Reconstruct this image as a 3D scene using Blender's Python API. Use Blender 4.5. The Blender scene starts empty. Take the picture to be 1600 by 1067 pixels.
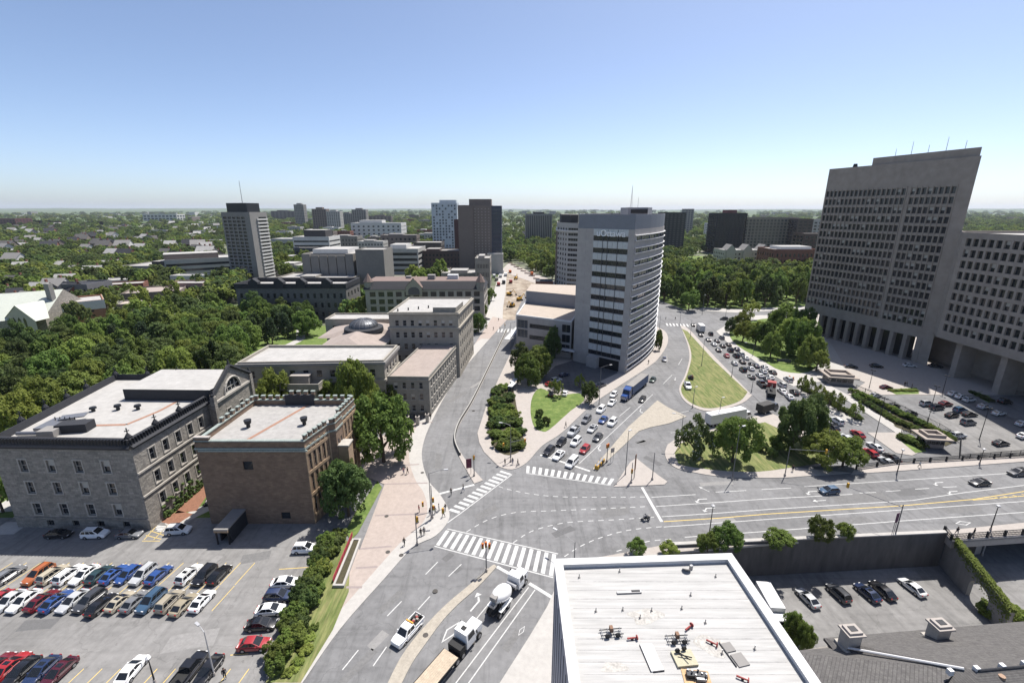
import bpy, bmesh, math, random
from mathutils import Vector, Matrix, noise
from mathutils.geometry import tessellate_polygon
random.seed(7)
R = math.radians
S = bpy.context.scene
C = S.collection
# ------------------------------------------------------------------ camera, sky, sun, exposure
H = 60.0                      # eye height above the street, metres
PITCH = R(16.0)
FPX = 715.0                   # focal length in photo pixels (photo 1600 px wide)
cam = bpy.data.cameras.new('camera'); cam.sensor_width = 36; cam.lens = 36 * FPX / 1600
cam.clip_start = 0.5; cam.clip_end = 60000
co = bpy.data.objects.new('camera', cam); C.objects.link(co)
co.location = (0, 0, H); co.rotation_euler = (R(90) - PITCH, 0, 0); S.camera = co
SUN_EL = R(64); SUN_AZ = math.atan2(0.64, 0.77)
W = bpy.data.worlds.new('World'); S.world = W; W.use_nodes = True
nt = W.node_tree; bg = nt.nodes['Background']
sk = nt.nodes.new('ShaderNodeTexSky'); sk.sky_type = 'NISHITA'; sk.sun_disc = False
sk.sun_elevation = SUN_EL; sk.sun_rotation = SUN_AZ; sk.altitude = 100
sk.air_density = 0.6; sk.dust_density = 1.2; sk.ozone_density = 1.0
nt.links.new(sk.outputs[0], bg.inputs[0]); bg.inputs[1].default_value = 0.122
sd = bpy.data.lights.new('sun', 'SUN'); sd.energy = 5.0; sd.angle = R(0.5); sd.color = (1, 0.955, 0.89)
so = bpy.data.objects.new('sun', sd); C.objects.link(so)
sv = Vector((math.sin(SUN_AZ) * math.cos(SUN_EL), math.cos(SUN_AZ) * math.cos(SUN_EL), math.sin(SUN_EL)))
so.rotation_euler = (-sv).to_track_quat('-Z', 'Y').to_euler(); so.location = (0, 0, 300)
S.view_settings.view_transform = 'Standard'; S.view_settings.look = 'None'
S.view_settings.gamma = 1; S.view_settings.exposure = 0.65; S.view_settings.use_curve_mapping = False
S.cycles.max_bounces = 6; S.cycles.diffuse_bounces = 3; S.cycles.glossy_bounces = 2; S.cycles.transmission_bounces = 2
S.cycles.volume_bounces = 0; S.cycles.sample_clamp_indirect = 4

# ------------------------------------------------------------------ survey: photo bearings to ground points
CP, SP = math.cos(PITCH), math.sin(PITCH)
ZL = -7.5                     # level of the street below the bridge
def ramp(y):
    return ZL * min(1, max(0, (200 - y) / 102.0))
def G(px, py, z=0.0):
    u = (px - 800) / FPX; v = (py - 533.5) / FPX
    t = (z - H) / -(v * CP + SP)
    return Vector((u * t, (CP - v * SP) * t))
def GR(px, py):               # on the sloping approach
    z = 0.0
    for _ in range(25): z = ramp(G(px, py, z).y)
    return G(px, py, z)
def HT(bx, by, ty, z=0.0):    # height of an upright standing at (bx,by) whose top is seen at row ty
    y = G(bx, by, z).y; v = (ty - 533.5) / FPX
    return H - y * (SP + v * CP) / (CP - v * SP) - z
def V3(p, z): return Vector((p[0], p[1], z))

# ------------------------------------------------------------------ materials
MATS = {}
def mat(name, col, rough=0.85, var=0.0, scale=1.0, bump=0.0, bscale=None, metal=0.0, spec=0.3, detail=6, col2=None,
        brick=None, objcol=False, tint=0.0, emis=None, trans=0.0, coat=0.0, stretch=None):
    if name in MATS: return MATS[name]
    m = bpy.data.materials.new(name); m.use_nodes = True; N = m.node_tree.nodes; K = m.node_tree.links
    b = N['Principled BSDF']; b.inputs['Roughness'].default_value = rough; b.inputs['Metallic'].default_value = metal
    b.inputs['Specular IOR Level'].default_value = spec; b.inputs['Coat Weight'].default_value = coat
    geo = N.new('ShaderNodeNewGeometry'); pos = geo.outputs['Position']
    if stretch:
        vm = N.new('ShaderNodeVectorMath'); vm.operation = 'MULTIPLY'; vm.inputs[1].default_value = stretch
        K.new(pos, vm.inputs[0]); pos = vm.outputs[0]
    src = None
    if objcol:
        oi = N.new('ShaderNodeObjectInfo'); src = oi.outputs['Color']
    else:
        rgb = N.new('ShaderNodeRGB'); rgb.outputs[0].default_value = (*col, 1); src = rgb.outputs[0]
    if brick:
        bw, bh, mortar, c2 = brick
        sx = N.new('ShaderNodeSeparateXYZ'); K.new(geo.outputs['Position'], sx.inputs[0])
        ad = N.new('ShaderNodeMath'); K.new(sx.outputs[0], ad.inputs[0]); K.new(sx.outputs[1], ad.inputs[1])
        cb = N.new('ShaderNodeCombineXYZ'); K.new(ad.outputs[0], cb.inputs[0]); K.new(sx.outputs[2], cb.inputs[1])
        bt = N.new('ShaderNodeTexBrick'); K.new(cb.outputs[0], bt.inputs['Vector'])
        bt.inputs['Color1'].default_value = (*col, 1); bt.inputs['Color2'].default_value = (*c2, 1)
        bt.inputs['Mortar'].default_value = (*mortar, 1); bt.inputs['Scale'].default_value = 1
        bt.inputs['Brick Width'].default_value = bw; bt.inputs['Row Height'].default_value = bh
        bt.inputs['Mortar Size'].default_value = 0.012; src = bt.outputs['Color']
    if var or col2:
        nz = N.new('ShaderNodeTexNoise'); nz.inputs['Scale'].default_value = scale; nz.inputs['Detail'].default_value = detail
        nz.inputs['Roughness'].default_value = 0.65
        K.new(pos, nz.inputs['Vector'])
        mx = N.new('ShaderNodeMix'); mx.data_type = 'RGBA'
        if col2:
            cr = N.new('ShaderNodeMapRange'); cr.inputs[1].default_value = 0.38; cr.inputs[2].default_value = 0.62
            K.new(nz.outputs[0], cr.inputs[0]); K.new(cr.outputs[0], mx.inputs[0])
            K.new(src, mx.inputs[6]); mx.inputs[7].default_value = (*col2, 1); src = mx.outputs[2]
        if var:
            nz2 = N.new('ShaderNodeTexNoise'); nz2.inputs['Scale'].default_value = scale * 3.1; nz2.inputs['Detail'].default_value = detail
            K.new(pos, nz2.inputs['Vector'])
            av = N.new('ShaderNodeMath'); K.new(nz.outputs[0], av.inputs[0]); K.new(nz2.outputs[0], av.inputs[1])
            mr = N.new('ShaderNodeMapRange'); mr.inputs[1].default_value = 0.65; mr.inputs[2].default_value = 1.35
            mr.inputs[3].default_value = 1 - var; mr.inputs[4].default_value = 1 + var
            K.new(av.outputs[0], mr.inputs[0])
            hm = N.new('ShaderNodeVectorMath'); hm.operation = 'SCALE'
            K.new(src, hm.inputs[0]); K.new(mr.outputs[0], hm.inputs['Scale']); src = hm.outputs[0]
    if tint:
        oi = N.new('ShaderNodeObjectInfo'); hs = N.new('ShaderNodeHueSaturation')
        a = N.new('ShaderNodeMapRange'); a.inputs[3].default_value = 0.5 - 0.018 * tint; a.inputs[4].default_value = 0.5 + 0.025 * tint
        c = N.new('ShaderNodeMapRange'); c.inputs[3].default_value = 1 - 0.25 * tint; c.inputs[4].default_value = 1 + 0.38 * tint
        w = N.new('ShaderNodeMath'); w.operation = 'MULTIPLY'; w.inputs[1].default_value = 7.31
        f = N.new('ShaderNodeMath'); f.operation = 'FRACT'
        K.new(oi.outputs['Random'], a.inputs[0]); K.new(oi.outputs['Random'], w.inputs[0]); K.new(w.outputs[0], f.inputs[0]); K.new(f.outputs[0], c.inputs[0])
        K.new(a.outputs[0], hs.inputs['Hue']); K.new(c.outputs[0], hs.inputs['Value']); K.new(src, hs.inputs['Color']); src = hs.outputs[0]
    K.new(src, b.inputs['Base Color'])
    if bump:
        bn = N.new('ShaderNodeTexNoise'); bn.inputs['Scale'].default_value = bscale or scale * 6; bn.inputs['Detail'].default_value = 4
        K.new(pos, bn.inputs['Vector'])
        bp = N.new('ShaderNodeBump'); bp.inputs['Strength'].default_value = bump; bp.inputs['Distance'].default_value = 0.1
        K.new(bn.outputs[0], bp.inputs['Height']); K.new(bp.outputs[0], b.inputs['Normal'])
    if trans:
        tr = N.new('ShaderNodeBsdfTranslucent'); ms = N.new('ShaderNodeMixShader'); ms.inputs[0].default_value = trans
        K.new(src, tr.inputs[0]); K.new(b.outputs[0], ms.inputs[1]); K.new(tr.outputs[0], ms.inputs[2])
        K.new(ms.outputs[0], N['Material Output'].inputs[0])
    if emis:
        b.inputs['Emission Color'].default_value = (*col, 1); b.inputs['Emission Strength'].default_value = emis
    MATS[name] = m
    return m
def road_mat(name, col):
    m = mat(name, col, 0.9, var=0.16, scale=0.35, bump=0.15, bscale=30)
    N = m.node_tree.nodes; K = m.node_tree.links; b = N['Principled BSDF']
    src = b.inputs['Base Color'].links[0].from_socket
    geo = N.new('ShaderNodeNewGeometry')
    def layer(scale, lo, hi, f, vec=None, rot=0):
        nonlocal src
        mp = N.new('ShaderNodeMapping'); mp.inputs['Scale'].default_value = vec or (1, 1, 1); mp.inputs['Rotation'].default_value = (0, 0, rot)
        K.new(geo.outputs['Position'], mp.inputs[0])
        n = N.new('ShaderNodeTexNoise'); n.inputs['Scale'].default_value = scale; n.inputs['Detail'].default_value = 5; n.inputs['Roughness'].default_value = 0.7
        K.new(mp.outputs[0], n.inputs['Vector'])
        mr = N.new('ShaderNodeMapRange'); mr.inputs[1].default_value = lo; mr.inputs[2].default_value = hi; mr.inputs[3].default_value = 1; mr.inputs[4].default_value = f
        K.new(n.outputs[0], mr.inputs[0])
        s = N.new('ShaderNodeVectorMath'); s.operation = 'SCALE'; K.new(src, s.inputs[0]); K.new(mr.outputs[0], s.inputs['Scale']); src = s.outputs[0]
    layer(0.06, 0.45, 0.60, 0.82)                       # resurfaced areas
    layer(0.55, 0.50, 0.72, 0.72, (1, 0.06, 1), R(28)); layer(0.5, 0.52, 0.74, 0.76, (0.05, 1, 1), R(-6))   # oil and tyre streaks
    layer(1.2, 0.62, 0.70, 0.72)                        # drips and patches
    # sealed cracks
    vo = N.new('ShaderNodeTexVoronoi'); vo.feature = 'DISTANCE_TO_EDGE'; vo.inputs['Scale'].default_value = 0.11
    nn = N.new('ShaderNodeTexNoise'); nn.inputs['Scale'].default_value = 0.5
    vm = N.new('ShaderNodeVectorMath'); vm.operation = 'MULTIPLY_ADD'; vm.inputs[1].default_value = (3, 3, 3)
    K.new(geo.outputs['Position'], nn.inputs['Vector']); K.new(nn.outputs['Color'], vm.inputs[0]); K.new(geo.outputs['Position'], vm.inputs[2])
    K.new(vm.outputs[0], vo.inputs['Vector'])
    mr = N.new('ShaderNodeMapRange'); mr.inputs[1].default_value = 0.004; mr.inputs[2].default_value = 0.010; mr.inputs[3].default_value = 0.86; mr.inputs[4].default_value = 1
    K.new(vo.outputs[0], mr.inputs[0])
    s = N.new('ShaderNodeVectorMath'); s.operation = 'SCALE'; K.new(src, s.inputs[0]); K.new(mr.outputs[0], s.inputs['Scale'])
    K.new(s.outputs[0], b.inputs['Base Color'])
    return m
M_ASPH = road_mat('asphalt', (0.175, 0.174, 0.176))
M_ASPHL = road_mat('asphalt_pale', (0.205, 0.20, 0.195))
M_ASPHD = road_mat('asphalt_dark', (0.11, 0.11, 0.115))
M_CONC = mat('concrete_paving', (0.33, 0.30, 0.275), 0.9, var=0.10, scale=0.5, bump=0.1)
M_CONCW = mat('concrete_pale', (0.36, 0.345, 0.325), 0.9, var=0.10, scale=0.5, bump=0.1)
M_PINK = mat('pink_paving', (0.325, 0.275, 0.245), 0.9, var=0.12, scale=0.5, bump=0.1)
M_BAND = mat('paving_band', (0.25, 0.21, 0.20), 0.9, var=0.1, scale=1)
M_TAN = mat('tan_paving', (0.315, 0.285, 0.24), 0.9, var=0.2, scale=1)
M_KERB = mat('kerb_concrete', (0.33, 0.32, 0.30), 0.9, var=0.15, scale=1)
M_GRASS = mat('grass', (0.085, 0.135, 0.030), 0.95, var=0.25, scale=0.4, bump=0.6, bscale=8, col2=(0.125, 0.165, 0.045))
M_GRASSD = mat('dry_grass', (0.105, 0.14, 0.04), 0.95, var=0.38, scale=0.9, bump=0.8, bscale=8, col2=(0.17, 0.165, 0.07), stretch=(1.3, 0.16, 1))
M_SOIL = mat('soil', (0.065, 0.058, 0.035), 1, var=0.4, scale=2, bump=0.8)
M_DIRT = mat('dirt', (0.27, 0.22, 0.165), 1, var=0.25, scale=0.3, bump=0.5)
M_WHITE = mat('road_paint', (0.50, 0.50, 0.49), 0.8, var=0.28, scale=1.2, col2=(0.40, 0.40, 0.39))
M_YEL = mat('yellow_paint', (0.58, 0.42, 0.12), 0.8, var=0.15, scale=1.5)
M_TERR = mat('suburb_ground', (0.075, 0.10, 0.04), 1, var=0.3, scale=0.02, col2=(0.16, 0.155, 0.13))
M_ROOFW = mat('white_membrane', (0.335, 0.325, 0.31), 0.8, var=0.16, scale=0.25, bump=0.15)
M_ROOFG = mat('grey_gravel_roof', (0.33, 0.32, 0.305), 0.95, var=0.2, scale=0.3, bump=0.3, col2=(0.27, 0.26, 0.25))
M_ROOFB = mat('brown_gravel_roof', (0.285, 0.24, 0.215), 0.95, var=0.14, scale=0.3, bump=0.3)
M_DARK = mat('dark_metal', (0.025, 0.026, 0.03), 0.5, metal=0.3)
M_GREYM = mat('grey_metal', (0.25, 0.25, 0.26), 0.45, metal=0.7)
M_GLASS = mat('window_glass', (0.018, 0.022, 0.028), 0.08, spec=0.6)
M_GLASSB = mat('blue_glass', (0.03, 0.045, 0.07), 0.06, spec=0.8)
M_FRAME = mat('window_frame', (0.42, 0.40, 0.37), 0.7)
M_FRAMED = mat('dark_frame', (0.06, 0.06, 0.065), 0.6)
M_BLIND = mat('window_blind', (0.40, 0.39, 0.36), 0.8)
M_TRUNK = mat('bark', (0.10, 0.075, 0.055), 0.95, var=0.3, scale=3)
def leaf(name, col, tint=1.0): return mat(name, col, 0.75, var=0.25, scale=0.8, tint=tint, trans=0.42, spec=0.25)
L_MID = leaf('leaf_mid', (0.128, 0.175, 0.040)); L_LIGHT = leaf('leaf_light', (0.178, 0.222, 0.048))
L_DARK = leaf('leaf_dark', (0.086, 0.118, 0.036)); L_PINE = leaf('needle', (0.05, 0.075, 0.034)); L_RED = leaf('leaf_red', (0.12, 0.06, 0.04))
L_FAR = leaf('leaf_far', (0.120, 0.162, 0.046)); L_FLOW = mat('white_flower', (0.6, 0.6, 0.5), 0.8)

# ------------------------------------------------------------------ mesh helpers
class MB:
    def __init__(s): s.v = []; s.f = []; s.m = []; s.mats = []
    def mi(s, m):
        if m not in s.mats: s.mats.append(m)
        return s.mats.index(m)
    def face(s, pts, m):
        n = len(s.v); s.v += [tuple(p) for p in pts]; s.f.append(tuple(range(n, n + len(pts)))); s.m.append(s.mi(m))
    def mesh(s, vs, fs, m):
        n = len(s.v); s.v += [tuple(p) for p in vs]; i = s.mi(m)
        for f in fs: s.f.append(tuple(a + n for a in f)); s.m.append(i)
    def box(s, c, d, m, rz=0.0, M=None):
        x, y, z = d[0] / 2, d[1] / 2, d[2] / 2
        q = Matrix.Translation(Vector(c)) @ Matrix.Rotation(rz, 4, 'Z') if M is None else M @ Matrix.Translation(Vector(c))
        vs = [q @ Vector(p) for p in ((-x, -y, -z), (x, -y, -z), (x, y, -z), (-x, y, -z), (-x, -y, z), (x, -y, z), (x, y, z), (-x, y, z))]
        s.mesh(vs, [(0, 3, 2, 1), (4, 5, 6, 7), (0, 1, 5, 4), (1, 2, 6, 5), (2, 3, 7, 6), (3, 0, 4, 7)], m)
    def tube(s, a, b, r0, r1, m, n=8, cap=True):
        a, b = Vector(a), Vector(b); d = (b - a).normalized(); u = d.orthogonal().normalized(); w = d.cross(u)
        k = len(s.v); i = s.mi(m)
        for p, r in ((a, r0), (b, r1)):
            for j in range(n):
                t = 2 * math.pi * j / n; s.v.append(tuple(p + u * r * math.cos(t) + w * r * math.sin(t)))
        for j in range(n):
            s.f.append((k + j, k + (j + 1) % n, k + n + (j + 1) % n, k + n + j)); s.m.append(i)
        if cap:
            s.f.append(tuple(k + j for j in reversed(range(n)))); s.m.append(i)
            s.f.append(tuple(k + n + j for j in range(n))); s.m.append(i)
    def prism(s, pts, z0, z1, m, side=None, top=True, bot=False):
        pts = [Vector((p[0], p[1])) for p in pts]
        if area(pts) < 0: pts = pts[::-1]
        f0 = [z0(p) if callable(z0) else z0 for p in pts]; f1 = [z1(p) if callable(z1) else z1 for p in pts]
        T = tessellate_polygon([[V3(p, 0) for p in pts]])
        vt = [V3(p, z) for p, z in zip(pts, f1)]
        if top: s.mesh(vt, [orient(t, pts) for t in T], m)
        n = len(pts)
        for i in range(n):
            j = (i + 1) % n
            s.face([V3(pts[i], f0[i]), V3(pts[j], f0[j]), vt[j], vt[i]], side or m)
    def build(s, name, parent=None, loc=(0, 0, 0), smooth=False, sharp=None):
        me = bpy.data.meshes.new(name); me.from_pydata(s.v, [], s.f)
        for m in s.mats: me.materials.append(m)
        me.polygons.foreach_set('material_index', s.m)
        if smooth:
            me.polygons.foreach_set('use_smooth', [True] * len(s.f))
        me.update()
        if smooth: me.set_sharp_from_angle(angle=R(sharp or 40))
        return link(name, me, parent, loc)
def area(p): return 0.5 * sum(p[i][0] * p[(i + 1) % len(p)][1] - p[(i + 1) % len(p)][0] * p[i][1] for i in range(len(p)))
def orient(t, pts):
    a, b, c = (pts[i] for i in t)
    return t if (b.x - a.x) * (c.y - a.y) - (b.y - a.y) * (c.x - a.x) > 0 else t[::-1]
def link(name, data, parent=None, loc=(0, 0, 0), rz=0.0):
    o = bpy.data.objects.new(name, data); C.objects.link(o); o.location = loc; o.rotation_euler = (0, 0, rz)
    if parent: o.parent = parent
    return o
def empty(name, loc, rz=0.0):
    return link(name, None, None, loc, rz)
def tag(o, label=None, cat=None, group=None, kind=None):
    if label: o['label'] = label
    if cat: o['category'] = cat
    if group: o['group'] = group
    if kind: o['kind'] = kind
    return o
KIDS = {}
def copy_tree(o, parent=None):
    c = o.copy(); C.objects.link(c)
    if parent: c.parent = parent
    for k in list(o.children): copy_tree(k, c)
    return c
def smooth(pts, n=6, closed=False):
    P = [Vector(p) for p in pts]; out = []; m = len(P)
    for i in range(m if closed else m - 1):
        g = lambda k: P[k % m] if closed else P[max(0, min(m - 1, k))]
        a, b, c, d = g(i - 1), g(i), g(i + 1), g(i + 2)
        for j in range(n):
            t = j / n
            out.append(0.5 * ((2 * b) + (c - a) * t + (2 * a - 5 * b + 4 * c - d) * t * t + (3 * b - a - 3 * c + d) * t ** 3))
    if not closed: out.append(P[-1])
    return out
def offset(pts, d):
    n = len(pts); out = []
    for i in range(n):
        a, b, c = Vector(pts[i - 1]), Vector(pts[i]), Vector(pts[(i + 1) % n])
        e1 = (b - a).normalized(); e2 = (c - b).normalized(); n1 = Vector((e1.y, -e1.x)); n2 = Vector((e2.y, -e2.x))
        k = (n1 + n2); k = k / max(0.3, k.dot(n1)); out.append(b + k * d)
    return out
ORD = ['first', 'second', 'third', 'fourth', 'fifth', 'sixth', 'seventh', 'eighth', 'ninth', 'tenth', 'eleventh', 'twelfth', 'thirteenth', 'fourteenth', 'fifteenth', 'sixteenth', 'seventeenth', 'eighteenth', 'nineteenth', 'twentieth']
# ------------------------------------------------------------------ ground, roads, pavements
def ramp(y):
    return ZL * min(1, max(0, (142 - y) / 72.0))
def PX(*p): return [G(a, b) for a, b in p]
A0 = G(1176, 618)
EDGE = [A0, GR(1204, 652), GR(1262, 686), Vector((67.5, 98.5))]          # left side of the cutting
WALLC = Vector((83.5, 74.8)); WALLL = Vector((27.5, 71.3))
RPOLY = [A0] + EDGE[1:] + [WALLC, WALLL, Vector((27.5, 8)), Vector((600, 8)), Vector((600, A0.y))]
def inR(p):
    c = False; n = len(RPOLY)
    for i in range(n):
        a, b = RPOLY[i], RPOLY[i - 1]
        if (a.y > p.y) != (b.y > p.y) and p.x < (b.x - a.x) * (p.y - a.y) / (b.y - a.y) + a.x: c = not c
    return c
def HZ(p): return ramp(p.y) if inR(p) else 0.0
def sheet(name, pts, dz, m, rp=False):
    b = MB(); z = (lambda p: ramp(p.y) + dz) if rp else dz
    pts = [Vector((p[0], p[1])) for p in pts]
    if area(pts) < 0: pts = pts[::-1]
    T = tessellate_polygon([[V3(p, 0) for p in pts]])
    b.mesh([V3(p, z(p) if rp else z) for p in pts], [orient(t, pts) for t in T], m)
    return tag(b.build(name), kind='structure')
def slab(name, pts, top, m, rp=False, side=M_KERB, kind='structure'):
    b = MB()
    if rp: b.prism(pts, lambda p: ramp(p.y) - 0.3, lambda p: ramp(p.y) + top, m, side)
    else: b.prism(pts, -0.3, top, m, side)
    return tag(b.build(name), kind=kind)
# the land: one sheet to the horizon with the cutting left open, gently rolling far off
BIG = 26000.0
outer = [Vector((BIG * math.cos(t), BIG * math.sin(t))) for t in [2 * math.pi * i / 64 for i in range(64)]]
rp = RPOLY[::-1] if area(RPOLY) > 0 else RPOLY
allp = outer + rp
T = tessellate_polygon([[V3(p, 0) for p in outer], [V3(p, 0) for p in rp]])
b = MB(); b.mesh([V3(p, 0) for p in allp], [orient(t, allp) for t in T], M_TERR)
tag(b.build('ground'), kind='structure')
# floor of the cutting
b = MB()
def leftx(y):
    E = EDGE + [WALLC]
    for i in range(len(E) - 1):
        if E[i].y >= y >= E[i + 1].y: return E[i].x + (E[i + 1].x - E[i].x) * (E[i].y - y) / max(1e-6, E[i].y - E[i + 1].y)
    return E[-1].x
ys = [A0.y] + [x for x in range(142, 74, -3)] + [WALLC.y]
for a, c in zip(ys[:-1], ys[1:]):
    b.face([(leftx(c), c, ramp(c)), (600, c, ramp(c)), (600, a, ramp(a)), (leftx(a), a, ramp(a))], M_ASPH)
b.face([(27.5, 8, ramp(8)), (600, 8, ramp(8)), (600, 70, ramp(70)), (27.5, 70, ramp(70))], M_ASPHL)
b.face([(27.5, 70, ramp(70)), (600, 70, ramp(70)), (600, WALLC.y, ramp(WALLC.y)), (27.5, WALLC.y, ramp(WALLC.y))], M_ASPHL)
tag(b.build('road'), kind='structure')
# main carriageways
sheet('road', [(-40, 25), (6, 25), (9, 66), (27.5, 71.4), (83.3, 74.9), (300, 103), (300, 119), (124, 101.5), (67.5, 98.6)] +
      [tuple(p) for p in EDGE[::-1][1:]] + [(200, A0.y), (240, 330), (0, 345), (-26, 345), (-45, 150)], 0.010, M_ASPH)
# campus lawn and left parking lot
sheet('lawn', [(-330, 79), (-40, 79), (-34, 100), (-30, 128), (-22, 200), (-22, 240), (-330, 240)], 0.006, M_GRASS)
LOT = [(-170, 20), (-36, 20)] + PX((400, 1067), (455, 960), (495, 885), (520, 835), (505, 818)) + [(-38, 79.5), (-170, 79.5)]
sheet('parking_lot', LOT, 0.016, M_ASPHL)
# campus plaza and pavement on the left
KL = smooth([(792, 500), (754, 542), (709, 597), (675, 658), (661, 695), (660, 722), (670, 752), (687, 772), (701, 797), (700, 815), (680, 838), (645, 856), (600, 905), (530, 985), (473, 1067), (420, 1150)], 4)
IN = [(330, 1150), (425, 1067), (520, 925), (548, 845), (562, 860), (601, 757), (560, 740), (560, 700), (640, 660), (660, 640), (672, 645), (730, 556), (770, 495)]
slab('pavement', PX(*[(p.x, p.y) for p in KL]) + PX(*IN), 0.13, M_PINK)
KB = smooth([(765, 530), (754, 542), (709, 597), (675, 658), (661, 695), (660, 722), (670, 752), (687, 772), (701, 797), (700, 815), (680, 838), (645, 856), (600, 905), (530, 985), (473, 1067)], 4)
KI = smooth([(752, 530), (738, 542), (692, 597), (656, 658), (641, 690), (640, 722), (650, 752), (662, 770), (668, 795), (662, 815), (645, 832), (622, 852), (575, 905), (505, 985), (440, 1067)], 4)
b = MB(); a1 = PX(*[(p.x, p.y) for p in KB]); a2 = PX(*[(p.x, p.y) for p in KI])
for i in range(len(a1) - 1):
    b.face([V3(a1[i], 0.136), V3(a1[i + 1], 0.136), V3(a2[i + 1], 0.136), V3(a2[i], 0.136)][::-1], M_CONCW)
tag(b.build('pavement'), kind='structure')
def ribbon(bm, pts, w, m, z, dash=None, rp=False):
    P = [Vector((p[0], p[1])) for p in pts]
    cum = [0.0]
    for i in range(1, len(P)): cum.append(cum[-1] + (P[i] - P[i - 1]).length)
    def at(s):
        for i in range(1, len(P)):
            if s <= cum[i] or i == len(P) - 1:
                t = (s - cum[i - 1]) / max(1e-9, cum[i] - cum[i - 1]); d = (P[i] - P[i - 1]).normalized()
                return P[i - 1].lerp(P[i], t), Vector((-d.y, d.x))
    s = 0.0; on, off = dash or (1e9, 0)
    while s < cum[-1] - 0.05:
        e = min(s + on, cum[-1]); ss = [s] + [c for c in cum if s < c < e] + [e]
        for u, v in zip(ss[:-1], ss[1:]):
            (p, n), (q, k) = at(u + 1e-6), at(v)
            zz = (lambda q_: ramp(q_.y) + z) if rp else (lambda q_: z)
            bm.face([V3(p + n * w / 2, zz(p)), V3(p - n * w / 2, zz(p)), V3(q - k * w / 2, zz(q)), V3(q + k * w / 2, zz(q))], m)
        s = e + off
def marking(name, lines, w, m, z=0.018, dash=None, rp=False, px=True):
    b = MB()
    for l in lines: ribbon(b, [(GR(*p) if rp else G(*p)) if px else p for p in l], w, m, z, dash, rp)
    o = b.build(name); return tag(o, kind='structure')
# paving bands on the plaza
for pts in ([(563, 858), (612, 854)], [(556, 888), (590, 886)], [(541, 918), (566, 918)], [(601, 757), (668, 755)], [(612, 728), (655, 726)], [(586, 806), (664, 803)], [(646, 662), (676, 660)],
            ):
    marking('paving_band', [pts], 0.45, M_BAND, 0.141)
# block of the round-fronted tower
DES = smooth([(779, 729), (799, 734), (822, 724), (847, 697), (877, 677), (922, 635), (956, 611), (1011, 575), (1029, 560), (1043, 537), (1041, 520), (1027, 511)], 4)
DESL = [(1010, 500), (930, 490), (812, 515), (796, 556), (780, 590), (759, 637), (746, 677), (749, 692), (756, 706)]
slab('pavement', PX(*[(p.x, p.y) for p in DES]) + PX(*DESL), 0.13, M_CONC)
slab('lawn', PX(*smooth([(832, 620), (845, 607), (870, 618), (905, 615), (912, 627), (892, 642), (858, 672), (846, 674), (835, 668), (829, 645)], 3, True)), 0.16, M_GRASS)
sheet('forecourt', PX((848, 590), (868, 572), (900, 562), (950, 565), (965, 583), (905, 612), (870, 612), (848, 602)), 0.139, M_ASPHD)
slab('planting_bed', PX(*smooth([(770, 612), (798, 602), (808, 640), (817, 680), (818, 700), (796, 712), (774, 702), (764, 675), (763, 645)], 3, True)), 0.17, M_SOIL)
# median of the left street
MED = smooth([(790, 517), (760, 579), (735, 629), (715, 663), (709, 689), (717, 713), (741, 756)], 5)
MED2 = smooth([(755, 751), (727, 718), (712, 689), (718, 664), (738, 630), (763, 579), (792, 517)], 5)
slab('median', PX(*[(p.x, p.y) for p in MED]) + PX(*[(p.x, p.y) for p in MED2]), 0.15, M_CONC)
M_BARR = mat('shaded_barrier', (.085, .083, .08), .95, var=.25, scale=1)  # barrier sides coloured near-black for their shade, top kept pale as lit
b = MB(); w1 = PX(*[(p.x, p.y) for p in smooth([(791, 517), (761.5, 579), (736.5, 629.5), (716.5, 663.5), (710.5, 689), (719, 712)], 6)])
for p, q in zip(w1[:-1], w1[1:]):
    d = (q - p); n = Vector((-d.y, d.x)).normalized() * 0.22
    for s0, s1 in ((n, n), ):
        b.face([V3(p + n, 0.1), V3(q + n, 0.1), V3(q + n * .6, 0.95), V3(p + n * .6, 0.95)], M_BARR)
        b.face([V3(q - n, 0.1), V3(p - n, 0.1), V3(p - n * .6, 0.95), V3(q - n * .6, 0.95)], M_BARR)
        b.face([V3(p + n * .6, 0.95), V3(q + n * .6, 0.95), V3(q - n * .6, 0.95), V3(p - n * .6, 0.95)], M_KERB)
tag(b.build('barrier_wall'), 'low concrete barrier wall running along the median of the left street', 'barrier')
# lower-left street: tan median, right pavement
slab('median', PX(*smooth([(600, 1080), (622, 1035), (642, 1005), (670, 972), (700, 942), (730, 917), (765, 887), (773, 882.5)], 3)) + PX(*smooth([(776, 886), (747, 917), (715, 945), (690, 972), (665, 1006), (643, 1038), (622, 1080)], 3)), 0.15, M_TAN)
slab('pavement', [G(781, 1067), G(827, 995), G(855, 948), G(868, 918), G(880, 900), Vector((12, 67.5)), Vector((27.4, 71.2)), Vector((27.4, 25)), Vector((-11, 25)), Vector((-9, 33))], 0.13, M_CONCW)
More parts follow.
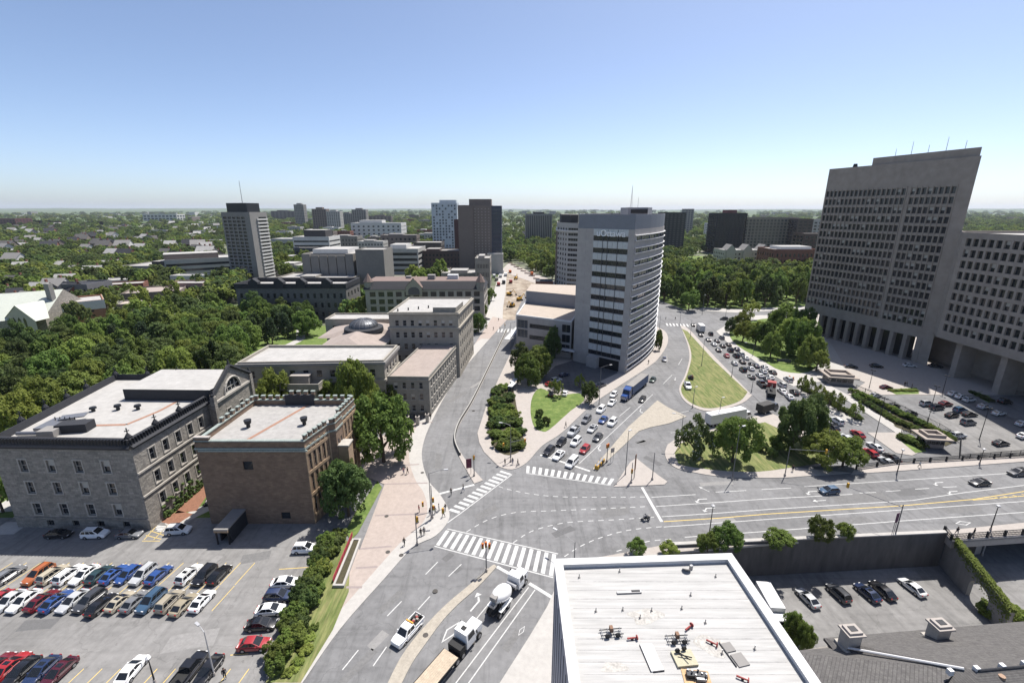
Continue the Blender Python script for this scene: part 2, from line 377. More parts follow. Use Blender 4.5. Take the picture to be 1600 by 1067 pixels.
# islands on the right
ISL = smooth([(1063, 509), (1068, 522), (1075, 542), (1077, 561), (1070, 587), (1061, 609), (1072, 629), (1100, 642), (1129, 640), (1160, 630), (1175, 618)], 4)
slab('traffic_island', PX(*[(p.x, p.y) for p in ISL]) + PX((1120, 561), (1080, 518), (1070, 510)), 0.15, M_CONC)
IS2 = smooth([(1065, 514), (1070, 523), (1078, 543), (1080, 561), (1073, 587), (1064, 609), (1075, 627), (1101, 638), (1128, 636), (1156, 627), (1168, 613)], 4)
sheet('grass_island', PX(*[(p.x, p.y) for p in IS2]) + PX((1115, 563), (1074, 518)), 0.17, M_GRASSD)
slab('traffic_island', PX((926, 733), (982, 667), (1027, 626), (1044, 637), (1073, 651), (1045, 662), (1016, 668), (998, 674), (960, 710), (931, 737)), 0.15, M_TAN)
slab('traffic_island', PX((959, 761), (985, 722), (994, 716), (1010, 729), (1030, 744), (1043, 753), (1038, 757.5)), 0.15, M_CONC)
NK = smooth([(1043, 695), (1039, 708), (1043, 720), (1058, 732), (1087, 739), (1129, 745), (1213, 747), (1269, 743.5), (1330, 739)], 4)
TRI = PX(*[(p.x, p.y) for p in NK]) + [Vector((67.5, 98.4))] + EDGE[::-1][1:3] + [G(1178, 651), G(1140, 663), G(1092, 673), G(1060, 683)]
slab('traffic_island', TRI, 0.14, M_CONC)
sheet('grass_island', PX(*smooth([(1054, 708), (1058, 720), (1068, 728), (1129, 736), (1185, 737.5), (1236, 731)], 3)) + [G(1300, 722), G(1270, 700), G(1212, 668), G(1195, 660), G(1143, 671), G(1095, 681), G(1062, 694)], 0.155, M_GRASSD)
# far side streets and the garden by the concrete tower
slab('pavement', PX((1119, 518), (1140, 505), (1180, 493), (1258, 491), (1300, 540), (1330, 590), (1260, 600), (1240, 604), (1225, 597), (1195, 577.5), (1174, 561), (1144, 543)), 0.13, M_CONCW)
sheet('lawn', PX(*smooth([(1140, 520), (1165, 503), (1250, 500), (1280, 560), (1262, 582), (1222, 580), (1190, 563), (1152, 540)], 3, True)), 0.145, M_GRASS)
slab('pavement', PX((1090, 485), (1150, 489), (1300, 481), (1300, 478), (1150, 484), (1100, 480)), 0.13, M_CONCW)
slab('riverside_lawn', PX((1018, 462), (1024, 467), (1069, 484), (1095, 481), (1150, 483), (1300, 477), (1420, 440), (1300, 400), (1020, 400)), 0.12, M_GRASS)
slab('plaza', PX((1258, 491), (1300, 540), (1330, 590), (1352, 598)) + [Vector((113, A0.y + .3)), Vector((330, A0.y + .3)), Vector((330, 300)), Vector((200, 290))], 0.14, M_CONC)
# approach side: pavements, verge and the fenced lot (on the slope)
PR = lambda *p: [GR(a, b) for a, b in p]
slab('pavement', PR((1246, 606), (1258, 611), (1350, 661), (1342, 666), (1312, 655), (1254, 620)), 0.13, M_CONCW, True)
slab('pavement', PR((1292, 600), (1326, 618), (1412, 672), (1405, 680), (1322, 625), (1285, 607)), 0.13, M_CONCW, True)
slab('pavement', PR((1355, 676), (1405, 676), (1440, 705), (1425, 712), (1400, 708)), 0.12, M_CONC, True)
slab('verge', PR((1326, 614), (1337, 611), (1460, 672), (1495, 690), (1478, 697), (1400, 668)), 0.15, M_SOIL, True)
slab('verge', PR((1398, 682), (1420, 678), (1440, 690), (1447, 706), (1430, 708)), 0.15, M_GRASS, True)
slab('verge', PR((1385, 609), (1432, 606), (1436, 616), (1400, 617)), 0.15, M_GRASS, True)
slab('verge', PR((1515, 615), (1535, 612), (1552, 625), (1545, 630)), 0.15, M_GRASS, True)
sheet('parking_lot', [GR(1352, 604), GR(1470, 668), GR(1500, 692), Vector((125, 108)), Vector((300, 120)), Vector((300, A0.y - .4)), Vector((112, A0.y - .4))], 0.02, M_ASPHL, True)
# bridge deck and its pavements
NR = [G(1336, 733), G(1400, 724), G(1600, 713)]; d = (NR[2] - NR[1]).normalized(); NR.append(NR[2] + d * 180)
SR = [WALLC, G(1488, 846), G(1600, 838)]; d2 = (SR[2] - SR[1]).normalized(); SR.append(SR[2] + d2 * 180)
b = MB(); b.prism([Vector((67.6, 98.3))] + NR + SR[::-1], -1.5, -0.02, M_ASPH, M_CONC)
for x in range(88, 240, 14):
    pass
db = b.build('bridge_deck'); tag(db, kind='structure')
NKB = [G(1330, 741), G(1400, 736.5), G(1600, 721.6)]; NKB.append(NKB[2] + (NKB[2] - NKB[1]).normalized() * 180)
slab('pavement', NKB + NR[::-1], 0.15, M_CONC)
SKB = [G(1470, 830), G(1600, 817)]; SKB.append(SKB[1] + d2 * 180)
slab('pavement', SKB + SR[::-1], 0.15, M_CONC)
slab('pavement', [Vector((9.5, 67.5)), G(1000, 868), G(1180, 852), G(1300, 843), G(1470, 830), WALLC, WALLL, Vector((12, 67.4))], 0.14, M_CONC)
# bridge piers
for i, (x, y) in enumerate([(93, 84), (108, 86), (123, 88), (139, 90)]):
    b = MB(); b.box((x, y, -4.4), (1.4, 14, 5.9), M_CONC, R(8)); tag(b.build('bridge_pier'), kind='structure')
# walls of the cutting and of the sunken yard
def thing(name, label, cat, loc=(0, 0, 0), rz=0, group=None): return tag(empty(name, loc, rz), label, cat, group)
M_WALLC = mat('weathered_wall', (0.20, 0.19, 0.18), 0.95, var=0.25, scale=0.25, bump=0.3, stretch=(1, 1, 0.3))
M_WALLD = mat('dark_stained_wall', (0.10, 0.095, 0.092), 0.95, var=0.3, scale=0.3, bump=0.3, stretch=(1, 1, 0.25))
def longwall(name, label, pts, z0, z1, t, m, capm=None, cap_h=0.25, proud=0.08):
    th = thing(name, label, 'wall', (pts[0].x, pts[0].y, 0)); L = Vector((pts[0].x, pts[0].y, 0)); o = Vector((pts[0].x, pts[0].y))
    b = MB(); c = MB()
    for p, q in zip(pts[:-1], pts[1:]):
        e = (q - p).normalized(); n = Vector((e.y, -e.x))
        fp = [p - o, q - o, q + n * t - o, p + n * t - o]
        b.prism(fp, z0, z1, m)
        c.prism([p - n * proud - e * .0 - o, q - n * proud - o, q + n * (t + proud) - o, p + n * (t + proud) - o], z1, z1 + cap_h, capm or M_CONCW)
    b.build('wall_face', th); c.build('coping', th)
    return th
longwall('retaining_wall', 'tall dark stained retaining wall behind the sunken parking yard', [WALLL, WALLC], ZL - .3, 0.55, 0.6, M_WALLD, M_CONCW, 0.22)
YR = [WALLC + Vector((0.5, 0)), G(1572, 962, -3.2) + Vector((0, 0))]
YR[1] = Vector((76.5, 47.0))
for p, q in zip(EDGE[:-1], EDGE[1:]):
    b = MB(); b.face([V3(p, -8), V3(q, -8), V3(q, 0.1), V3(p, 0.1)], M_WALLC); tag(b.build('cutting_wall'), kind='structure')
b = MB(); b.face([V3(EDGE[-1], -9), V3(WALLC, -9), V3(WALLC, 0.0), V3(EDGE[-1], 0.0)], M_WALLC); tag(b.build('abutment'), kind='structure')
# repaired patches and utility cuts in the carriageway
rpt = random.Random(12)
M_PAT = [mat('asphalt_patch_dark', (.115, .114, .115), .95, var=.15, scale=1.2), mat('asphalt_patch_mid', (.145, .143, .142), .95, var=.2, scale=.8), mat('asphalt_patch_pale', (.215, .21, .205), .95, var=.15, scale=.8)]
for px, py, w, d_, a_, k in [(1345, 778, 13, 3.2, .1, 1), (1420, 768, 7, 2.6, .1, 0), (1245, 805, 9, 2.2, .1, 1), (1130, 812, 5, 1.4, .1, 2), (1330, 812, 8, 1.8, .1, 1), (1500, 795, 9, 2.2, .1, 1), (960, 800, 7, 2.4, .3, 1), (880, 830, 5, 1.6, .5, 0), (760, 800, 6, 2.0, .7, 1), (700, 870, 2.2, 1.2, .9, 0), (715, 890, 1.6, 1.0, .9, 0), (610, 940, 5, 1.2, 1.0, 1), (590, 1000, 3, 1.4, 1.0, 2), (560, 1040, 6, 1.2, 1.0, 1), (800, 1000, 4, 1.2, 1.0, 1), (700, 1040, 5, 1.3, 1.0, 0), (685, 720, 8, 1.4, 1.7, 1), (715, 620, 10, 1.5, 1.1, 1), (745, 600, 8, 1.3, 1.1, 2), (770, 690, 5, 1.2, 2.2, 0), (930, 690, 7, 1.3, 1.0, 1), (880, 715, 4, 1.2, .9, 0), (1010, 690, 6, 2.0, .6, 1), (1020, 720, 5, 1.6, 2.2, 0), (1050, 600, 9, 1.6, 1.1, 1), (1040, 560, 9, 1.8, 1.3, 2), (1120, 755, 8, 1.4, .1, 2), (1000, 690, 3, 1, .4, 0), (120, 950, 8, 2.5, .1, 1), (300, 1000, 7, 3, .2, 2), (60, 975, 5, 2, .1, 0), (400, 870, 5, 2.4, .3, 1), (330, 880, 4, 1.4, 1.3, 2)]:
    p = G(px, py); q = [(x * w / 2 * rpt.uniform(.9, 1.05), y * d_ / 2 * rpt.uniform(.85, 1.1)) for x, y in ((-1, -1), (0, -1.05), (1, -1), (1, 1), (.2, .95), (-1, 1))]; c_, s_ = math.cos(a_), math.sin(a_)
    sheet('road_patch', [(p.x + x * c_ - y * s_, p.y + x * s_ + y * c_) for x, y in q], .0195 if px < 480 and py > 830 else .0135, M_PAT[k])
# ---------------- painted markings
def zm(ox, oy, k, *pts): return [(ox + x / k, oy + y / k) for x, y in pts]
def crosswalk(a, b_, c, d_, n, duty=0.5):
    bm = MB(); a, b_, c, d_ = G(*a), G(*b_), G(*c), G(*d_)
    for i in range(n):
        t0 = i / (n - 1 + duty); t1 = t0 + duty / (n - 1 + duty)
        bm.face([V3(c.lerp(d_, t0), .02), V3(c.lerp(d_, t1), .02), V3(a.lerp(b_, t1), .02), V3(a.lerp(b_, t0), .02)], M_WHITE)
    o = bm.build('crosswalk_marking'); tag(o, kind='structure')
crosswalk((697, 828), (869, 866), (681, 851), (864, 900), 16)
crosswalk((701, 797), (783, 735), (716, 802), (799, 740), 13)
crosswalk((823, 727.5), (960, 748), (822, 738), (954, 757), 14)
crosswalk((764, 514), (806, 514), (762, 519), (804, 519), 9)
crosswalk((1040, 505), (1085, 507), (1042, 509), (1088, 511), 9)
marking('lane_marking', [[(679, 853), (864, 902)], [(699, 826), (872, 865)], [(697, 818), (718, 803), (800, 741)], [(822, 739), (954, 758)]], 0.22, M_WHITE, 0.021)
marking('stop_line', [[(686, 771.5), (741, 757)], [(844, 710.5), (862, 716), (922, 736)], [(1003, 761), (1034, 815)], [(776.5, 885), (796, 896)], [(827, 911), (862, 932.5)]], 0.6, M_WHITE)
marking('lane_marking', [[(684, 877.5), (665, 897)], [(627.5, 939), (605, 962)], [(560, 1015), (535, 1046)], [(721, 881), (701, 900)], [(672, 931), (653, 952)], [(604, 1010), (583, 1040)], [(826, 917), (712, 1067)], [(836, 921), (732, 1067)], [(761, 946), (735, 978), (655, 1080)]], 0.16, M_WHITE)
for a in ([(460, 355), (530, 375), (650, 398), (800, 412), (1000, 415), (1280, 413)], [(280, 608), (400, 540), (550, 500), (750, 490), (1000, 480), (1290, 466)], [(540, 668), (640, 605), (780, 565), (900, 550), (1100, 540), (1330, 525)],
          [(825, 745), (900, 695), (1010, 645), (1180, 598), (1380, 577)], [(1115, 715), (1200, 690), (1290, 660), (1420, 647)]):
    pp = smooth(zm(650, 660, 3.5575, *a), 6); marking('lane_marking', [[(p.x, p.y) for p in pp]], 0.17, M_WHITE, 0.018, (1.1, 1.0))
marking('lane_marking', [[(1018, 776.6), (1087, 772.4)], [(1256, 760), (1565, 740), (1640, 735)], [(1025, 791), (1120, 784.6), (1200, 779), (1332, 772)], [(1034, 807), (1120, 801.5), (1200, 795.6), (1425, 781.6), (1509, 769), (1600, 758), (1660, 751)],
    [(1037, 823), (1120, 817), (1200, 811), (1600, 783), (1680, 777)], [(1070, 839), (1250, 826), (1402, 814), (1600, 800), (1690, 794)], [(1118, 768.5), (1166, 766)], [(1190, 764.5), (1236, 762)],
    [(1343, 770), (1369, 769)], [(1384, 767.5), (1407, 766)], [(1430, 764), (1452, 762.7)], [(1473, 761), (1495, 760)]], 0.17, M_WHITE)
marking('lane_marking', [[(1037, 814.7), (1120, 809.4), (1200, 802.7), (1408, 790), (1520, 780), (1600, 767.5), (1660, 758)], [(1520, 781), (1600, 774.6), (1690, 768)]] + [[(1540 + 14 * i, 779 - 1.9 * i), (1548 + 14 * i, 779 - 1.2 * i)] for i in range(1, 6)], 0.17, M_YEL)
marking('lane_marking', [[(905, 724), (972, 661), (1020, 616)], [(860, 714), (873, 702)], [(906, 664), (920, 652)], [(948, 668), (958, 658)], [(968, 650), (985, 636)], [(1036, 600), (1050, 586)], [(1060, 570), (1066, 560)], [(1046, 650), (1062, 645), (1080, 641)], [(1085, 676), (1068, 674), (1048, 676)]], 0.16, M_WHITE)
marking('lane_marking', [[(1100, 527), (1180, 600)], [(1110, 522), (1205, 604)]], 0.14, M_WHITE, 0.02, (3, 6))
def arrow(px, py, ang, kind, s=1.0):
    b = MB(); p = G(px, py); Mx = Matrix.Translation((p.x, p.y, 0.019)) @ Matrix.Rotation(ang, 4, 'Z') @ Matrix.Scale(s * .8, 4)
    f = lambda l: b.face([Mx @ Vector((x, y, 0)) for x, y in l], M_WHITE)
    if kind == 'left':
        f([(-.1, -2), (.15, -2), (.15, .3), (-.1, .05)]); f([(-.1, .05), (.15, .3), (-.5, .95), (-.62, .72)]); f([(-.95, .4), (-.35, 1.45), (-1.2, 1.35)])
    elif kind == 'up':
        f([(-.1, -1.8), (.1, -1.8), (.1, .8), (-.1, .8)]); f([(-.5, .7), (.5, .7), (0, 1.8)])
    elif kind == 'diamond':
        q = [(0, -2), (.75, 0), (0, 2), (-.75, 0)]; r = [(x * .72, y * .8) for x, y in q]
        for i in range(4): j = (i + 1) % 4; f([q[i], q[j], r[j], r[i]])
    tag(b.build('lane_marking'), kind='structure')
RD = (G(820, 920) - G(700, 1080)); ra = math.atan2(RD.y, RD.x) - math.pi / 2
arrow(747, 940, ra, 'left', 1.3); arrow(704, 987, ra, 'diamond', 1.3); arrow(815, 985, ra, 'diamond', .6)
for p in ((1093, 780), (1105, 794), (1280, 782), (1265, 768), (1463, 754), (1485, 768)): arrow(*p, R(96), 'left' if p[0] % 2 else 'up', 1.1)
arrow(1100, 764, R(40), 'up', .9); arrow(1505, 817, R(95), 'diamond', 1.1)
arrow(935, 700, math.pi + ra * .9, 'left', 1.1); arrow(1000, 642, math.pi + ra * .8, 'left', 1.1); arrow(935 + 120, 592, math.pi + ra * .7, 'up', 1.1)
LOTDIR = Vector((0.13, 1)).normalized()
def stall_lines(y0, x0, x1, n, ln):
    b = MB()
    for i in range(n + 1):
        x = x0 + (x1 - x0) * i / n; p = Vector((x, y0)); ribbon(b, [p, p + LOTDIR * ln], 0.11, M_YEL, 0.022)
    tag(b.build('stall_marking'), kind='structure')
stall_lines(62.2, -94.2, -46.2, 19, 5.0); stall_lines(57.0, -94.8, -46.8, 19, 5.0); stall_lines(42.5, -74, -36.5, 15, 5.2)
marking('stall_marking', [[(225, 843), (246, 820)], [(240, 843), (262, 821)], [(222, 845), (250, 845)], [(228, 836), (252, 842)], [(235, 829), (256, 836)], [(436, 889), (482, 886)], [(360, 1023), (388, 1021)], [(400, 950), (420, 951)]], 0.12, M_YEL, 0.022)
marking('stall_marking', [[(241 + i * 1.5, 821 + i * 2.6), (262 + i * 1.5, 823 + i * 2.6)] for i in range(4)], 0.3, M_WHITE, 0.022)
marking('path', [[(360, 624), (385, 590), (395, 575)], [(355, 640), (300, 760)], [(262, 822), (330, 790), (352, 740)]], 3.0, M_CONCW, 0.02)
marking('path', [[(330, 745), (290, 800), (262, 818)]], 4.0, mat('red_gravel', (0.20, 0.10, 0.065), 1, var=0.3, scale=1.5), 0.024)
marking('path', [[(480, 510), (430, 512), (360, 516), (300, 512)], [(470, 480), (470, 530), (410, 560)]], 4.0, M_CONCW, 0.02)
marking('path', [[(0, 800), (30, 780), (60, 770)], [(30, 815), (0, 835)]], 5.0, M_CONCW, 0.021)
for i, (x, y) in enumerate([(606, 863), (627, 868), (604, 807), (665, 1006 - 13), (660, 739), (738, 1019 - 15), (1103, 608 - 1), (680, 924), (740, 642), (1050, 700)]):
    b = MB(); p = G(x, y); b.tube((p.x, p.y, 0.0), (p.x, p.y, 0.155 if i != 9 else .02), 0.42, 0.42, mat('manhole_iron', (0.06, 0.055, 0.05), 0.7, var=.2), 14)
    tag(b.build('manhole_cover'), kind='structure')
# construction ground far along the left street
sheet('construction_ground', PX((770, 500), (775, 470), (782, 440), (790, 420), (818, 428), (845, 440), (822, 455), (806, 490), (805, 500)), 0.03, mat('site_dirt', (.22, .175, .135), 1, var=.4, scale=.12, bump=.6, col2=(.30, .26, .21)))
sheet('pavement', PX((752, 508), (768, 470), (776, 440), (780, 425), (792, 425), (790, 455), (786, 480), (785, 508)), 0.045, M_CONCW)
sheet('road', PX((782, 423), (795, 411), (905, 455), (900, 466)), 0.05, M_CONC)
# ------------------------------------------------------------------ building kit
WIN = {}
def window_mesh(w, h, kind, mull, glass, frame):
    key = (round(w, 2), round(h, 2), kind, mull, glass.name, frame.name)
    if key in WIN: return WIN[key]
    b = MB(); x = w / 2
    b.face([(-x, 0, 0), (x, 0, 0), (x, 0, h), (-x, 0, h)], glass)
    t = 0.07 if h < 4 else 0.1
    if kind != 'bare':
        b.box((0, -.03, t / 2), (w, .06, t), frame); b.box((0, -.03, h - t / 2), (w, .06, t), frame)
        for s in (-1, 1): b.box((s * (x - t / 2), -.03, h / 2), (t, .06, h - 2 * t), frame)
    for i in range(mull): b.box((-x + w * (i + 1) / (mull + 1), -.025, h / 2), (t * .9, .05, h - .02), frame)
    if kind == 'sash': b.box((0, -.035, h * .5), (w - 2 * t, .06, t), frame)
    if kind == 'blind': b.box((0, -.02, h * .72), (w - 2.2 * t, .02, h * .5), M_BLIND); b.box((0, -.035, h * .5), (w - 2 * t, .06, t), frame)
    if kind == 'sill': b.box((0, -.22, -.08), (w + .3, .3, .16), M_CONC)
    me = bpy.data.meshes.new('window'); me.from_pydata(b.v, [], b.f)
    for m in b.mats: me.materials.append(m)
    me.polygons.foreach_set('material_index', b.m); me.update(); WIN[key] = me
    return me
SUBM = {}
def sub_mesh(kind, wme):
    xs = [v.co.x for v in wme.vertices]; zs = [v.co.z for v in wme.vertices]; w, h = max(xs) - min(xs), max(zs) - min(zs); key = (kind, round(w, 2), round(h, 2))
    if key in SUBM: return SUBM[key]
    b = MB(); b.box((0, -.05, -.11), (w + .45, .16, .2), M_STONEL)
    if kind == 'surround':
        b.box((0, -.04, h + .14), (w + .5, .12, .26), M_STONEL)
        for s in (-1, 1): b.box((s * (w / 2 + .12), -.03, h / 2), (.22, .1, h - .02), M_STONEL)
    me = bpy.data.meshes.new(kind); me.from_pydata(b.v, [], b.f); me.materials.append(M_STONEL); me.update(); SUBM[key] = me; return me
def spec_rects(s, L):
    """window rectangles of one facade: n columns spread over [m0, L-m1], rows from zb with pitch dz"""
    out = []; m0 = s.get('m0', s.get('m', 1)); m1 = s.get('m1', s.get('m', 1)); n = s['n']
    w = s.get('w') or (L - m0 - m1); cell = (L - m0 - m1) / n
    for r in range(s['rows']):
        for c in range(n):
            if (r, c) in s.get('skip', ()): continue
            xc = m0 + cell * (c + .5); z = s['zb'] + r * s['dz']
            out.append((xc - w / 2, xc + w / 2, z, z + s['h']))
    return out
def facade(bm, p, q, z0, z1, rects, depth, wall, reveal):
    L = (q - p).length; e = (q - p) / L; nrm = Vector((e.y, -e.x))
    P = lambda x, z, d=0.0: (p.x + e.x * x - nrm.x * d, p.y + e.y * x - nrm.y * d, z)
    if not rects:
        bm.face([P(0, z0), P(L, z0), P(L, z1), P(0, z1)], wall); return
    rk = lambda v: round(v, 3)
    xs = sorted({0.0, rk(L)} | {rk(r[0]) for r in rects} | {rk(r[1]) for r in rects})
    zs = sorted({rk(z0), rk(z1)} | {rk(r[2]) for r in rects} | {rk(r[3]) for r in rects})
    ix = {v: i for i, v in enumerate(xs)}; iz = {v: i for i, v in enumerate(zs)}; hole = set()
    for r in rects:
        for i in range(ix[rk(r[0])], ix[rk(r[1])]):
            for j in range(iz[rk(r[2])], iz[rk(r[3])]): hole.add((i, j))
    for j in range(len(zs) - 1):
        i = 0
        while i < len(xs) - 1:
            if (i, j) in hole: i += 1; continue
            k = i
            while k < len(xs) - 1 and (k, j) not in hole: k += 1
            bm.face([P(xs[i], zs[j]), P(xs[k], zs[j]), P(xs[k], zs[j + 1]), P(xs[i], zs[j + 1])], wall); i = k
    for a, b, c, d in rects:
        for u in (((a, c), (b, c)), ((b, c), (b, d)), ((b, d), (a, d)), ((a, d), (a, c))):
            (x0, y0), (x1, y1) = u
            bm.face([P(x0, y0), P(x0, y0, depth), P(x1, y1, depth), P(x1, y1)][::-1], reveal)
def ring(bm, pts, z0, z1, out, inn, m):
    A = offset(pts, out); B = offset(pts, -inn); n = len(pts)
    for i in range(n):
        j = (i + 1) % n
        bm.face([V3(A[i], z0), V3(A[j], z0), V3(A[j], z1), V3(A[i], z1)], m)
        bm.face([V3(A[i], z1), V3(A[j], z1), V3(B[j], z1), V3(B[i], z1)], m)
        bm.face([V3(B[j], z0), V3(B[i], z0), V3(B[i], z1), V3(B[j], z1)], m)
        bm.face([V3(A[j], z0), V3(A[i], z0), V3(B[i], z0), V3(B[j], z0)], m)
def building(name, label, foot, z0, z1, wall, roof, specs=None, parapet=(0.7, 0.4), depth=0.22, bands=(), cat='building', parm=None,
             group=None, rim=None, roofz=None):
    foot = [Vector((p[0], p[1])) for p in foot]
    ar = area(foot)
    if ar < 0: raise ValueError(name + ' footprint must run counter-clockwise')
    o = foot[0].copy(); root = thing(name, label, cat, (o.x, o.y, z0), 0, group); f = [p - o for p in foot]
    O = Vector((0, 0, -z0)); bm = MB(); wins = []; ht = z1 - z0
    specs = specs or {}
    for i in range(len(f)):
        p, q = f[i], f[(i + 1) % len(f)]; L = (q - p).length; e = (q - p) / L; nr = Vector((e.y, -e.x)); rects = []
        ss = specs.get(i, specs.get('*'))
        for s in ([] if ss is None else ss if isinstance(ss, list) else [ss]):
            rr = spec_rects(s, L); rects += rr
            for r in rr:
                k = s.get('kind', 'sash')
                if k == 'mix2': k = random.choice(['sash'] * 6 + ['blind'])
                if k == 'mix': k = random.choice(['sash', 'sash', 'blind'])
                wins.append((s.get('part', 'window'), window_mesh(r[1] - r[0], r[3] - r[2], k, s.get('mull', 0), s.get('glass', M_GLASS), s.get('frame', M_FRAME)),
                             (p.x + e.x * (r[0] + r[1]) / 2 - nr.x * depth, p.y + e.y * (r[0] + r[1]) / 2 - nr.y * depth, r[2]), math.atan2(e.y, e.x), s.get('sub')))
        facade(bm, p, q, 0, ht, rects, depth, wall, wall)
    bm.build('wall', root)
    rb = MB(); T = tessellate_polygon([[V3(p, 0) for p in f]]); rz = ht if roofz is None else roofz
    rb.mesh([V3(p, rz) for p in f], [orient(t, f) for t in T], roof); ro = rb.build('roof', root)
    if parapet:
        pb = MB(); ring(pb, f, ht, ht + parapet[0], 0.0 if rim is None else rim, parapet[1], parm or wall); pb.build('parapet', root)
    for (z, h, out, m) in bands:
        q = MB(); ring(q, f, z, z + h, out, -0.02, m); q.build('string_course', root)
    # windows: up to 300 as parts of their own, any beyond that in one joined part
    for i, (nm, me, loc, rz_, sb) in enumerate(wins[:300]):
        wo = link(nm, me, root, loc, rz_)
        if sb: link(sb, sub_mesh(sb, me), wo, (0, -depth, 0))
    if len(wins) > 300:
        jb = MB()
        for nm, me, loc, rz_, sb in wins[300:]:
            Mx = Matrix.Translation(loc) @ Matrix.Rotation(rz_, 4, 'Z')
            jb.mesh([Mx @ v.co for v in me.vertices], [], M_GLASS); base = len(jb.v) - len(me.vertices)
            for pl in me.polygons:
                jb.f.append(tuple(base + a for a in pl.vertices)); jb.m.append(jb.mi(me.materials[pl.material_index]))
        tag(jb.build('windows', root), kind='stuff')
    return root, o
def part(root, o, name, fn, z0=0.0, smooth_=False):
    """a part modelled in world coordinates, stored relative to its thing"""
    b = MB(); fn(b)
    lx = root.location; b.v = [(x - lx.x, y - lx.y, z - lx.z) for x, y, z in b.v]
    return b.build(name, root, smooth=smooth_)
def lerp2(p, q, t): return Vector((p[0] + (q[0] - p[0]) * t, p[1] + (q[1] - p[1]) * t))

# ------------------------------------------------------------------ materials of the buildings
M_STONE = mat('grey_ashlar', (0.285, 0.262, 0.23), 0.95, brick=(0.95, 0.42, (0.145, 0.135, 0.12), (0.19, 0.175, 0.157)), var=0.26, scale=0.9, bump=1.0, bscale=2.2)
M_STONEL = mat('dressed_stone', (0.36, 0.335, 0.30), 0.9, var=0.12, scale=0.8)
M_BRICK = mat('brown_brick', (0.215, 0.150, 0.105), 0.95, brick=(0.8, 0.3, (0.13, 0.10, 0.085), (0.16, 0.11, 0.08)), var=0.18, scale=0.35)
M_TANB = mat('tan_brick', (0.33, 0.235, 0.155), 0.95, brick=(0.5, 0.16, (0.24, 0.19, 0.14), (0.27, 0.19, 0.125)), var=0.15, scale=0.5)
M_BEIGE = mat('beige_limestone', (0.30, 0.275, 0.235), 0.92, var=0.16, scale=0.35, bump=0.1)
M_BEIGED = mat('dark_limestone', (0.24, 0.225, 0.20), 0.92, var=0.18, scale=0.3, bump=0.1)  # darker tone of the beige limestone
M_COPPER = mat('copper_green', (0.24, 0.275, 0.255), 0.8, var=0.25, scale=1.5)
M_SLATE = mat('dark_slate', (0.028, 0.029, 0.034), 0.75, var=0.2, scale=1.5, bump=0.3)
M_CONCT = mat('tower_concrete', (0.30, 0.258, 0.225), 0.95, var=0.16, scale=0.15, bump=0.1)
M_CONCP = mat('panel_concrete', (0.38, 0.355, 0.34), 0.9, var=0.10, scale=0.25, brick=(3.0, 1.37, (0.30, 0.28, 0.27), (0.355, 0.33, 0.315)))
M_MECH = mat('blue_grey_metal', (0.20, 0.21, 0.24), 0.6, var=0.06, scale=0.4, metal=0.2)
M_SPAN = mat('spandrel_glass', (0.46, 0.48, 0.49), 0.25, var=0.12, scale=0.9, spec=0.6)
M_ROOFBR = mat('brown_metal_roof', (0.17, 0.125, 0.11), 0.85, var=0.15, scale=0.4)
M_SHING = mat('asphalt_shingle', (0.095, 0.09, 0.088), 0.95, var=0.25, scale=1.2, brick=(0.6, 0.11, (0.07, 0.066, 0.064), (0.115, 0.11, 0.105)))
M_WBAND = mat('white_panel', (0.55, 0.55, 0.55), 0.7, var=0.06, scale=1)
M_REDB = mat('red_brick', (0.20, 0.085, 0.06), 0.95, var=0.18, scale=0.5, brick=(0.6, 0.2, (0.2, 0.12, 0.1), (0.15, 0.06, 0.045)))
M_BEIGEROOF = mat('beige_roof', (0.36, 0.31, 0.265), 0.95, var=0.1, scale=0.3)
M_PATCH = mat('rust_walkway', (0.27, 0.155, 0.11), 0.95, var=0.2, scale=1)
M_FLAT = mat('flat_grey', (0.22, 0.21, 0.20), 0.9, var=0.1, scale=0.3)

# ---------------- grey stone college at the left
f = [(-97.3, 76.6), (-70.4, 75.8), (-69.4, 96.5), (-68.2, 96.5), (-68.0, 111.5), (-102.8, 111.5)]
HS = 18.0
st, so_ = building('stone_college', 'grey rough stone four storey building with black slate parapet beside the left parking lot', f, 0, HS, M_STONE, M_ROOFW,
    {0: [dict(n=4, rows=3, w=1.5, h=2.5, m0=2.6, m1=3.0, zb=3.1, dz=4.7, kind='mix', sub='surround'), dict(n=4, rows=1, w=1.4, h=1.3, m0=4.4, m1=2.2, zb=0.5, dz=1, kind='bare')],
     1: [dict(n=5, rows=3, w=1.35, h=2.6, m0=2.4, m1=1.4, zb=3.3, dz=4.9, kind='sash', sub='surround'), dict(n=5, rows=1, w=1.6, h=1.3, m0=2.4, m1=1.4, zb=.6, dz=1, kind='bare')],
     3: [dict(n=2, rows=3, w=1.3, h=2.6, m0=2.5, m1=2.5, zb=2.8, dz=4.4, sub='surround')], 5: dict(n=6, rows=3, w=1.4, h=2.5, m=2, zb=3.1, dz=4.7)}, parapet=None, depth=.35)
FS = [Vector(p) for p in f]
def stone_trim(b):
    for i in (0, 1, 3):
        p, q = FS[i], FS[(i + 1) % 6]; e = (q - p).normalized(); n = Vector((e.y, -e.x)); L = (q - p).length; m = p + e * L / 2
        a = math.atan2(e.y, e.x)
        for z, hh in ((7.3, .35), (12.3, .35)) if i else ((2.4, .2),):
            c = m + n * .1; b.box((c.x, c.y, z), (L, .24, hh), M_STONEL if i else M_STONE, a)
part(st, so_, 'string_course', stone_trim)
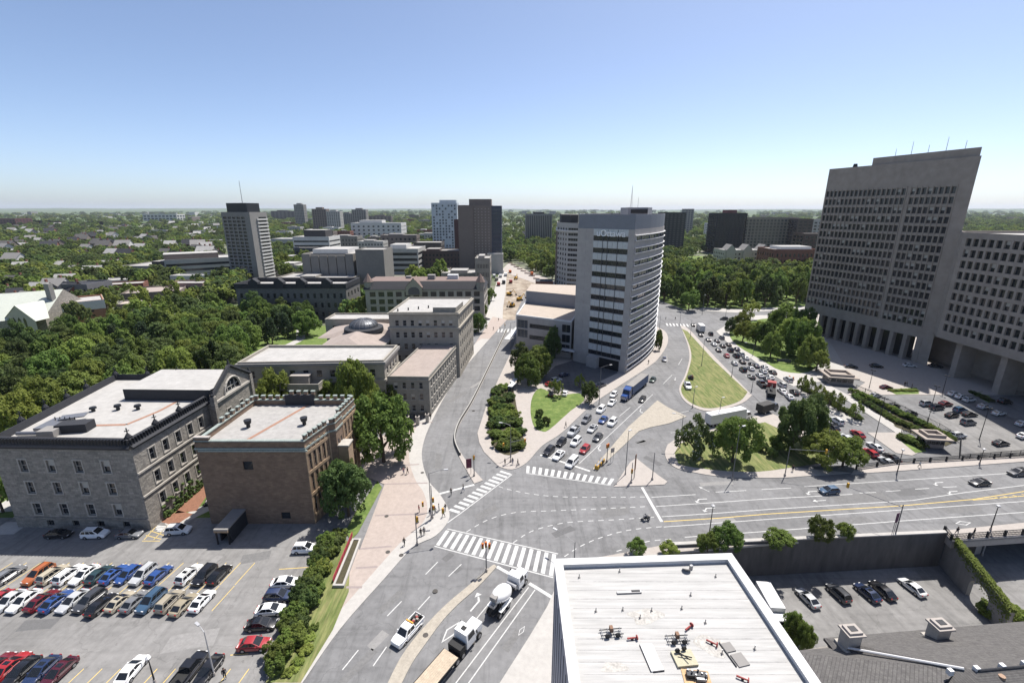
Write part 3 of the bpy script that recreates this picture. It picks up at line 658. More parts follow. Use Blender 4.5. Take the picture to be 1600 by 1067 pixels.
def slate(b):          # mansard-like parapet of dark slate with rolled ridge
    for i in (0, 1, 4, 5):
        p, q = FS[i], FS[(i + 1) % 6]; e = (q - p).normalized(); n = Vector((e.y, -e.x))
        if i == 4: p = Vector((-80, 111.5))
        for (o0, za), (o1, zb_) in zip(((0.35, HS - .5), (0.55, HS - .1), (.1, HS + .25), (-.35, HS + 1.35), (-.75, HS + 1.45)), ((0.55, HS - .1), (.1, HS + .25), (-.35, HS + 1.35), (-.75, HS + 1.45), (-.95, HS + .02))):
            b.face([V3(p + n * o0 - e * o0 * 0, za), V3(q + n * o0, za), V3(q + n * o1, zb_), V3(p + n * o1, zb_)], M_SLATE)
part(st, so_, 'slate_parapet', slate)
def ribs():
    me = None; out = []
    for i in (0, 1):
        p, q = FS[i], FS[i + 1]; e = (q - p).normalized(); n = Vector((e.y, -e.x)); L = (q - p).length; a = math.atan2(e.y, e.x)
        k = int(L / .62)
        for j in range(k):
            c = p + e * (L * (j + .5) / k) - n * .1
            if me is None:
                b = MB(); b.box((0, 0, 0), (.2, .5, 1.0), M_DARK); o = b.build('parapet_rib', st, (c.x - so_.x, c.y - so_.y, HS + .85)); me = o.data
            else: o = link('parapet_rib', me, st, (c.x - so_.x, c.y - so_.y, HS + .85))
            o.rotation_euler = (0, 0, a)
ribs()
def finial_mesh():
    b = MB(); b.box((0, 0, .6), (.9, .9, 1.2), M_SLATE); b.tube((0, 0, 1.2), (0, 0, 1.8), .55, .2, M_SLATE, 6); b.tube((0, 0, 1.8), (0, 0, 2.7), .12, .08, M_DARK, 5)
    b.box((0, 0, 2.35), (.75, .14, .16), M_DARK, .7); b.tube((0, 0, 2.7), (0, 0, 2.95), .18, .05, M_DARK, 5); return b
fm = None
for (x, y) in [(-71.2, 76.7), (-70.6, 82.6), (-70.3, 88.9), (-98.6, 84), (-99.6, 90), (-100.6, 96), (-101.6, 102), (-102, 110.8), (-94, 111), (-86, 111)]:
    if fm is None: o = finial_mesh().build('roof_finial', st, (x - so_.x, y - so_.y, HS + .5)); fm = o.data
    else: link('roof_finial', fm, st, (x - so_.x, y - so_.y, HS + .5))
GX = (-68.2, 96.5), (-68.0, 111.5)
def gable(b):
    x = -68.1; y0, y1 = 96.5, 111.5; ym = (y0 + y1) / 2; z0, ze, za = HS, HS + 1.6, HS + 6.2
    arch = [(ym + 3.0 * math.cos(t), HS - 1.2 + 1.3 + 3.0 * math.sin(t)) for t in [math.pi * i / 12 for i in range(13)]]
    outer_ = [(y0, z0), (y1, z0), (y1, ze), (ym + .01, za), (ym, za), (y0, ze)]
    loop = [(y0, z0), (ym - 3.0, z0)] + [(y, z) for y, z in arch[::-1]] + [(ym + 3.0, z0), (y1, z0), (y1, ze), (ym, za), (y0, ze)]
    pts = [Vector((y, z)) for y, z in loop]; T = tessellate_polygon([[V3(p, 0) for p in pts]])
    b.mesh([(x, p.x, p.y) for p in pts], [t for t in T], M_STONE)
    b.mesh([(x - .6, p.x, p.y) for p in pts], [t for t in T], M_STONE)
part(st, so_, 'gable', gable)
def gtrim(b):
    x = -68.1; y0, y1 = 96.5, 111.5; ym = (y0 + y1) / 2; ze, za = HS + 1.6, HS + 6.2
    for ya, yb in ((y0 - .3, ym), (y1 + .3, ym)):
        b.tube((x + .1, ya, ze - .1), (x + .1, yb, za + .1), .42, .42, M_SLATE, 6)
    for t in range(12):
        a0, a1 = math.pi * t / 12, math.pi * (t + 1) / 12
        b.tube((x + .08, ym + 3.2 * math.cos(a0), HS + .1 + 3.2 * math.sin(a0)), (x + .08, ym + 3.2 * math.cos(a1), HS + .1 + 3.2 * math.sin(a1)), .3, .3, M_STONEL, 5)
    b.box((x + .15, ym, HS - .4), (.5, 15, .5), M_STONEL)
    for y in (y0, y1): b.box((x + .1, y, 9.6), (.9, 1.0, 19.4), M_STONE)
    for y, z in ((y0, HS + 2.2), (y1, HS + 2.2), (ym, za + .6)): b.tube((x, y, z - .8), (x, y, z + .9), .45, .12, M_DARK, 6)
part(st, so_, 'gable_coping', gtrim)
def archw(b):
    ym = 104.0; x = -68.45; pts = [(ym - 2.95, HS + .02)] + [(ym + 2.95 * math.cos(t), HS + .1 + 2.95 * math.sin(t)) for t in [math.pi - math.pi * i / 12 for i in range(13)]] + [(ym + 2.95, HS + .02)]
    b.face([(x, y, z) for y, z in pts], M_GLASS)
    for k in (-1.5, 0, 1.5): b.box((x + .06, ym + k, HS + 1.2), (.12, .18, 2.3), M_FRAME)
    b.box((x + .06, ym, HS + 1.1), (.12, 5.8, .16), M_FRAME)
part(st, so_, 'arched_window', archw)
def pav(b):
    b.prism([(-89, 97.5), (-68.7, 97), (-68.7, 111), (-90, 111)], HS, HS + 2.7, M_ROOFW, M_SLATE)
part(st, so_, 'raised_roof', pav)
def stroof(b):
    b.box((-86.5, 82.5, HS + .9), (5.5, 2.6, 1.7), M_SLATE, .15); b.box((-89.5, 80.5, HS + .7), (3.0, 2.6, 1.4), M_FLAT, .1)
part(st, so_, 'roof_housing', stroof)
def stduct(b):
    b.box((-92.2, 84, HS + .5), (3.6, 5, .9), M_GREYM, .1); b.tube((-95.5, 80.0, HS + .6), (-88, 80.3, HS + .6), .4, .4, M_GREYM, 8); b.box((-90.5, 86.5, HS + 1.2), (4.2, 2.2, .2), M_GREYM, .4)
    for k in range(5): b.tube((-93 + k, 85.2, HS), (-93 + k, 85.2, HS + 1.6), .1, .1, M_DARK, 5)
part(st, so_, 'roof_duct', stduct)
for (x, y, s) in ((-86.2, 92.2, 1), (-91, 91.5, .8), (-82, 92.4, .9)):
    part(st, so_, 'roof_vent', lambda b: (b.tube((x, y, HS), (x, y, HS + .8 * s), .35, .35, M_DARK), b.tube((x, y, HS + .8 * s), (x, y, HS + 1.25 * s), .7, .6, M_DARK, 10)))
part(st, so_, 'roof_walkway', lambda b: (ribbon(b, [(-87, 84.5), (-78.6, 85), (-76.8, 91.5), (-76.5, 97)], .8, M_PATCH, HS + .03)))
part(st, so_, 'climbing_vine', lambda b: [b.box((-70.05 + random.uniform(0, .2) + 0.045 * (t := random.uniform(0, 9)) * .6, 79 + t * 1.7, random.uniform(.3, 5) * random.random()), (.4, .5, .4), L_DARK, random.random() * 3) for _ in range(150)])

# ---------------- brick hall with copper-capped battlements
HB = 17.0
f = [(-59.8, 77.6), (-39.2, 77.6), (-37.4, 84.6), (-36.2, 85.2), (-36.0, 88.4), (-37.0, 89), (-36.4, 97.5), (-59.4, 97.5)]
bh, bo = building('brick_hall', 'brown brick hall with flat grey roof and copper capped battlements', f, 0, HB, M_BRICK, M_ROOFG,
    {0: [dict(n=1, rows=1, w=1.9, h=1.8, m0=8.0, m1=10.0, zb=12.2, dz=1, kind='bare'), dict(n=1, rows=1, w=1.8, h=1.5, m0=14, m1=4.5, zb=1.2, dz=1, kind='bare')],
     1: [dict(n=4, rows=3, w=1.15, h=3.0, m0=.8, m1=.8, zb=2.6, dz=4.7, kind='sash', mull=1)], 3: [dict(n=2, rows=3, w=.7, h=2.4, m=.3, zb=2.5, dz=4.7)], 5: [dict(n=4, rows=3, w=1.1, h=2.6, m=.9, zb=2.6, dz=4.7, kind='sash')],
     6: [dict(n=6, rows=3, w=1.4, h=2.4, m=2, zb=2.6, dz=4.7)]}, parapet=(1.15, .45), rim=.0, parm=M_BRICK)
def tanface(b):
    FB = [Vector(p) for p in f]
    for i in (1, 5):
        p, q = FB[i], FB[i + 1]; L = (q - p).length; e = (q - p) / L; n = Vector((e.y, -e.x)); a = math.atan2(e.y, e.x)
        for z in (1.9, 6.6, 11.3, 15.6): c = p + e * L / 2 + n * .09; b.box((c.x, c.y, z), (L, .2, .6), M_TANB, a)
        k = 5
        for j in range(k + 1): c = p + e * (L * j / k * .96 + .2) + n * .06; b.box((c.x, c.y, 8.6), (.5, .14, 17), M_TANB, a)
part(bh, bo, 'tan_piers', tanface)
part(bh, bo, 'coping', lambda b: (ring(b, [Vector(p) for p in f], HB + 1.15, HB + 1.35, .12, .6, M_COPPER), ring(b, [Vector(p) for p in f], HB - .5, HB - .15, .18, -.02, M_COPPER)))
FB = [Vector(p) for p in f]; mm = None
for i, k in ((1, 5), (2, 1), (3, 3), (5, 6), (6, 14), (7, 11)):
    p, q = FB[i], FB[(i + 1) % 8]; L = (q - p).length; e = (q - p) / L; n = Vector((e.y, -e.x)); a = math.atan2(e.y, e.x)
    for j in range(k):
        if i == 7 and j > 6: continue
        c = p + e * (L * (j + .5) / k) - n * .22
        hh = HB + 1.35 + (1.1 if i == 6 and 5 <= j <= 8 else 0)
        if mm is None:
            b = MB(); b.box((0, 0, .4), (.75, .5, .8), M_BRICK); b.box((0, 0, .9), (.9, .65, .2), M_COPPER); o = b.build('battlement', bh, (c.x - bo.x, c.y - bo.y, hh)); mm = o.data
        else: o = link('battlement', mm, bh, (c.x - bo.x, c.y - bo.y, hh))
        o.rotation_euler = (0, 0, a)
part(bh, bo, 'raised_battlement_wall', lambda b: b.box((-48.6, 97.2, HB + 1.2), (6.6, .7, 2.6), M_SLATE))
part(bh, bo, 'front_parapet', lambda b: (b.box((-58.4, 77.85, HB + 1.4), (2.6, .5, 1.0), M_BRICK), b.box((-58.4, 77.85, HB + 2.0), (2.9, .75, .22), M_CONC), b.box((-49.0, 77.45, HB - .7), (20.6, .3, .3), M_COPPER)))
for x, y in ((-54.3, 85.8), (-43.3, 87.0)):
    part(bh, bo, 'roof_vent', lambda b: (b.tube((x, y, HB), (x, y, HB + .9), .38, .38, M_DARK, 10), b.tube((x, y, HB + .9), (x, y, HB + 1.7), .62, .75, M_DARK, 12)))
part(bh, bo, 'roof_walkway', lambda b: ribbon(b, [(-52.2, 78.2), (-46.8, 97)], .75, M_PATCH, HB + .03))
part(bh, bo, 'roof_hatch', lambda b: b.box((-53.3, 78.9, HB + .4), (.9, .7, .8), M_FLAT))
part(bh, bo, 'stair_bay', lambda b: (b.box((-35.4, 86.8, 6.4), (2.6, 2.6, 12.8), M_TANB), b.box((-35.4, 86.8, 12.95), (2.9, 2.9, .3), M_STONEL), b.box((-34.05, 86.8, 2), (.12, 1.4, 3.4), M_GLASS)))
tag(part(*(lambda t: (t, None))(thing('loading_canopy', 'dark covered loading entrance against the brown brick wall', 'canopy', (-53.8, 74.6, 0))), 'canopy_roof', lambda b: (b.box((-53.8, 74.6, 3.3), (2.6, 6.2, .3), M_FLAT), b.box((-53.8, 71.6, 2.95), (2.6, .2, .4), M_TANB))), None)
cn = bpy.data.objects['loading_canopy']
part(cn, None, 'canopy_wall', lambda b: (b.box((-52.7, 74.9, 1.57), (.25, 5.4, 3.1), M_SLATE), b.box((-54.9, 75.2, 1.57), (.25, 4.8, 3.1), M_SLATE)))
for x in (-54.9, -52.7): part(cn, None, 'post', lambda b: b.box((x, 71.8, 1.5), (.22, .22, 3.0), M_DARK))

# ---------------- domed college complex
HC = 17.4
f = [(-78.6, 124.2), (-37.3, 126.3), (-37.0, 141.8), (-78.8, 141.8)]
sp = lambda n, zb=3.2, rows=3, w=1.5, h=2.3, dz=4.9, **k: dict(n=n, rows=rows, w=w, h=h, m=1.5, zb=zb, dz=dz, kind='mix', **k)
c1, o1 = building('college_front_wing', 'beige limestone college wing with balcony portico and white flat roof', f, 0, HC, M_BEIGE, M_ROOFW,
    {0: [dict(n=10, rows=1, w=1.6, h=2.3, m=1.6, zb=13.1, dz=1, kind='mix', sub='sill'), dict(n=10, rows=2, w=1.6, h=2.6, m=1.6, zb=2.6, dz=4.7, kind='mix', sub='sill')], 1: sp(4), 3: sp(4)}, parapet=(.8, .5), bands=((11.7, .6, .45, M_BEIGE), (HC - .5, .8, .6, M_FLAT), (6.4, .25, .12, M_STONEL)))
part(c1, o1, 'balcony', lambda b: (b.box((-60.8, 122.2, 11.6), (13.5, 5.2, .6), M_BEIGE), b.box((-60.8, 119.8, 12.6), (13.3, .35, 1.3), M_BEIGED), b.box((-67.3, 122, 12.6), (.35, 4.2, 1.3), M_BEIGED), b.box((-54.3, 122, 12.6), (.35, 4.2, 1.3), M_BEIGED)))
part(c1, o1, 'balcony_housing', lambda b: (b.box((-60.5, 123.4, 13.4), (5, 2.2, 2.4), M_FLAT), b.box((-60.5, 123.4, 14.7), (5.4, 2.6, .25), M_CONC)))
for x in (-66, -62.6, -59, -55.5): part(c1, o1, 'column', lambda b: (b.tube((x, 120.3, .6), (x, 120.3, 11.0), .62, .52, M_BEIGE, 12), b.box((x, 120.3, .3), (1.6, 1.6, .6), M_BEIGE), b.box((x, 120.3, 11.15), (1.4, 1.4, .3), M_BEIGE)))
f = [(-37.0, 127.2), (-24.6, 126.8), (-20.4, 160.5), (-33.2, 160.5)]
building('college_street_wing', 'low beige wing with brown gravel roof along the curving street', f, 0, 12.4, M_BEIGED, M_ROOFB,
    {0: dict(n=4, rows=3, w=1.1, h=1.9, m=1.2, zb=1.8, dz=3.6, kind='mix', sub='sill'), 1: dict(n=12, rows=3, w=1.15, h=2.0, m=1.0, zb=1.8, dz=3.6, kind='sash', sub='sill')}, parapet=(.45, .35), bands=((11.6, .3, .2, M_BEIGE),))
HN = 24.2
f = [(-44.4, 153.0), (-33.3, 153.0), (-33.2, 160.8), (-20.3, 160.8), (-20.3, 153.0), (-19.0, 153.0), (-16.4, 186), (-43, 186)]
f = [(-44.4, 160.9), (-19.4, 160.9), (-16.6, 190), (-43.4, 190)]
c3, o3 = building('college_corner_block', 'tall beige corner block with white roof above the brown roofed wing', f, 0, HN, M_BEIGE, M_ROOFW,
    {0: [dict(n=8, rows=5, w=1.3, h=2.2, m=1.4, zb=2, dz=4.4, kind='mix', sub='sill')], 1: dict(n=8, rows=5, w=1.3, h=2.4, m=1.4, zb=2, dz=4.4, kind='sash'), 3: dict(n=7, rows=5, w=1.3, h=2.4, m=1.4, zb=2, dz=4.4)}, parapet=(.6, .4), bands=((18.6, .6, .55, M_BEIGE), (HN - .3, .5, .5, M_BEIGE)))
part(c3, o3, 'roof_house', lambda b: b.prism([(-28.5, 161.5), (-20.2, 161.5), (-18.8, 173), (-28, 173)], HN, HN + 2.2, M_ROOFW, M_BEIGED))
for k in range(6): part(c3, o3, 'roof_pipe', lambda b: b.tube((-42 + 3.4 * k, 165 + (k * 37 % 7), HN), (-42 + 3.4 * k, 165 + (k * 37 % 7), HN + 1.0), .25, .25, M_DARK))
f = [(-66, 142), (-45.5, 142), (-45, 174), (-66.5, 174)]
c4, o4 = building('college_middle_block', 'domed middle block with brown hipped roofs behind the white roof', f, 0, 14.5, M_BEIGED, M_ROOFB, {1: dict(n=6, rows=2, w=1.5, h=2.5, m=1.5, zb=4, dz=5), 3: dict(n=6, rows=2, w=1.5, h=2.5, m=1.5, zb=4, dz=5)}, parapet=None, bands=((13.9, .6, .6, M_BEIGE),))
def hip(b):
    def hr(x0, x1, y0, y1, z0, z1, ins, m):
        a = [(x0, y0, z0), (x1, y0, z0), (x1, y1, z0), (x0, y1, z0)]; xm = (x0 + x1) / 2
        r0, r1 = (xm, y0 + ins, z1), (xm, y1 - ins, z1)
        b.face([a[0], a[1], r0], m); b.face([a[1], a[2], r1, r0], m); b.face([a[2], a[3], r1], m); b.face([a[3], a[0], r0, r1], m)
    hr(-66.6, -45, 141.4, 168, 14.55, 18.2, 9, M_ROOFB); hr(-72, -38.5, 163, 181, 14.5, 18.4, 8, M_ROOFB)
part(c4, o4, 'hipped_roof', hip)
def dome(b):
    cx, cy, z = -55.6, 166.5, 17.2
    b.tube((cx, cy, z - .6), (cx, cy, z + .7), 7.2, 7.0, M_SLATE, 28); b.tube((cx, cy, z + .7), (cx, cy, z + 1.0), 6.8, 5.4, M_SLATE, 28)
part(c4, o4, 'dome_drum', dome)
M_DOME = mat('dome_lead', (0.10, 0.105, 0.115), 0.45, metal=0.5, var=.2)
def dome2(b):
    cx, cy, z, n = -55.6, 166.5, 18.2, 28; rings = [(5.2 * math.cos(t), 3.0 * math.sin(t)) for t in [math.pi / 2 * k / 6 for k in range(7)]]
    for (r0, h0), (r1, h1) in zip(rings[:-1], rings[1:]):
        for j in range(n):
            a0, a1 = 2 * math.pi * j / n, 2 * math.pi * (j + 1) / n
            b.face([(cx + r0 * math.cos(a0), cy + r0 * math.sin(a0), z + h0), (cx + r0 * math.cos(a1), cy + r0 * math.sin(a1), z + h0), (cx + r1 * math.cos(a1), cy + r1 * math.sin(a1), z + h1), (cx + r1 * math.cos(a0), cy + r1 * math.sin(a0), z + h1)], M_DOME)
part(c4, o4, 'dome', dome2, smooth_=True)
def dribs(b):
    cx, cy, z = -55.6, 166.5, 18.2
    for j in range(16):
        a = 2 * math.pi * j / 16; P = [(cx + 5.3 * math.cos(t) * math.cos(a), cy + 5.3 * math.cos(t) * math.sin(a), z + 3.06 * math.sin(t)) for t in [math.pi / 2 * k / 5 for k in range(6)]]
        for p, q in zip(P[:-1], P[1:]): b.tube(p, q, .09, .09, M_GREYM, 4, False)
part(c4, o4, 'dome_ribs', dribs)
f = [(-76, 181), (-44.5, 181), (-44.5, 192), (-76, 192)]
building('college_rear_wing', 'beige rear wing with pale flat roof behind the dome', f, 0, 17, M_BEIGE, M_ROOFW, {0: dict(n=7, rows=3, w=1.4, h=2.2, m=1.5, zb=3, dz=4.8)}, parapet=(.6, .4))

# ---------------- long arcaded hall with brown roof and gable
f = [(-81.0, 250), (-15.6, 252), (-15.0, 276), (-81.5, 276)]
a1_, ao = building('arcaded_hall', 'long pale stone hall with rows of arched windows under a brown roof', f, 0, 18.0, mat('pale_stone', (0.33, 0.305, 0.275), .92, var=.12, scale=.5), M_ROOFBR,
    {0: [dict(n=13, rows=4, w=3.2, h=2.7, m=1.6, zb=1.6, dz=4.1, kind='bare', mull=2, frame=M_FRAMED)], 1: dict(n=5, rows=4, w=2.6, h=2.7, m=1.6, zb=1.6, dz=4.1, mull=1)}, parapet=None, bands=((17.4, .5, .4, M_BEIGED), (9.6, .2, .15, M_STONEL)))
def aroof(b):
    A = [(-82, 249.4, 18), (-15, 251.4, 18), (-14.4, 276.6, 18), (-82, 276.6, 18)]; B = [(-81, 254, 22.0), (-17, 255.4, 22.0), (-17, 272.5, 22.0), (-81, 272.5, 22.0)]
    for i in range(4): j = (i + 1) % 4; b.face([A[i], A[j], B[j], B[i]], M_SLATE)
    b.face(B, M_ROOFBR)
part(a1_, ao, 'mansard_roof', aroof)
def agable(b):
    b.face([(-58.4, 249.2, 15), (-49.4, 249.4, 15), (-49.4, 249.4, 19.2), (-53.9, 249.3, 24.2), (-58.4, 249.2, 19.2)], M_BEIGE)
    b.face([(-58.6, 249.0, 19.1), (-53.9, 249.0, 24.6), (-53.9, 258, 24.6), (-58.6, 258, 19.1)], M_ROOFBR); b.face([(-53.9, 249.0, 24.6), (-49.2, 249.2, 19.1), (-49.2, 258, 19.1), (-53.9, 258, 24.6)], M_ROOFBR)
part(a1_, ao, 'gable', agable)
part(a1_, ao, 'arched_window', lambda b: b.face([(-57, 249.05, 15.2), (-50.8, 249.2, 15.2), (-50.8, 249.2, 17.2)] + [(-53.9 + 3.1 * math.cos(t), 249.12, 17.2 + 2.3 * math.sin(t)) for t in [math.pi * k / 8 for k in range(1, 8)]] + [(-57, 249.05, 17.2)], M_GLASSB))
for x in (-79.5, -17.5): part(a1_, ao, 'turret', lambda b: (b.tube((x, 252.5, 17), (x, 252.5, 22), 2.4, 2.4, M_BEIGED, 8), b.tube((x, 252.5, 22), (x, 252.5, 26.5), 2.8, .1, M_ROOFBR, 8)))
part(a1_, ao, 'roof_equipment', lambda b: (b.box((-46, 262, 23.3), (4, 4, 2.6), M_FLAT), b.box((-34, 264, 23.2), (6, 4, 2.4), M_WBAND), b.box((-60, 266, 22.6), (3, 3, 1.2), M_FLAT)))
# ---------------- round-fronted university tower with podium
HD = 58.5
cur = smooth([(43.1, 164.5), (52.4, 177.5), (59.6, 189.5), (65, 201), (67.8, 212), (67.2, 223), (62, 230)], 2)
f = [(25.2, 179.9)] + [tuple(p) for p in cur] + [(48, 232), (31, 206)]
nf = len(f)
specs = {0: [dict(n=1, rows=11, w=None, h=1.75, m0=7.0, m1=2.4, zb=4.9, dz=4.42, kind='frame', mull=6, glass=M_GLASS, frame=M_FRAMED)]}
for i in range(1, nf - 4): specs[i] = [dict(n=1, rows=12, w=None, h=1.6, m0=(2.0 if i == 1 else .02), m1=.02, zb=1.2, dz=4.38, kind='bare', mull=2, glass=M_GLASSB, frame=M_FRAMED)]
dt, do = building('university_tower', 'pale concrete office tower with curved ribbon window side and glass front strip', f, 0, 53.4, M_CONCP, M_ROOFB, specs, parapet=None, depth=.3)
FD = [Vector(p) for p in f]
part(dt, do, 'rooftop_screen', lambda b: ring(b, FD, 53.4, HD, -.15, .6, M_MECH))
part(dt, do, 'upper_roof', lambda b: b.prism(offset(FD, -.8), HD - 1.2, HD - 1.0, M_BEIGEROOF))
for kz in range(12):
    def fins(b):
        z = 3.2 + 4.38 * kz
        for i in range(1, nf - 3):
            p, q = FD[i], FD[i + 1]; e = (q - p).normalized(); n = Vector((e.y, -e.x))
            for zz in (z - .15, z - 2.05):
                b.face([V3(p, zz), V3(q, zz), V3(q + n * .55, zz + .1), V3(p + n * .55, zz + .1)], M_WBAND)
                b.face([V3(p + n * .55, zz + .1), V3(q + n * .55, zz + .1), V3(q + n * .55, zz + .25), V3(p + n * .55, zz + .25)], M_WBAND)
                b.face([V3(p + n * .55, zz + .25), V3(q + n * .55, zz + .25), V3(q, zz + .3), V3(p, zz + .3)], M_WBAND)
    part(dt, do, 'floor_ledge', fins)
p0, p1 = FD[0], FD[1]; e0 = (p1 - p0).normalized(); n0 = Vector((e0.y, -e0.x)); L0 = (p1 - p0).length; an0 = math.atan2(e0.y, e0.x)
for k in range(11):
    z = 6.75 + 4.42 * k
    def spn(b):
        wid = L0 - 9.4; c0 = p0 + e0 * 7.0
        for j in range(7):
            c = c0 + e0 * (wid * (j + .5) / 7) + n0 * .04; b.box((c.x, c.y, z + 1.25), (wid / 7 - .06, .12, 2.3), M_SPAN, an0)
    part(dt, do, 'spandrel_panel', spn)
for j in (2, 3, 5): part(dt, do, 'glass_mullion', lambda b: b.box((*(p0 + e0 * (7.0 + (L0 - 9.4) * j / 7) + n0 * .16), 29), (.14, .16, 48), M_FRAMED, an0))
part(dt, do, 'garage_opening', lambda b: b.box((*(p0 + e0 * 16.5 + n0 * .05), 2.3), (8.5, .3, 4.0), M_DARK, an0))
part(dt, do, 'entrance_pier', lambda b: b.box((*(p0 + e0 * 10.0 + n0 * 1.2), 2.3), (4.6, 2.4, 4.4), M_CONCP, an0))
def sign(b):
    pass
tc = bpy.data.curves.new('sign_text', 'FONT'); tc.body = 'uOttawa'; tc.size = 3.3; tc.extrude = .15; tc.offset = .03; tc.align_x = 'CENTER'
to = bpy.data.objects.new('tmp', tc); C.objects.link(to)
dg = bpy.context.evaluated_depsgraph_get(); tm = bpy.data.meshes.new_from_object(to.evaluated_get(dg)); bpy.data.objects.remove(to)
tm.materials.clear(); tm.materials.append(mat('sign_metal', (.80, .80, .80), .5))
c = p0 + e0 * 14.2 + n0 * .2
ts = link('sign_lettering', tm, dt, (c.x - do.x, c.y - do.y, 51.0 - 0.2)); ts.rotation_euler = (R(90), 0, an0)
part(dt, do, 'penthouse', lambda b: (b.prism([(50, 205), (58, 203), (63, 214), (62, 226), (52, 228)], HD - 1, HD + 2.6, M_BEIGEROOF, M_MECH), b.box((54.5, 203.8, HD + 1), (7, .5, 1.6), M_DARK, -.3)))
part(dt, do, 'antenna_mast', lambda b: [b.tube((53 + dx, 212 + dy, HD), (53, 212, HD + 12), .09, .05, M_WBAND, 4) for dx, dy in ((.5, 0), (-.4, .4), (-.3, -.5))] + [b.tube((57, 216, HD), (57, 216, HD + 7), .1, .06, M_GREYM, 4)])
f = [(1.9, 195.5), (24.6, 182.9), (32, 208), (36, 236), (8.5, 236)]
pd, po = building('podium_block', 'low pale podium with beige flat roof left of the curved tower', f, 0, 15.6, M_CONCP, M_BEIGEROOF,
    {0: [dict(n=1, rows=2, w=None, h=1.9, m0=6.5, m1=6.0, zb=6.0, dz=5.0, kind='frame', mull=8, frame=M_FRAMED), dict(n=1, rows=3, w=None, h=3.4, m0=21.6, m1=.6, zb=2.4, dz=4.3, kind='frame', mull=1), dict(n=1, rows=2, w=None, h=3.6, m0=.5, m1=20.4, zb=6.3, dz=4.2, kind='frame', mull=2, glass=M_GLASSB)],
     4: [dict(n=6, rows=3, w=4.5, h=3.0, m=1, zb=2.4, dz=4.3, kind='frame', mull=2, glass=M_GLASSB)]}, parapet=(.6, .5), parm=M_WBAND)
part(pd, po, 'upper_block', lambda b: b.prism([(7.0, 224), (30.5, 211), (37, 240), (10.5, 246)], 15.6, 21.8, M_BEIGEROOF, M_MECH))
part(pd, po, 'entrance_canopy', lambda b: b.box((23.0, 181.6, 4.3), (7, 3, .35), M_WBAND, an0 * .8))
part(pd, po, 'canopy_glass', lambda b: b.box((0.4, 206, 5.0), (2.6, 22, .2), M_WBAND, R(-14)))

# ---------------- concrete government tower and wing
HG = 77.5
f = [(149.3, 229.1), (159.9, 194.2), (165.9, 173.4), (184, 194.5), (173, 236)]
wk = dict(w=1.6, h=2.5, zb=14.6, dz=3.63, kind='mix2', frame=M_FRAMED)
gt, go = building('concrete_tower', 'tall brown grey concrete tower with deep square window grid', f, 10.5, HG, M_CONCT, M_ROOFG,
    {0: [dict(n=18, rows=15, m=.6, **dict(wk, zb=4.6))], 1: [dict(n=8, rows=15, m0=.9, m1=4.9, **dict(wk, zb=4.6))]}, parapet=(1.0, .6), depth=.4)
FG = [Vector(p) for p in f]
for i, n, m0_, m1_ in ((0, 18, .6, .6), (1, 8, .9, 4.9)):
    p, q = FG[i], FG[i + 1]; L = (q - p).length; e = (q - p) / L; nr = Vector((e.y, -e.x)); a = math.atan2(e.y, e.x); cell = (L - m0_ - m1_) / n
    rb_ = MB(); rb_.box((0, 0, -.6), (.3, .3, 54.4), M_CONCT); rme = None
    for k in range(n + 1):
        c = p + e * (m0_ + cell * k) + nr * .1
        if rme is None: o_ = rb_.build('facade_rib', gt, (c.x - go.x, c.y - go.y, 32.1)); rme = o_.data
        else: o_ = link('facade_rib', rme, gt, (c.x - go.x, c.y - go.y, 32.1))
        o_.rotation_euler = (0, 0, a)
    L2 = L - m0_ - m1_; c = p + e * (m0_ + L2 / 2) + nr * .03; fb_ = MB(); fb_.box((0, 0, 0), (L2, .14, .5), M_CONCT); fme = None
    for k in range(16):
        if fme is None: o_ = fb_.build('floor_band', gt, (c.x - go.x, c.y - go.y, 3.95 + 3.63 * k)); fme = o_.data
        else: o_ = link('floor_band', fme, gt, (c.x - go.x, c.y - go.y, 3.95 + 3.63 * k))
        o_.rotation_euler = (0, 0, a)
for i, n in ((0, 8), (1, 4)):
    for k in range(n):
        p = lerp2(FG[i], FG[i + 1], (k + (.02 if i == 0 else .1)) / n); ee = (FG[i + 1] - FG[i]).normalized()
        part(gt, go, 'ground_column', lambda b: b.box((p.x + 1.0, p.y, 5.2), (1.5, 2.2, 10.6), M_CONCT, math.atan2(ee.y, ee.x)))
part(gt, go, 'lobby_wall', lambda b: b.prism(offset(FG, -5), 0, 10.6, M_CONCT, mat('lobby_glass', (.03, .03, .035), .2)))
part(gt, go, 'end_pier', lambda b: b.prism([(164.3, 179.0), (165.9, 173.4), (171, 179.3), (169, 184)], 0, 10.5, M_CONCT))
part(gt, go, 'penthouse', lambda b: b.prism([(155.5, 211), (160.4, 195), (166.4, 174.6), (182, 193.5), (171, 222)], HG, HG + 4.0, M_ROOFG, M_CONCT))
part(gt, go, 'roof_antenna', lambda b: [b.tube((160 + k * 1.6, 205 - k * 6, HG + 3.8), (160 + k * 1.6, 205 - k * 6, HG + 7 + (k % 2) * 2), .1, .06, M_GREYM, 4) for k in range(5)] + [b.tube((154, 219, HG), (154, 219, HG + 2.4), 1.2, .7, M_DARK, 8)])
f = [(165.6, 173.9), (162.1, 168.5), (163.2, 98), (205, 98), (204, 180), (172, 180)]
gw, gwo = building('concrete_wing', 'lower concrete wing with square windows joined right of the tall tower', f, 13.5, 51.5, M_CONCT, M_ROOFW,
    {1: [dict(n=26, rows=9, w=1.85, h=2.6, m=1.2, zb=3.0, dz=3.9, kind='mix2', frame=M_FRAMED)]}, parapet=(.9, .6), depth=.7)
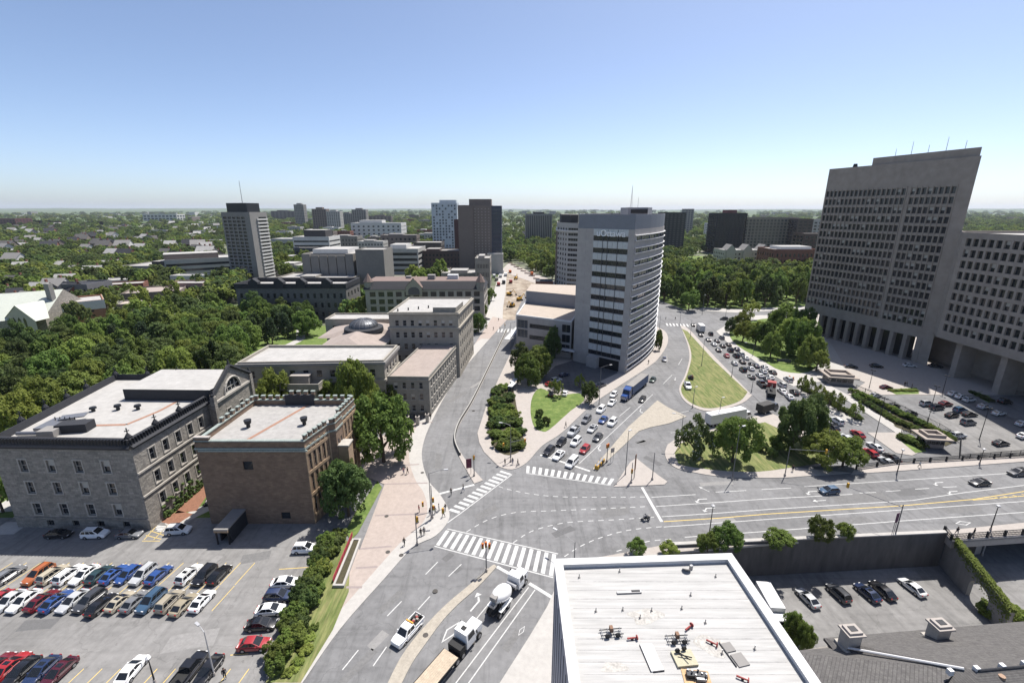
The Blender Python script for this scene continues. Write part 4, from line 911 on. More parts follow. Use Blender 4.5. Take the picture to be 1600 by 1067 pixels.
for y in (162, 146, 128, 110): part(gw, gwo, 'ground_pier', lambda b: b.box((167.2, y - 1, 6.0), (6, 2.2, 15.2), M_CONCT))
part(gw, gwo, 'undercroft_wall', lambda b: b.box((176, 141, 6.2), (2, 92, 14.5), M_CONCT))

# ---------------- guard kiosks of the fenced lot
def kiosk(label, px, py, w, d_, rz):
    p = GR(px, py); z = ramp(p.y); t = thing('guard_kiosk', label, 'kiosk', (p.x, p.y, z), rz, 'guard kiosks')
    b = MB(); b.box((0, 0, 1.35), (w, d_, 2.7), M_CONCT); b.build('wall', t)
    b = MB(); b.box((0, 0, 2.9), (w + 2.4, d_ + 2.4, .4), M_CONCT); b.build('roof_slab', t)
    b = MB(); ring(b, [Vector((-w / 2, -d_ / 2)), Vector((w / 2, -d_ / 2)), Vector((w / 2, d_ / 2)), Vector((-w / 2, d_ / 2))], 3.1, 3.9, 0, .6, M_CONCT); b.build('roof_rim', t)
    for k in range(4):
        me = window_mesh(w / 5, 1.2, 'frame', 0, M_GLASS, M_FRAMED); link('window', me, t, (-w / 2 + w * (k + .6) / 4.2, -d_ / 2 - .012, 1.1))
    for k in range(2): link('window', window_mesh(d_ / 3.4, 1.2, 'frame', 0, M_GLASS, M_FRAMED), t, (-w / 2 - .012, d_ * .22 - k * d_ * .44, 1.1), R(-90))
kiosk('square flat roofed guard kiosk beside the tower plaza', 1308, 597, 7.5, 6.0, R(-12))
kiosk('square flat roofed guard kiosk near the bridge railing', 1452, 695, 4.6, 3.6, R(-8))

# ---------------- white-roofed building in the foreground
f = [(4.9, 27), (26.0, 27), (25.4, 44.2), (4.9, 43.3)]
ZF = 22.0
M_TPO = mat('white_roof_membrane', (0.385, 0.38, 0.37), 0.75, var=0.22, scale=0.6, col2=(0.315, 0.31, 0.30), stretch=(0.15, 1.6, 1), bump=.12)
M_METB = mat('blue_metal_wall', (0.20, 0.22, 0.30), 0.5, var=.08, scale=.5)
fw, fo = building('white_roofed_block', 'building with broad white membrane roof and blue grey wall in the foreground', f, 0, ZF - .8, M_METB, M_TPO, {}, parapet=None)
FF = [Vector(p) for p in f]
M_CAP = mat('parapet_cap', (.48, .48, .475), .5, var=.05)
part(fw, fo, 'parapet', lambda b: ring(b, FF, ZF - .8, ZF - .35, -.02, .75, M_WBAND))
part(fw, fo, 'parapet_cap', lambda b: ring(b, FF, ZF - .35, ZF - .23, .12, .85, M_CAP))
for k in range(9): part(fw, fo, 'cladding_joint', lambda b: b.box((4.88, 28 + k * 1.8, 10), (.05, .06, 19), M_DARK))
M_REDT = mat('red_tool_paint', (.27, .05, .045), .6)
for k in range(13): part(fw, fo, 'membrane_seam', lambda b: b.box((15.3 + .1 * (k % 3), 28.0 + k * 1.15, ZF - .797), (18.6, .045 + .03 * (k % 2), .008), mat('seam_grey', (.27, .265, .26), .85, var=.4, scale=.8)))
for x, y, w, d_ in ((13.2, 36.2, 3.4, 1.8), (18.5, 33.0, 2.6, 2.2), (9.0, 31.0, 2.2, 1.2)): part(fw, fo, 'roof_stain', lambda b: b.face([(x + w * .5 * math.cos(t) * (1 + .3 * math.sin(3 * t + x)), y + d_ * .5 * math.sin(t) * (1 + .25 * math.cos(2 * t + y)), ZF - .794) for t in [2 * math.pi * j / 20 for j in range(20)]], mat('membrane_dirt', (.36, .345, .32), .85, var=.35, scale=1.6)))
def rz0(px, py): q = G(px, py, ZF - .8); return q
def roofthing(name, label, cat, px, py, fn, rz=0.0, group=None):
    p = rz0(px, py); t = MB(); fn(t); o = t.build(name, None, (p.x, p.y, ZF - .8 + .001)); o.rotation_euler = (0, 0, rz); return tag(o, label, cat, group)
for i, (x, y) in enumerate([(905, 902), (968, 893), (1118, 901), (1079, 930), (973, 953), (1018, 954), (1065, 951), (1000, 965), (931, 955), (1102, 973), (1128, 1021), (1179, 1014)]):
    q = rz0(x, y); part(fw, fo, 'vent_pipe', lambda b: (b.tube((q.x, q.y, ZF - .8), (q.x, q.y, ZF - .3), .05, .05, M_GREYM, 6), b.tube((q.x, q.y, ZF - .8), (q.x, q.y, ZF - .72), .16, .1, M_FLAT, 8)))
def dolly(b):
    for y in (-.3, .3): b.tube((-1.1, y, .25), (1.1, y, .25), .045, .045, M_DARK, 6)
    for x in (-.9, -.3, .3, .9): b.tube((x, -.45, .25), (x, .45, .25), .04, .04, M_GREYM, 6)
    for x in (-.5, .5): b.tube((x, -.5, .3), (x, -.38, .3), .26, .26, M_DARK, 10)
    b.box((0, .1, .5), (.3, .4, .5), mat('brown_box', (.2, .12, .08), .8))
roofthing('rooftop_cart', 'low black wheeled pipe cart on the white roof, left one', 'cart', 955, 990, dolly, .1, 'roofing carts')
roofthing('rooftop_cart', 'low black wheeled cart with brown box in the middle of the white roof', 'cart', 1058, 1000, dolly, .05, 'roofing carts')
def pallet(b):
    b.box((0, 0, .12), (1.9, 1.5, .24), mat('pallet_board', (.40, .37, .27), .9, var=.15, scale=3)); b.tube((-.5, .2, .45), (.6, -.2, .4), .05, .05, M_DARK, 6); b.tube((-.3, .5, .3), (.2, -.5, .6), .05, .05, M_DARK, 6)
    for x, y in ((-.45, .45), (.25, .6)): b.tube((x, y, .5), (x, y + .12, .5), .24, .24, M_DARK, 10)
roofthing('equipment_pallet', 'pale pallet carrying black wheeled equipment on the white roof', 'pallet', 1069, 1030, pallet, .1)
def machine(b):
    b.box((0, 0, .05), (2.3, 1.3, .02), mat('rust_stain_sheet', (.45, .30, .17), .9, var=.3, scale=2))
    for k in range(6): b.tube((-.7 + k * .28, .2 - (k % 3) * .2, .1), (-.7 + k * .28, .2 - (k % 3) * .2, .6 + .2 * (k % 2)), .08, .08, M_GREYM, 6)
    b.box((0, 0, .3), (1.7, .5, .35), M_DARK); b.box((.3, -.3, .25), (.8, .3, .3), M_GREYM)
roofthing('pump_unit', 'grey and black pump unit on an orange stained patch of white roof', 'machine', 1088, 1058, machine, -.1)
def reel(b):
    b.tube((-.5, 0, .2), (.4, 0, .24), .09, .06, M_REDT, 8); b.tube((.4, 0, .24), (.5, 0, .25), .24, .2, M_REDT, 10); b.box((0, 0, .08), (.2, .2, .16), M_DARK)
for i, (x, y, a, l) in enumerate([(988, 999, .1, 'small red roofing tool lying left on the white roof'), (1076, 982, .6, 'small red roofing tool lying highest on the white roof'), (1112, 1006, -.6, 'small red roofing tool lying right of the carts'), (1160, 1062, -.5, 'red roofing tool at the lower right edge of the white roof')]): roofthing('roofing_tool', l, 'tool', x, y, reel, a, 'red roofing tools')
roofthing('roof_skylight', 'long narrow pale skylight on the white roof', 'skylight', 983, 926, lambda b: (b.box((0, 0, .09), (2.6, .28, .18), M_GREYM), b.box((.7, .05, .2), (.9, .2, .06), M_DARK)), .05)
roofthing('insulation_sheet', 'white insulation sheet with black edge lying on the roof', 'sheet', 1018, 1027, lambda b: (b.box((0, 0, .06), (1.15, 2.6, .1), M_WBAND), b.box((-.6, 0, .05), (.06, 2.6, .14), M_DARK), b.box((.1, -1.33, .05), (1.0, .08, .14), M_DARK)), .12)
roofthing('metal_sheets', 'two grey metal sheets lying at the right of the white roof', 'sheet', 1148, 1020, lambda b: (b.box((0, -.7, .06), (1.1, 1.2, .1), M_FLAT), b.box((-.25, .6, .06), (1.0, .9, .1), M_FLAT), b.box((-.75, .0, .06), (.08, 2.4, .16), M_DARK)), .22)
roofthing('roof_dish', 'small pale satellite dish lying near the far edge of the white roof', 'dish', 1075, 891, lambda b: (b.tube((-.25, -.1, .1), (-.2, 0, .25), .1, .5, M_FLAT, 12), b.box((.45, .15, .25), (.3, .25, .5), M_GREYM)), .2)
# ---------------- shingled house with two stone chimneys, lower right
z0 = ZL; e1, e2 = G(1287, 996, 1.0), G(1640, 967, 1.0); dv = (e2 - e1).normalized(); nv = Vector((dv.y, -dv.x))
hh = thing('shingled_house', 'dark shingle roofed house with two stone chimneys in the sunken yard', 'house', (e1.x, e1.y, z0))
hl = G(1232, 1018, 1.0)
part(hh, None, 'wall', lambda b: b.prism([e1 + dv * .5 + nv * .5, e2 - dv * .5 + nv * .5, e2 + nv * 21, e1 + nv * 21], z0, 1.0, M_STONE))
def hroof(b):
    A = [V3(e1, 1.0), V3(e2, 1.0), V3(e2 + nv * 10, 6.2), V3(e1 + dv * 11 + nv * 10, 6.2)]
    b.face(A, M_SHING); b.face([V3(e2 + nv * 20, 1.0), V3(e1 + nv * 20, 1.0), A[3], A[2]], M_SHING); b.face([V3(e1 + nv * 20, 1.0), A[0], A[3]], M_SHING)
    b.face([V3(e1 + nv * 20, 1.0), V3(e1, 1.0), V3(e1, .6), V3(e1 + nv * 20, .6)], M_SLATE); b.face([V3(e1, 1.0), V3(e1, .6), V3(e2, .6), V3(e2, 1.0)], M_SLATE)
part(hh, None, 'roof', hroof)
def sidewing(b):
    a = e1 - dv * 7 + nv * 1.2; c = e1 + dv * 1.0 + nv * 5.5
    b.face([V3(a, .6), V3(e1 + dv * 6 + nv * 1.2, .62), V3(e1 + dv * 10 + nv * 9, 5.4), V3(a + nv * 14, 3.4)], M_SHING); b.face([V3(a + nv * 14, .6), V3(a, .6), V3(a + nv * 14, 3.4)], M_SHING); b.prism([a + dv * .3 + nv * .3, e1 + dv * 1 + nv * .8, e1 + dv * 1 + nv * 13, a + dv * .3 + nv * 13], z0, .6, M_STONE)
part(hh, None, 'side_roof', sidewing)
part(hh, None, 'ridge_flashing', lambda b: (b.tube(V3(e1 + dv * 1.2 + nv * 2.6, 2.1), V3(e1 + dv * 10 + nv * 9.4, 5.9), .16, .16, M_WBAND, 6), b.tube(V3(e1 + dv * 11 + nv * 10, 6.25), V3(e2 + nv * 10, 6.25), .15, .15, M_SLATE, 6)))
for px, py in ((1326, 1006), (1463, 996)):
    p = G(px, py, 1.8)
    def chim(b):
        a = math.atan2(dv.y, dv.x)
        b.box((p.x, p.y, 2.2), (1.9, 1.6, 3.6), M_STONEL, a); b.box((p.x, p.y, .9), (2.5, 2.2, 1.6), M_STONEL, a); b.box((p.x, p.y, 4.12), (2.5, 2.1, .25), M_CONC, a); b.box((p.x, p.y, 4.4), (1.9, 1.5, .3), M_CONC, a); b.box((p.x, p.y, 4.58), (1.0, .8, .08), M_DARK, a)
    part(hh, None, 'chimney', chim)
for px, py in ((1484, 1050), (1525, 1046), (1565, 1042), (1600, 1038)):
    p = G(px, py, 6.1); part(hh, None, 'roof_vent', lambda b: b.box((p.x, p.y, 6.2), (.55, .5, .7), M_WBAND, .1))
part(hh, None, 'roof_fan', lambda b: (lambda p: b.tube((p.x, p.y, 4.8), (p.x, p.y, 6.0), .5, .35, mat('rust_fan', (.3, .2, .14), .7), 10))(G(1562, 1065, 5)))
# yard right wall with arch and ivy
yr0, yr1 = WALLC + Vector((.6, -.3)), G(1574, 968, -4.5); ydir = (yr1 - yr0).normalized(); yn = Vector((-ydir.y, ydir.x)); YL = (yr1 - yr0).length
yw = thing('yard_side_wall', 'ivy topped concrete wall with an arched opening right of the sunken yard', 'wall', (yr0.x, yr0.y, ZL))
def ywall(b):
    pr = [(0, ZL - .2)]; c0, r = YL - 6.0, 2.2
    pr += [(c0 - r, ZL - .2), (c0 - r, ZL + 2.6)] + [(c0 - r * math.cos(t), ZL + 2.6 + 1.6 * math.sin(t)) for t in [math.pi * k / 8 for k in range(1, 8)]] + [(c0 + r, ZL + 2.6), (c0 + r, ZL - .2), (YL, ZL - .2), (YL, -2.6), (0, .4)]
    P2 = [Vector(p) for p in pr]; T = tessellate_polygon([[V3(p, 0) for p in P2]])
    for off in (0, .7): b.mesh([V3(yr0 + ydir * p.x + yn * off, p.y) for p in P2], list(T), M_WALLC)
    n = len(P2)
    for i in range(n):
        a, c = P2[i], P2[(i + 1) % n]; b.face([V3(yr0 + ydir * a.x, a.y), V3(yr0 + ydir * c.x, c.y), V3(yr0 + ydir * c.x + yn * .7, c.y), V3(yr0 + ydir * a.x + yn * .7, a.y)], M_CONC)
part(yw, None, 'wall_face', ywall)
for k in range(4):
    pA = WALLC + (WALLL - WALLC) * (.12 + .23 * k); b = MB(); b.box((0, -.1, 0), (.3, .18, .3), M_WBAND); tag(b.build('wall_lamp', None, (pA.x, pA.y - .04, -3.0 - .2 * (k % 2))), 'small pale wall lamp on the dark retaining wall, %s from the right' % ORD[k], 'lamp', 'wall lamps of the yard')

# ------------------------------------------------------------------ middle distance and skyline
def fb(name, label, x0, x1, yb, yt, depth, wall, roof, rows=0, cols=1, kind='frame', mull=0, glass=M_GLASS, frac=.5, wfrac=.6, side=None, skew=0.0, group=None, parapet=(.8, .5), top=None, rev=.25, drop=0):
    p, q = G(x0, yb), G(x1, yb); q = q + Vector((0, skew)); hgt = HT((x0 + x1) / 2, yb, yt); e = (q - p).normalized(); n = Vector((-e.y, e.x)); L = (q - p).length
    # sides run along the line of sight of the nearer corner so their true width shows only where it should
    f = [p, q, q + n * depth, p + n * depth]; sp = {}
    if rows:
        dz = (hgt - 2.5) / rows; s = dict(n=cols, rows=rows, w=(L - 2) / cols * wfrac if cols > 1 else None, h=dz * frac, m=1, zb=2.0, dz=dz, kind=kind, mull=mull, glass=glass, frame=M_FRAMED)
        if drop: s['skip'] = {(a_, c_) for a_ in range(rows) for c_ in range(cols) if rng0.random() < drop}
        sp[0] = [s]
        ns = side if side is not None else max(1, int(cols * depth / L))
        if ns:
            t = dict(s, n=ns, w=(depth - 2) / ns * wfrac if ns > 1 else None); sp[1] = [t]; sp[3] = [dict(t)]
    r, o = building(name, label, f, 0, hgt, wall, roof, sp, parapet, rev, group=group)
    if top:
        a, c, hh_ = top[:3]; part(r, o, 'penthouse', lambda b: b.prism([lerp2(p, q, a) + n * depth * .2, lerp2(p, q, c) + n * depth * .2, lerp2(p, q, c) + n * depth * .8, lerp2(p, q, a) + n * depth * .8], hgt, hgt + hh_, roof, top[3] if len(top) > 3 else wall))
    return r, o, p, q, n, hgt
rng0 = random.Random(2)
W_ = lambda n, c, **k: mat(n, c, .9, var=.1, scale=.2, **k)
M_BRN, M_DKT, M_GRT, M_PLT = W_('brown_concrete', (.17, .14, .125)), W_('dark_tower', (.05, .048, .05)), W_('grey_tower', (.22, .21, .20)), W_('pale_tower', (.36, .35, .33))
M_WHT, M_OLV = W_('white_render', (.50, .49, .47)), W_('olive_concrete', (.19, .18, .165))
# grey gridded tower on the left
p, q, r_ = G(363, 439), G(406, 442), G(431, 436); hgt = HT(406, 442, 333)
f = [p, q, r_, r_ + (p - q)]
lt, lo = building('gridded_tower', 'grey concrete office tower with black rooftop box and grid of dark windows', f, 0, hgt, M_GRT, M_ROOFG,
    {0: dict(n=5, rows=18, w=4.0, h=1.75, m0=1.0, m1=5.5, zb=3, dz=(hgt - 5) / 18, kind='frame', mull=2, frame=M_FRAMED), 1: dict(n=1, rows=18, w=None, h=1.6, m0=11, m1=1.5, zb=3, dz=(hgt - 5) / 18, kind='frame', mull=5, frame=M_FRAMED)}, depth=.5)
cc = (p + q + r_ + f[3]) / 4
part(lt, lo, 'rooftop_box', lambda b: b.prism([cc + (x - cc) * .72 for x in f], hgt + .1, hgt + 8, M_ROOFG, M_DARK))
part(lt, lo, 'antenna_mast', lambda b: b.tube((cc.x, cc.y, hgt), (cc.x, cc.y, hgt + 26), .35, .15, M_GREYM, 5))
for k in range(18): part(lt, lo, 'white_ledge', lambda b: b.box((*((q + r_) / 2 + (r_ - q) * .16 + Vector(((r_ - q).y, -(r_ - q).x)).normalized() * .5), 2.6 + k * (hgt - 5) / 18), ((r_ - q).length * .62, .9, 1.3), M_WHT, math.atan2((r_ - q).y, (r_ - q).x)))
# dark stone building behind the left trees, and its neighbours
d5 = fb('dark_stone_college', 'dark stone college with black mansard edge and white roof behind the lawn trees', 376, 545, 500, 450, 24, mat('dark_stone', (.16, .155, .15), .95, var=.2, scale=.5, brick=(.7, .3, (.1, .1, .1), (.12, .115, .11))), M_ROOFW, 3, 16, 'sash', wfrac=.38, side=4, frac=.5, parapet=None)
r, o, p, q, n, hgt = d5
part(r, o, 'slate_parapet', lambda b: ring(b, [p, q, q + n * 24, p + n * 24], hgt - .2, hgt + 2.4, .4, .8, M_SLATE))
for t in (.17, .40, .60, .83): part(r, o, 'dormer', lambda b: (lambda c: (b.box((c.x, c.y + 1.0, hgt + 1.6), (5.2, 3.4, 3.4), M_SLATE), b.face([(c.x - 2.6, c.y - .7, hgt + 3.3), (c.x + 2.6, c.y - .7, hgt + 3.3), (c.x, c.y - .7, hgt + 5.4)], M_SLATE), b.face([(c.x - 2.6, c.y - .7, hgt + 3.3), (c.x, c.y - .7, hgt + 5.4), (c.x, c.y + 2.7, hgt + 5.4), (c.x - 2.6, c.y + 2.7, hgt + 3.3)], M_SLATE), b.face([(c.x, c.y - .7, hgt + 5.4), (c.x + 2.6, c.y - .7, hgt + 3.3), (c.x + 2.6, c.y + 2.7, hgt + 3.3), (c.x, c.y + 2.7, hgt + 5.4)], M_SLATE)))(lerp2(p, q, t)))
fb('flat_beige_block', 'long beige block with flat grey roof behind the dark stone college', 432, 552, 478, 437, 30, M_BEIGED, M_ROOFG, 3, 12, 'sash', wfrac=.35, top=(.3, .5, 1.5))
lb = fb('concrete_library', 'brutalist ribbed concrete library with tall blank fins', 482, 560, 468, 398, 40, M_OLV, M_ROOFW, 2, 6, 'bare', frac=.18, wfrac=.6, side=0, top=(.1, .8, 3, M_WHT))
r, o, p, q, n, hgt = lb
for k in range(6): part(r, o, 'concrete_fin', lambda b: (lambda c: b.box((c.x, c.y - 1.2, hgt * .5), (5.4, 2.6, hgt * (.98 if k not in (0, 5) else 1.04)), M_OLV))(lerp2(p, q, .08 + .168 * k)))
fb('concrete_stair_block', 'tall blank concrete block joined to the ribbed library', 562, 605, 470, 392, 24, M_OLV, M_ROOFG, 1, 3, 'bare', frac=.08, side=0)
lo_ = fb('terraced_block', 'pale terraced block with white rooftop behind the library', 604, 655, 428, 390, 40, M_PLT, M_ROOFW, 4, 1, 'frame', mull=6, side=1, top=(.1, .6, 4, M_WHT))
fb('dark_brick_block', 'low dark red brick block left of the brown hotel tower', 652, 722, 424, 393, 30, W_('dark_brick', (.085, .06, .055)), M_FLAT, 4, 12, 'bare', wfrac=.5, top=(.2, .5, 2))
fb('dark_low_block', 'dark brown flat block below the glass tower', 648, 690, 408, 380, 30, W_('dark_brown', (.075, .065, .06)), M_ROOFG, 3, 6, 'bare')
ht_ = fb('hotel_tower', 'brown concrete hotel tower with grid of pale window heads', 719, 769, 424, 322, 34, M_BRN, M_ROOFG, 22, 9, 'bare', wfrac=.34, frac=.36, side=0, glass=mat('pale_pane', (.34, .31, .28), .4))
r, o, p, q, n, hgt = ht_
part(r, o, 'core_top', lambda b: b.prism([lerp2(p, q, .32) + n * 3, lerp2(p, q, .99) + n * 3, lerp2(p, q, .99) + n * 24, lerp2(p, q, .32) + n * 24], hgt, hgt + 6.5, M_ROOFG, M_BRN))
part(r, o, 'blank_pier', lambda b: (lambda c: b.box((c.x, c.y - .4, hgt / 2), (15, 1.2, hgt), M_BRN, math.atan2((q - p).y, (q - p).x)))(lerp2(p, q, .22)))
fb('hotel_glass_wing', 'dark blue glass wing on the right side of the brown hotel tower', 769, 784, 424, 323, 30, W_('blue_slate', (.045, .055, .08)), M_ROOFG, 18, 1, 'frame', mull=3, glass=M_GLASSB, frac=.6, side=2)
fb('beige_low_wing', 'plain beige box at the foot of the hotel glass wing', 762, 786, 428, 398, 12, M_PLT, M_ROOFG, 0)
fb('checker_glass_tower', 'white and blue glass tower with staggered window pattern', 677, 716, 392, 318, 30, W_('pale_blue_panel', (.42, .46, .50)), M_ROOFG, 16, 8, 'bare', wfrac=.55, frac=.62, glass=M_GLASSB, top=(.3, .95, 5), drop=.28)
fb('red_stair_tower', 'narrow dark red tower between the glass tower and the hotel', 711, 722, 400, 344, 20, W_('maroon_brick', (.07, .035, .035)), M_FLAT, 0)
fb('striped_slab_tower', 'apartment slab with white vertical stripes standing among the trees', 821, 862, 380, 335, 26, M_GRT, M_ROOFG, 1, 14, 'bare', wfrac=.5, frac=.96, side=4, top=(.3, .7, 4, M_DKT))
cd = [G(868, 452), G(884, 458), G(905, 460)]; hgt = HT(884, 458, 350)
f = [cd[0], cd[1], cd[2], cd[2] + Vector((6, 40)), cd[0] + Vector((4, 44))]
cv, cvo = building('rounded_condominium', 'pale rounded apartment building with dark recessed top behind the curved tower', f, 0, hgt, M_PLT, M_FLAT, {0: dict(n=4, rows=13, w=2.1, h=1.8, m=.6, zb=2, dz=(hgt - 3) / 13, kind='bare'), 1: dict(n=5, rows=13, w=2.2, h=1.8, m=.6, zb=2, dz=(hgt - 3) / 13, kind='bare')})
part(cv, cvo, 'recessed_top', lambda b: b.prism(offset([Vector(x) for x in f], -3), hgt, hgt + 6.5, M_FLAT, M_DKT))
part(cv, cvo, 'white_cornice', lambda b: ring(b, [Vector(x) for x in f], hgt - 5.5, hgt - 4.4, 1.0, .0, M_WHT))
part(cv, cvo, 'side_pier', lambda b: b.box((cd[0].x + 1.0, cd[0].y - .2, hgt / 2 - 3), (3.2, 1.5, hgt - 6), M_BRN, .2))
fb('brick_gable_house', 'small red brick house with dark gable roof near the construction site', 838, 864, 454, 440, 14, M_REDB, M_SLATE, 1, 3, 'bare', parapet=None)
def gable_on(ob, m):
    r, o, p, q, n, hgt = ob; d = (q - p).length
    dpt = 14
    def g(b):
        a, c, e_, f_ = p, q, q + n * dpt, p + n * dpt; m1, m2 = lerp2(p, f_, .5), lerp2(q, e_, .5); zz = hgt + dpt * .38
        b.face([V3(a, hgt + .05), V3(c, hgt + .05), V3(m2, zz), V3(m1, zz)], m); b.face([V3(e_, hgt + .05), V3(f_, hgt + .05), V3(m1, zz), V3(m2, zz)], m)
        b.face([V3(c, hgt), V3(e_, hgt), V3(m2, zz)], M_REDB); b.face([V3(f_, hgt), V3(a, hgt), V3(m1, zz)], M_REDB)
    part(r, o, 'gable_roof', g)
# right skyline
fb('dark_balcony_tower', 'dark balconied apartment tower right of the curved tower', 1034, 1066, 398, 333, 34, M_DKT, M_FLAT, 18, 5, 'bare', wfrac=.5, glass=W_('dim_pane', (.12, .115, .11)))
fb('black_tower', 'black apartment slab with a red topped rooftop box', 1114, 1160, 396, 334, 30, W_('black_tower', (.028, .027, .03)), M_FLAT, 16, 8, 'bare', wfrac=.6, glass=M_GLASS, top=(.4, .7, 5, W_('red_top', (.12, .05, .05))))
fb('gridded_hotel', 'wide brown gridded office building beside the black slab', 1157, 1240, 396, 341, 40, W_('tan_grid', (.20, .175, .15)), M_ROOFG, 11, 15, 'bare', wfrac=.62, frac=.6)
fb('brown_slab', 'dark brown slab joined behind the gridded office building', 1238, 1262, 398, 343, 30, W_('brown_dark', (.085, .065, .06)), M_FLAT, 11, 3, 'bare')
fb('pale_office', 'pale office block left of the big concrete tower', 1256, 1292, 392, 344, 40, M_PLT, M_ROOFW, 9, 5, 'bare')
fb('brick_office', 'dark brick block below the pale office', 1250, 1290, 408, 366, 24, W_('dk_brick2', (.09, .06, .055)), M_FLAT, 7, 5, 'bare')
ca = fb('grey_hall', 'grey stone collegiate hall with gables above the riverside trees', 1130, 1208, 414, 392, 30, M_STONEL, M_ROOFG, 3, 12, 'bare', wfrac=.4)
for t in (.12, .45, .78):
    r, o, p, q, n, hgt = ca; part(r, o, 'gable', lambda b: (lambda c: (b.prism([c + Vector((-5, -1)), c + Vector((5, -1)), c + Vector((5, 6)), c + Vector((-5, 6))], 0, hgt + 1, M_STONEL), b.face([(c.x - 5, c.y - 1, hgt + 1), (c.x + 5, c.y - 1, hgt + 1), (c.x, c.y - 1, hgt + 7)], M_STONEL), b.face([(c.x - 5, c.y - 1, hgt + 1), (c.x, c.y - 1, hgt + 7), (c.x, c.y + 14, hgt + 7), (c.x - 5, c.y + 14, hgt + 1)], M_FLAT), b.face([(c.x, c.y - 1, hgt + 7), (c.x + 5, c.y - 1, hgt + 1), (c.x + 5, c.y + 14, hgt + 1), (c.x, c.y + 14, hgt + 7)], M_FLAT)))(lerp2(p, q, t)))
fb('red_armoury', 'red brick hall with pale roof above the riverside trees', 1206, 1275, 424, 391, 34, M_REDB, M_ROOFW, 3, 10, 'bare', wfrac=.4, top=(.2, .9, 3, M_WHT))
fb('white_slab', 'narrow white slab left of the black apartment slab', 1104, 1114, 372, 349, 20, M_WHT, M_ROOFW, 8, 2, 'bare')
fb('twin_tower', 'pale narrow tower behind the dark balconied tower', 1067, 1081, 364, 327, 24, M_GRT, M_FLAT, 12, 3, 'bare', glass=M_GLASSB)
# left skyline
for i, (x0, x1, yb, yt, w, l) in enumerate([(463, 478, 356, 320, M_GRT, 'tall pale grey slab standing alone on the left skyline'), (491, 513, 364, 327, M_BRN, 'brown apartment tower, left of a skyline trio'), (513, 534, 364, 331, M_PLT, 'striped pale apartment tower, middle of a skyline trio'),
    (552, 574, 360, 328, M_GRT, 'grey apartment tower, right of a skyline trio'), (425, 462, 346, 330, W_('haze_brown', (.12, .1, .1)), 'long dark slab low on the left skyline'), (534, 553, 358, 334, M_GRT, 'grey slab between the skyline towers'), (577, 612, 352, 338, M_BRN, 'low brown block far behind the white hospital')]):
    fb('skyline_tower', l, x0, x1, yb, yt, 24, w, M_FLAT, 14, 6, 'bare', wfrac=.5, top=(.25, .7, 5), group='towers on the left skyline')
fb('white_hospital', 'long white institutional building behind the library', 550, 628, 374, 349, 50, M_WHT, M_ROOFW, 4, 10, 'bare', wfrac=.4, frac=.4, top=(.15, .6, 6, M_WHT))
fb('white_office', 'white office block with black rooftop screen left of the library', 461, 517, 402, 371, 40, M_WHT, M_ROOFW, 4, 1, 'frame', mull=8, frac=.35, top=(.25, .85, 9, M_DKT))
fb('dark_base_block', 'dark blue block below the white office', 462, 500, 408, 388, 16, W_('slate_block', (.06, .065, .08)), M_ROOFG, 2, 6, 'bare')
fb('long_shed', 'long pale low roofed hall left of the white office', 425, 470, 388, 374, 40, M_PLT, M_ROOFW, 1, 8, 'bare')
for i, (x0, x1, yb, yt, w, rf, l) in enumerate([(596, 652, 392, 368, M_BRN, M_ROOFG, 'low brown block above the terraced building'), (560, 600, 396, 378, M_PLT, M_ROOFW, 'pale low block above the concrete library'), (655, 690, 380, 366, M_PLT, M_ROOFW, 'pale low block left of the glass tower'),
    (520, 560, 392, 370, M_OLV, M_ROOFG, 'olive grey low block behind the library'), (625, 660, 420, 402, M_WHT, M_ROOFW, 'small white block beside the terraced building'), (428, 478, 432, 416, M_PLT, M_ROOFW, 'pale flat hall right of the gridded tower'), (570, 640, 410, 396, M_PLT, M_ROOFW, 'pale stepped roof block right of the library fins'), (668, 700, 440, 425, M_BRN, M_ROOFG, 'brown low block behind the arcaded hall'), (690, 756, 446, 428, M_BEIGED, M_ROOFG, 'beige stepped block with rooftop units behind the arcaded hall'), (743, 766, 450, 405, M_BEIGED, M_ROOFG, 'narrow beige stone tower behind the arcaded hall')]):
    fb('campus_block', l, x0, x1, yb, yt, 26, w, rf, 3, 8, 'bare', wfrac=.45, group='low campus blocks', top=(.2, .6, 2.2, M_FLAT))
# denser cluster of mid-rise campus and town blocks
CM = [(M_PLT, 'pale'), (M_BRN, 'brown'), (M_WHT, 'white'), (M_OLV, 'olive grey'), (M_GRT, 'grey'), (M_REDB, 'red brick')]; kk = {}
for x0, x1, yb, yt in sorted([(432, 452, 372, 362), (450, 470, 366, 355), (476, 492, 372, 360), (500, 522, 378, 362), (528, 548, 376, 362), (600, 622, 384, 372), (628, 650, 386, 370), (640, 668, 398, 384), (540, 566, 384, 374), (575, 597, 384, 371), (505, 530, 366, 356), (432, 460, 404, 394), (438, 470, 414, 404), (652, 676, 372, 360), (612, 640, 362, 354), (690, 716, 412, 398), (560, 590, 360, 352), (440, 462, 356, 348), (480, 500, 350, 342), (655, 680, 352, 344), (620, 650, 350, 343), (590, 610, 346, 338), (640, 655, 346, 336)]):
    m, cn = CM[rng0.randrange(6)]; kk[cn] = kk.get(cn, 0) + 1
    fb('campus_block', '%s mid rise block in the left campus cluster, %s such from left' % (cn, ORD[kk[cn] - 1]), x0, x1, yb, yt, 22, m, rng0.choice([M_ROOFW, M_ROOFG, M_FLAT]), 4, 7, 'bare', wfrac=.5, frac=.45, group='campus cluster', top=(.2, .55, 2.5, rng0.choice([M_FLAT, M_WHT, M_DKT])))
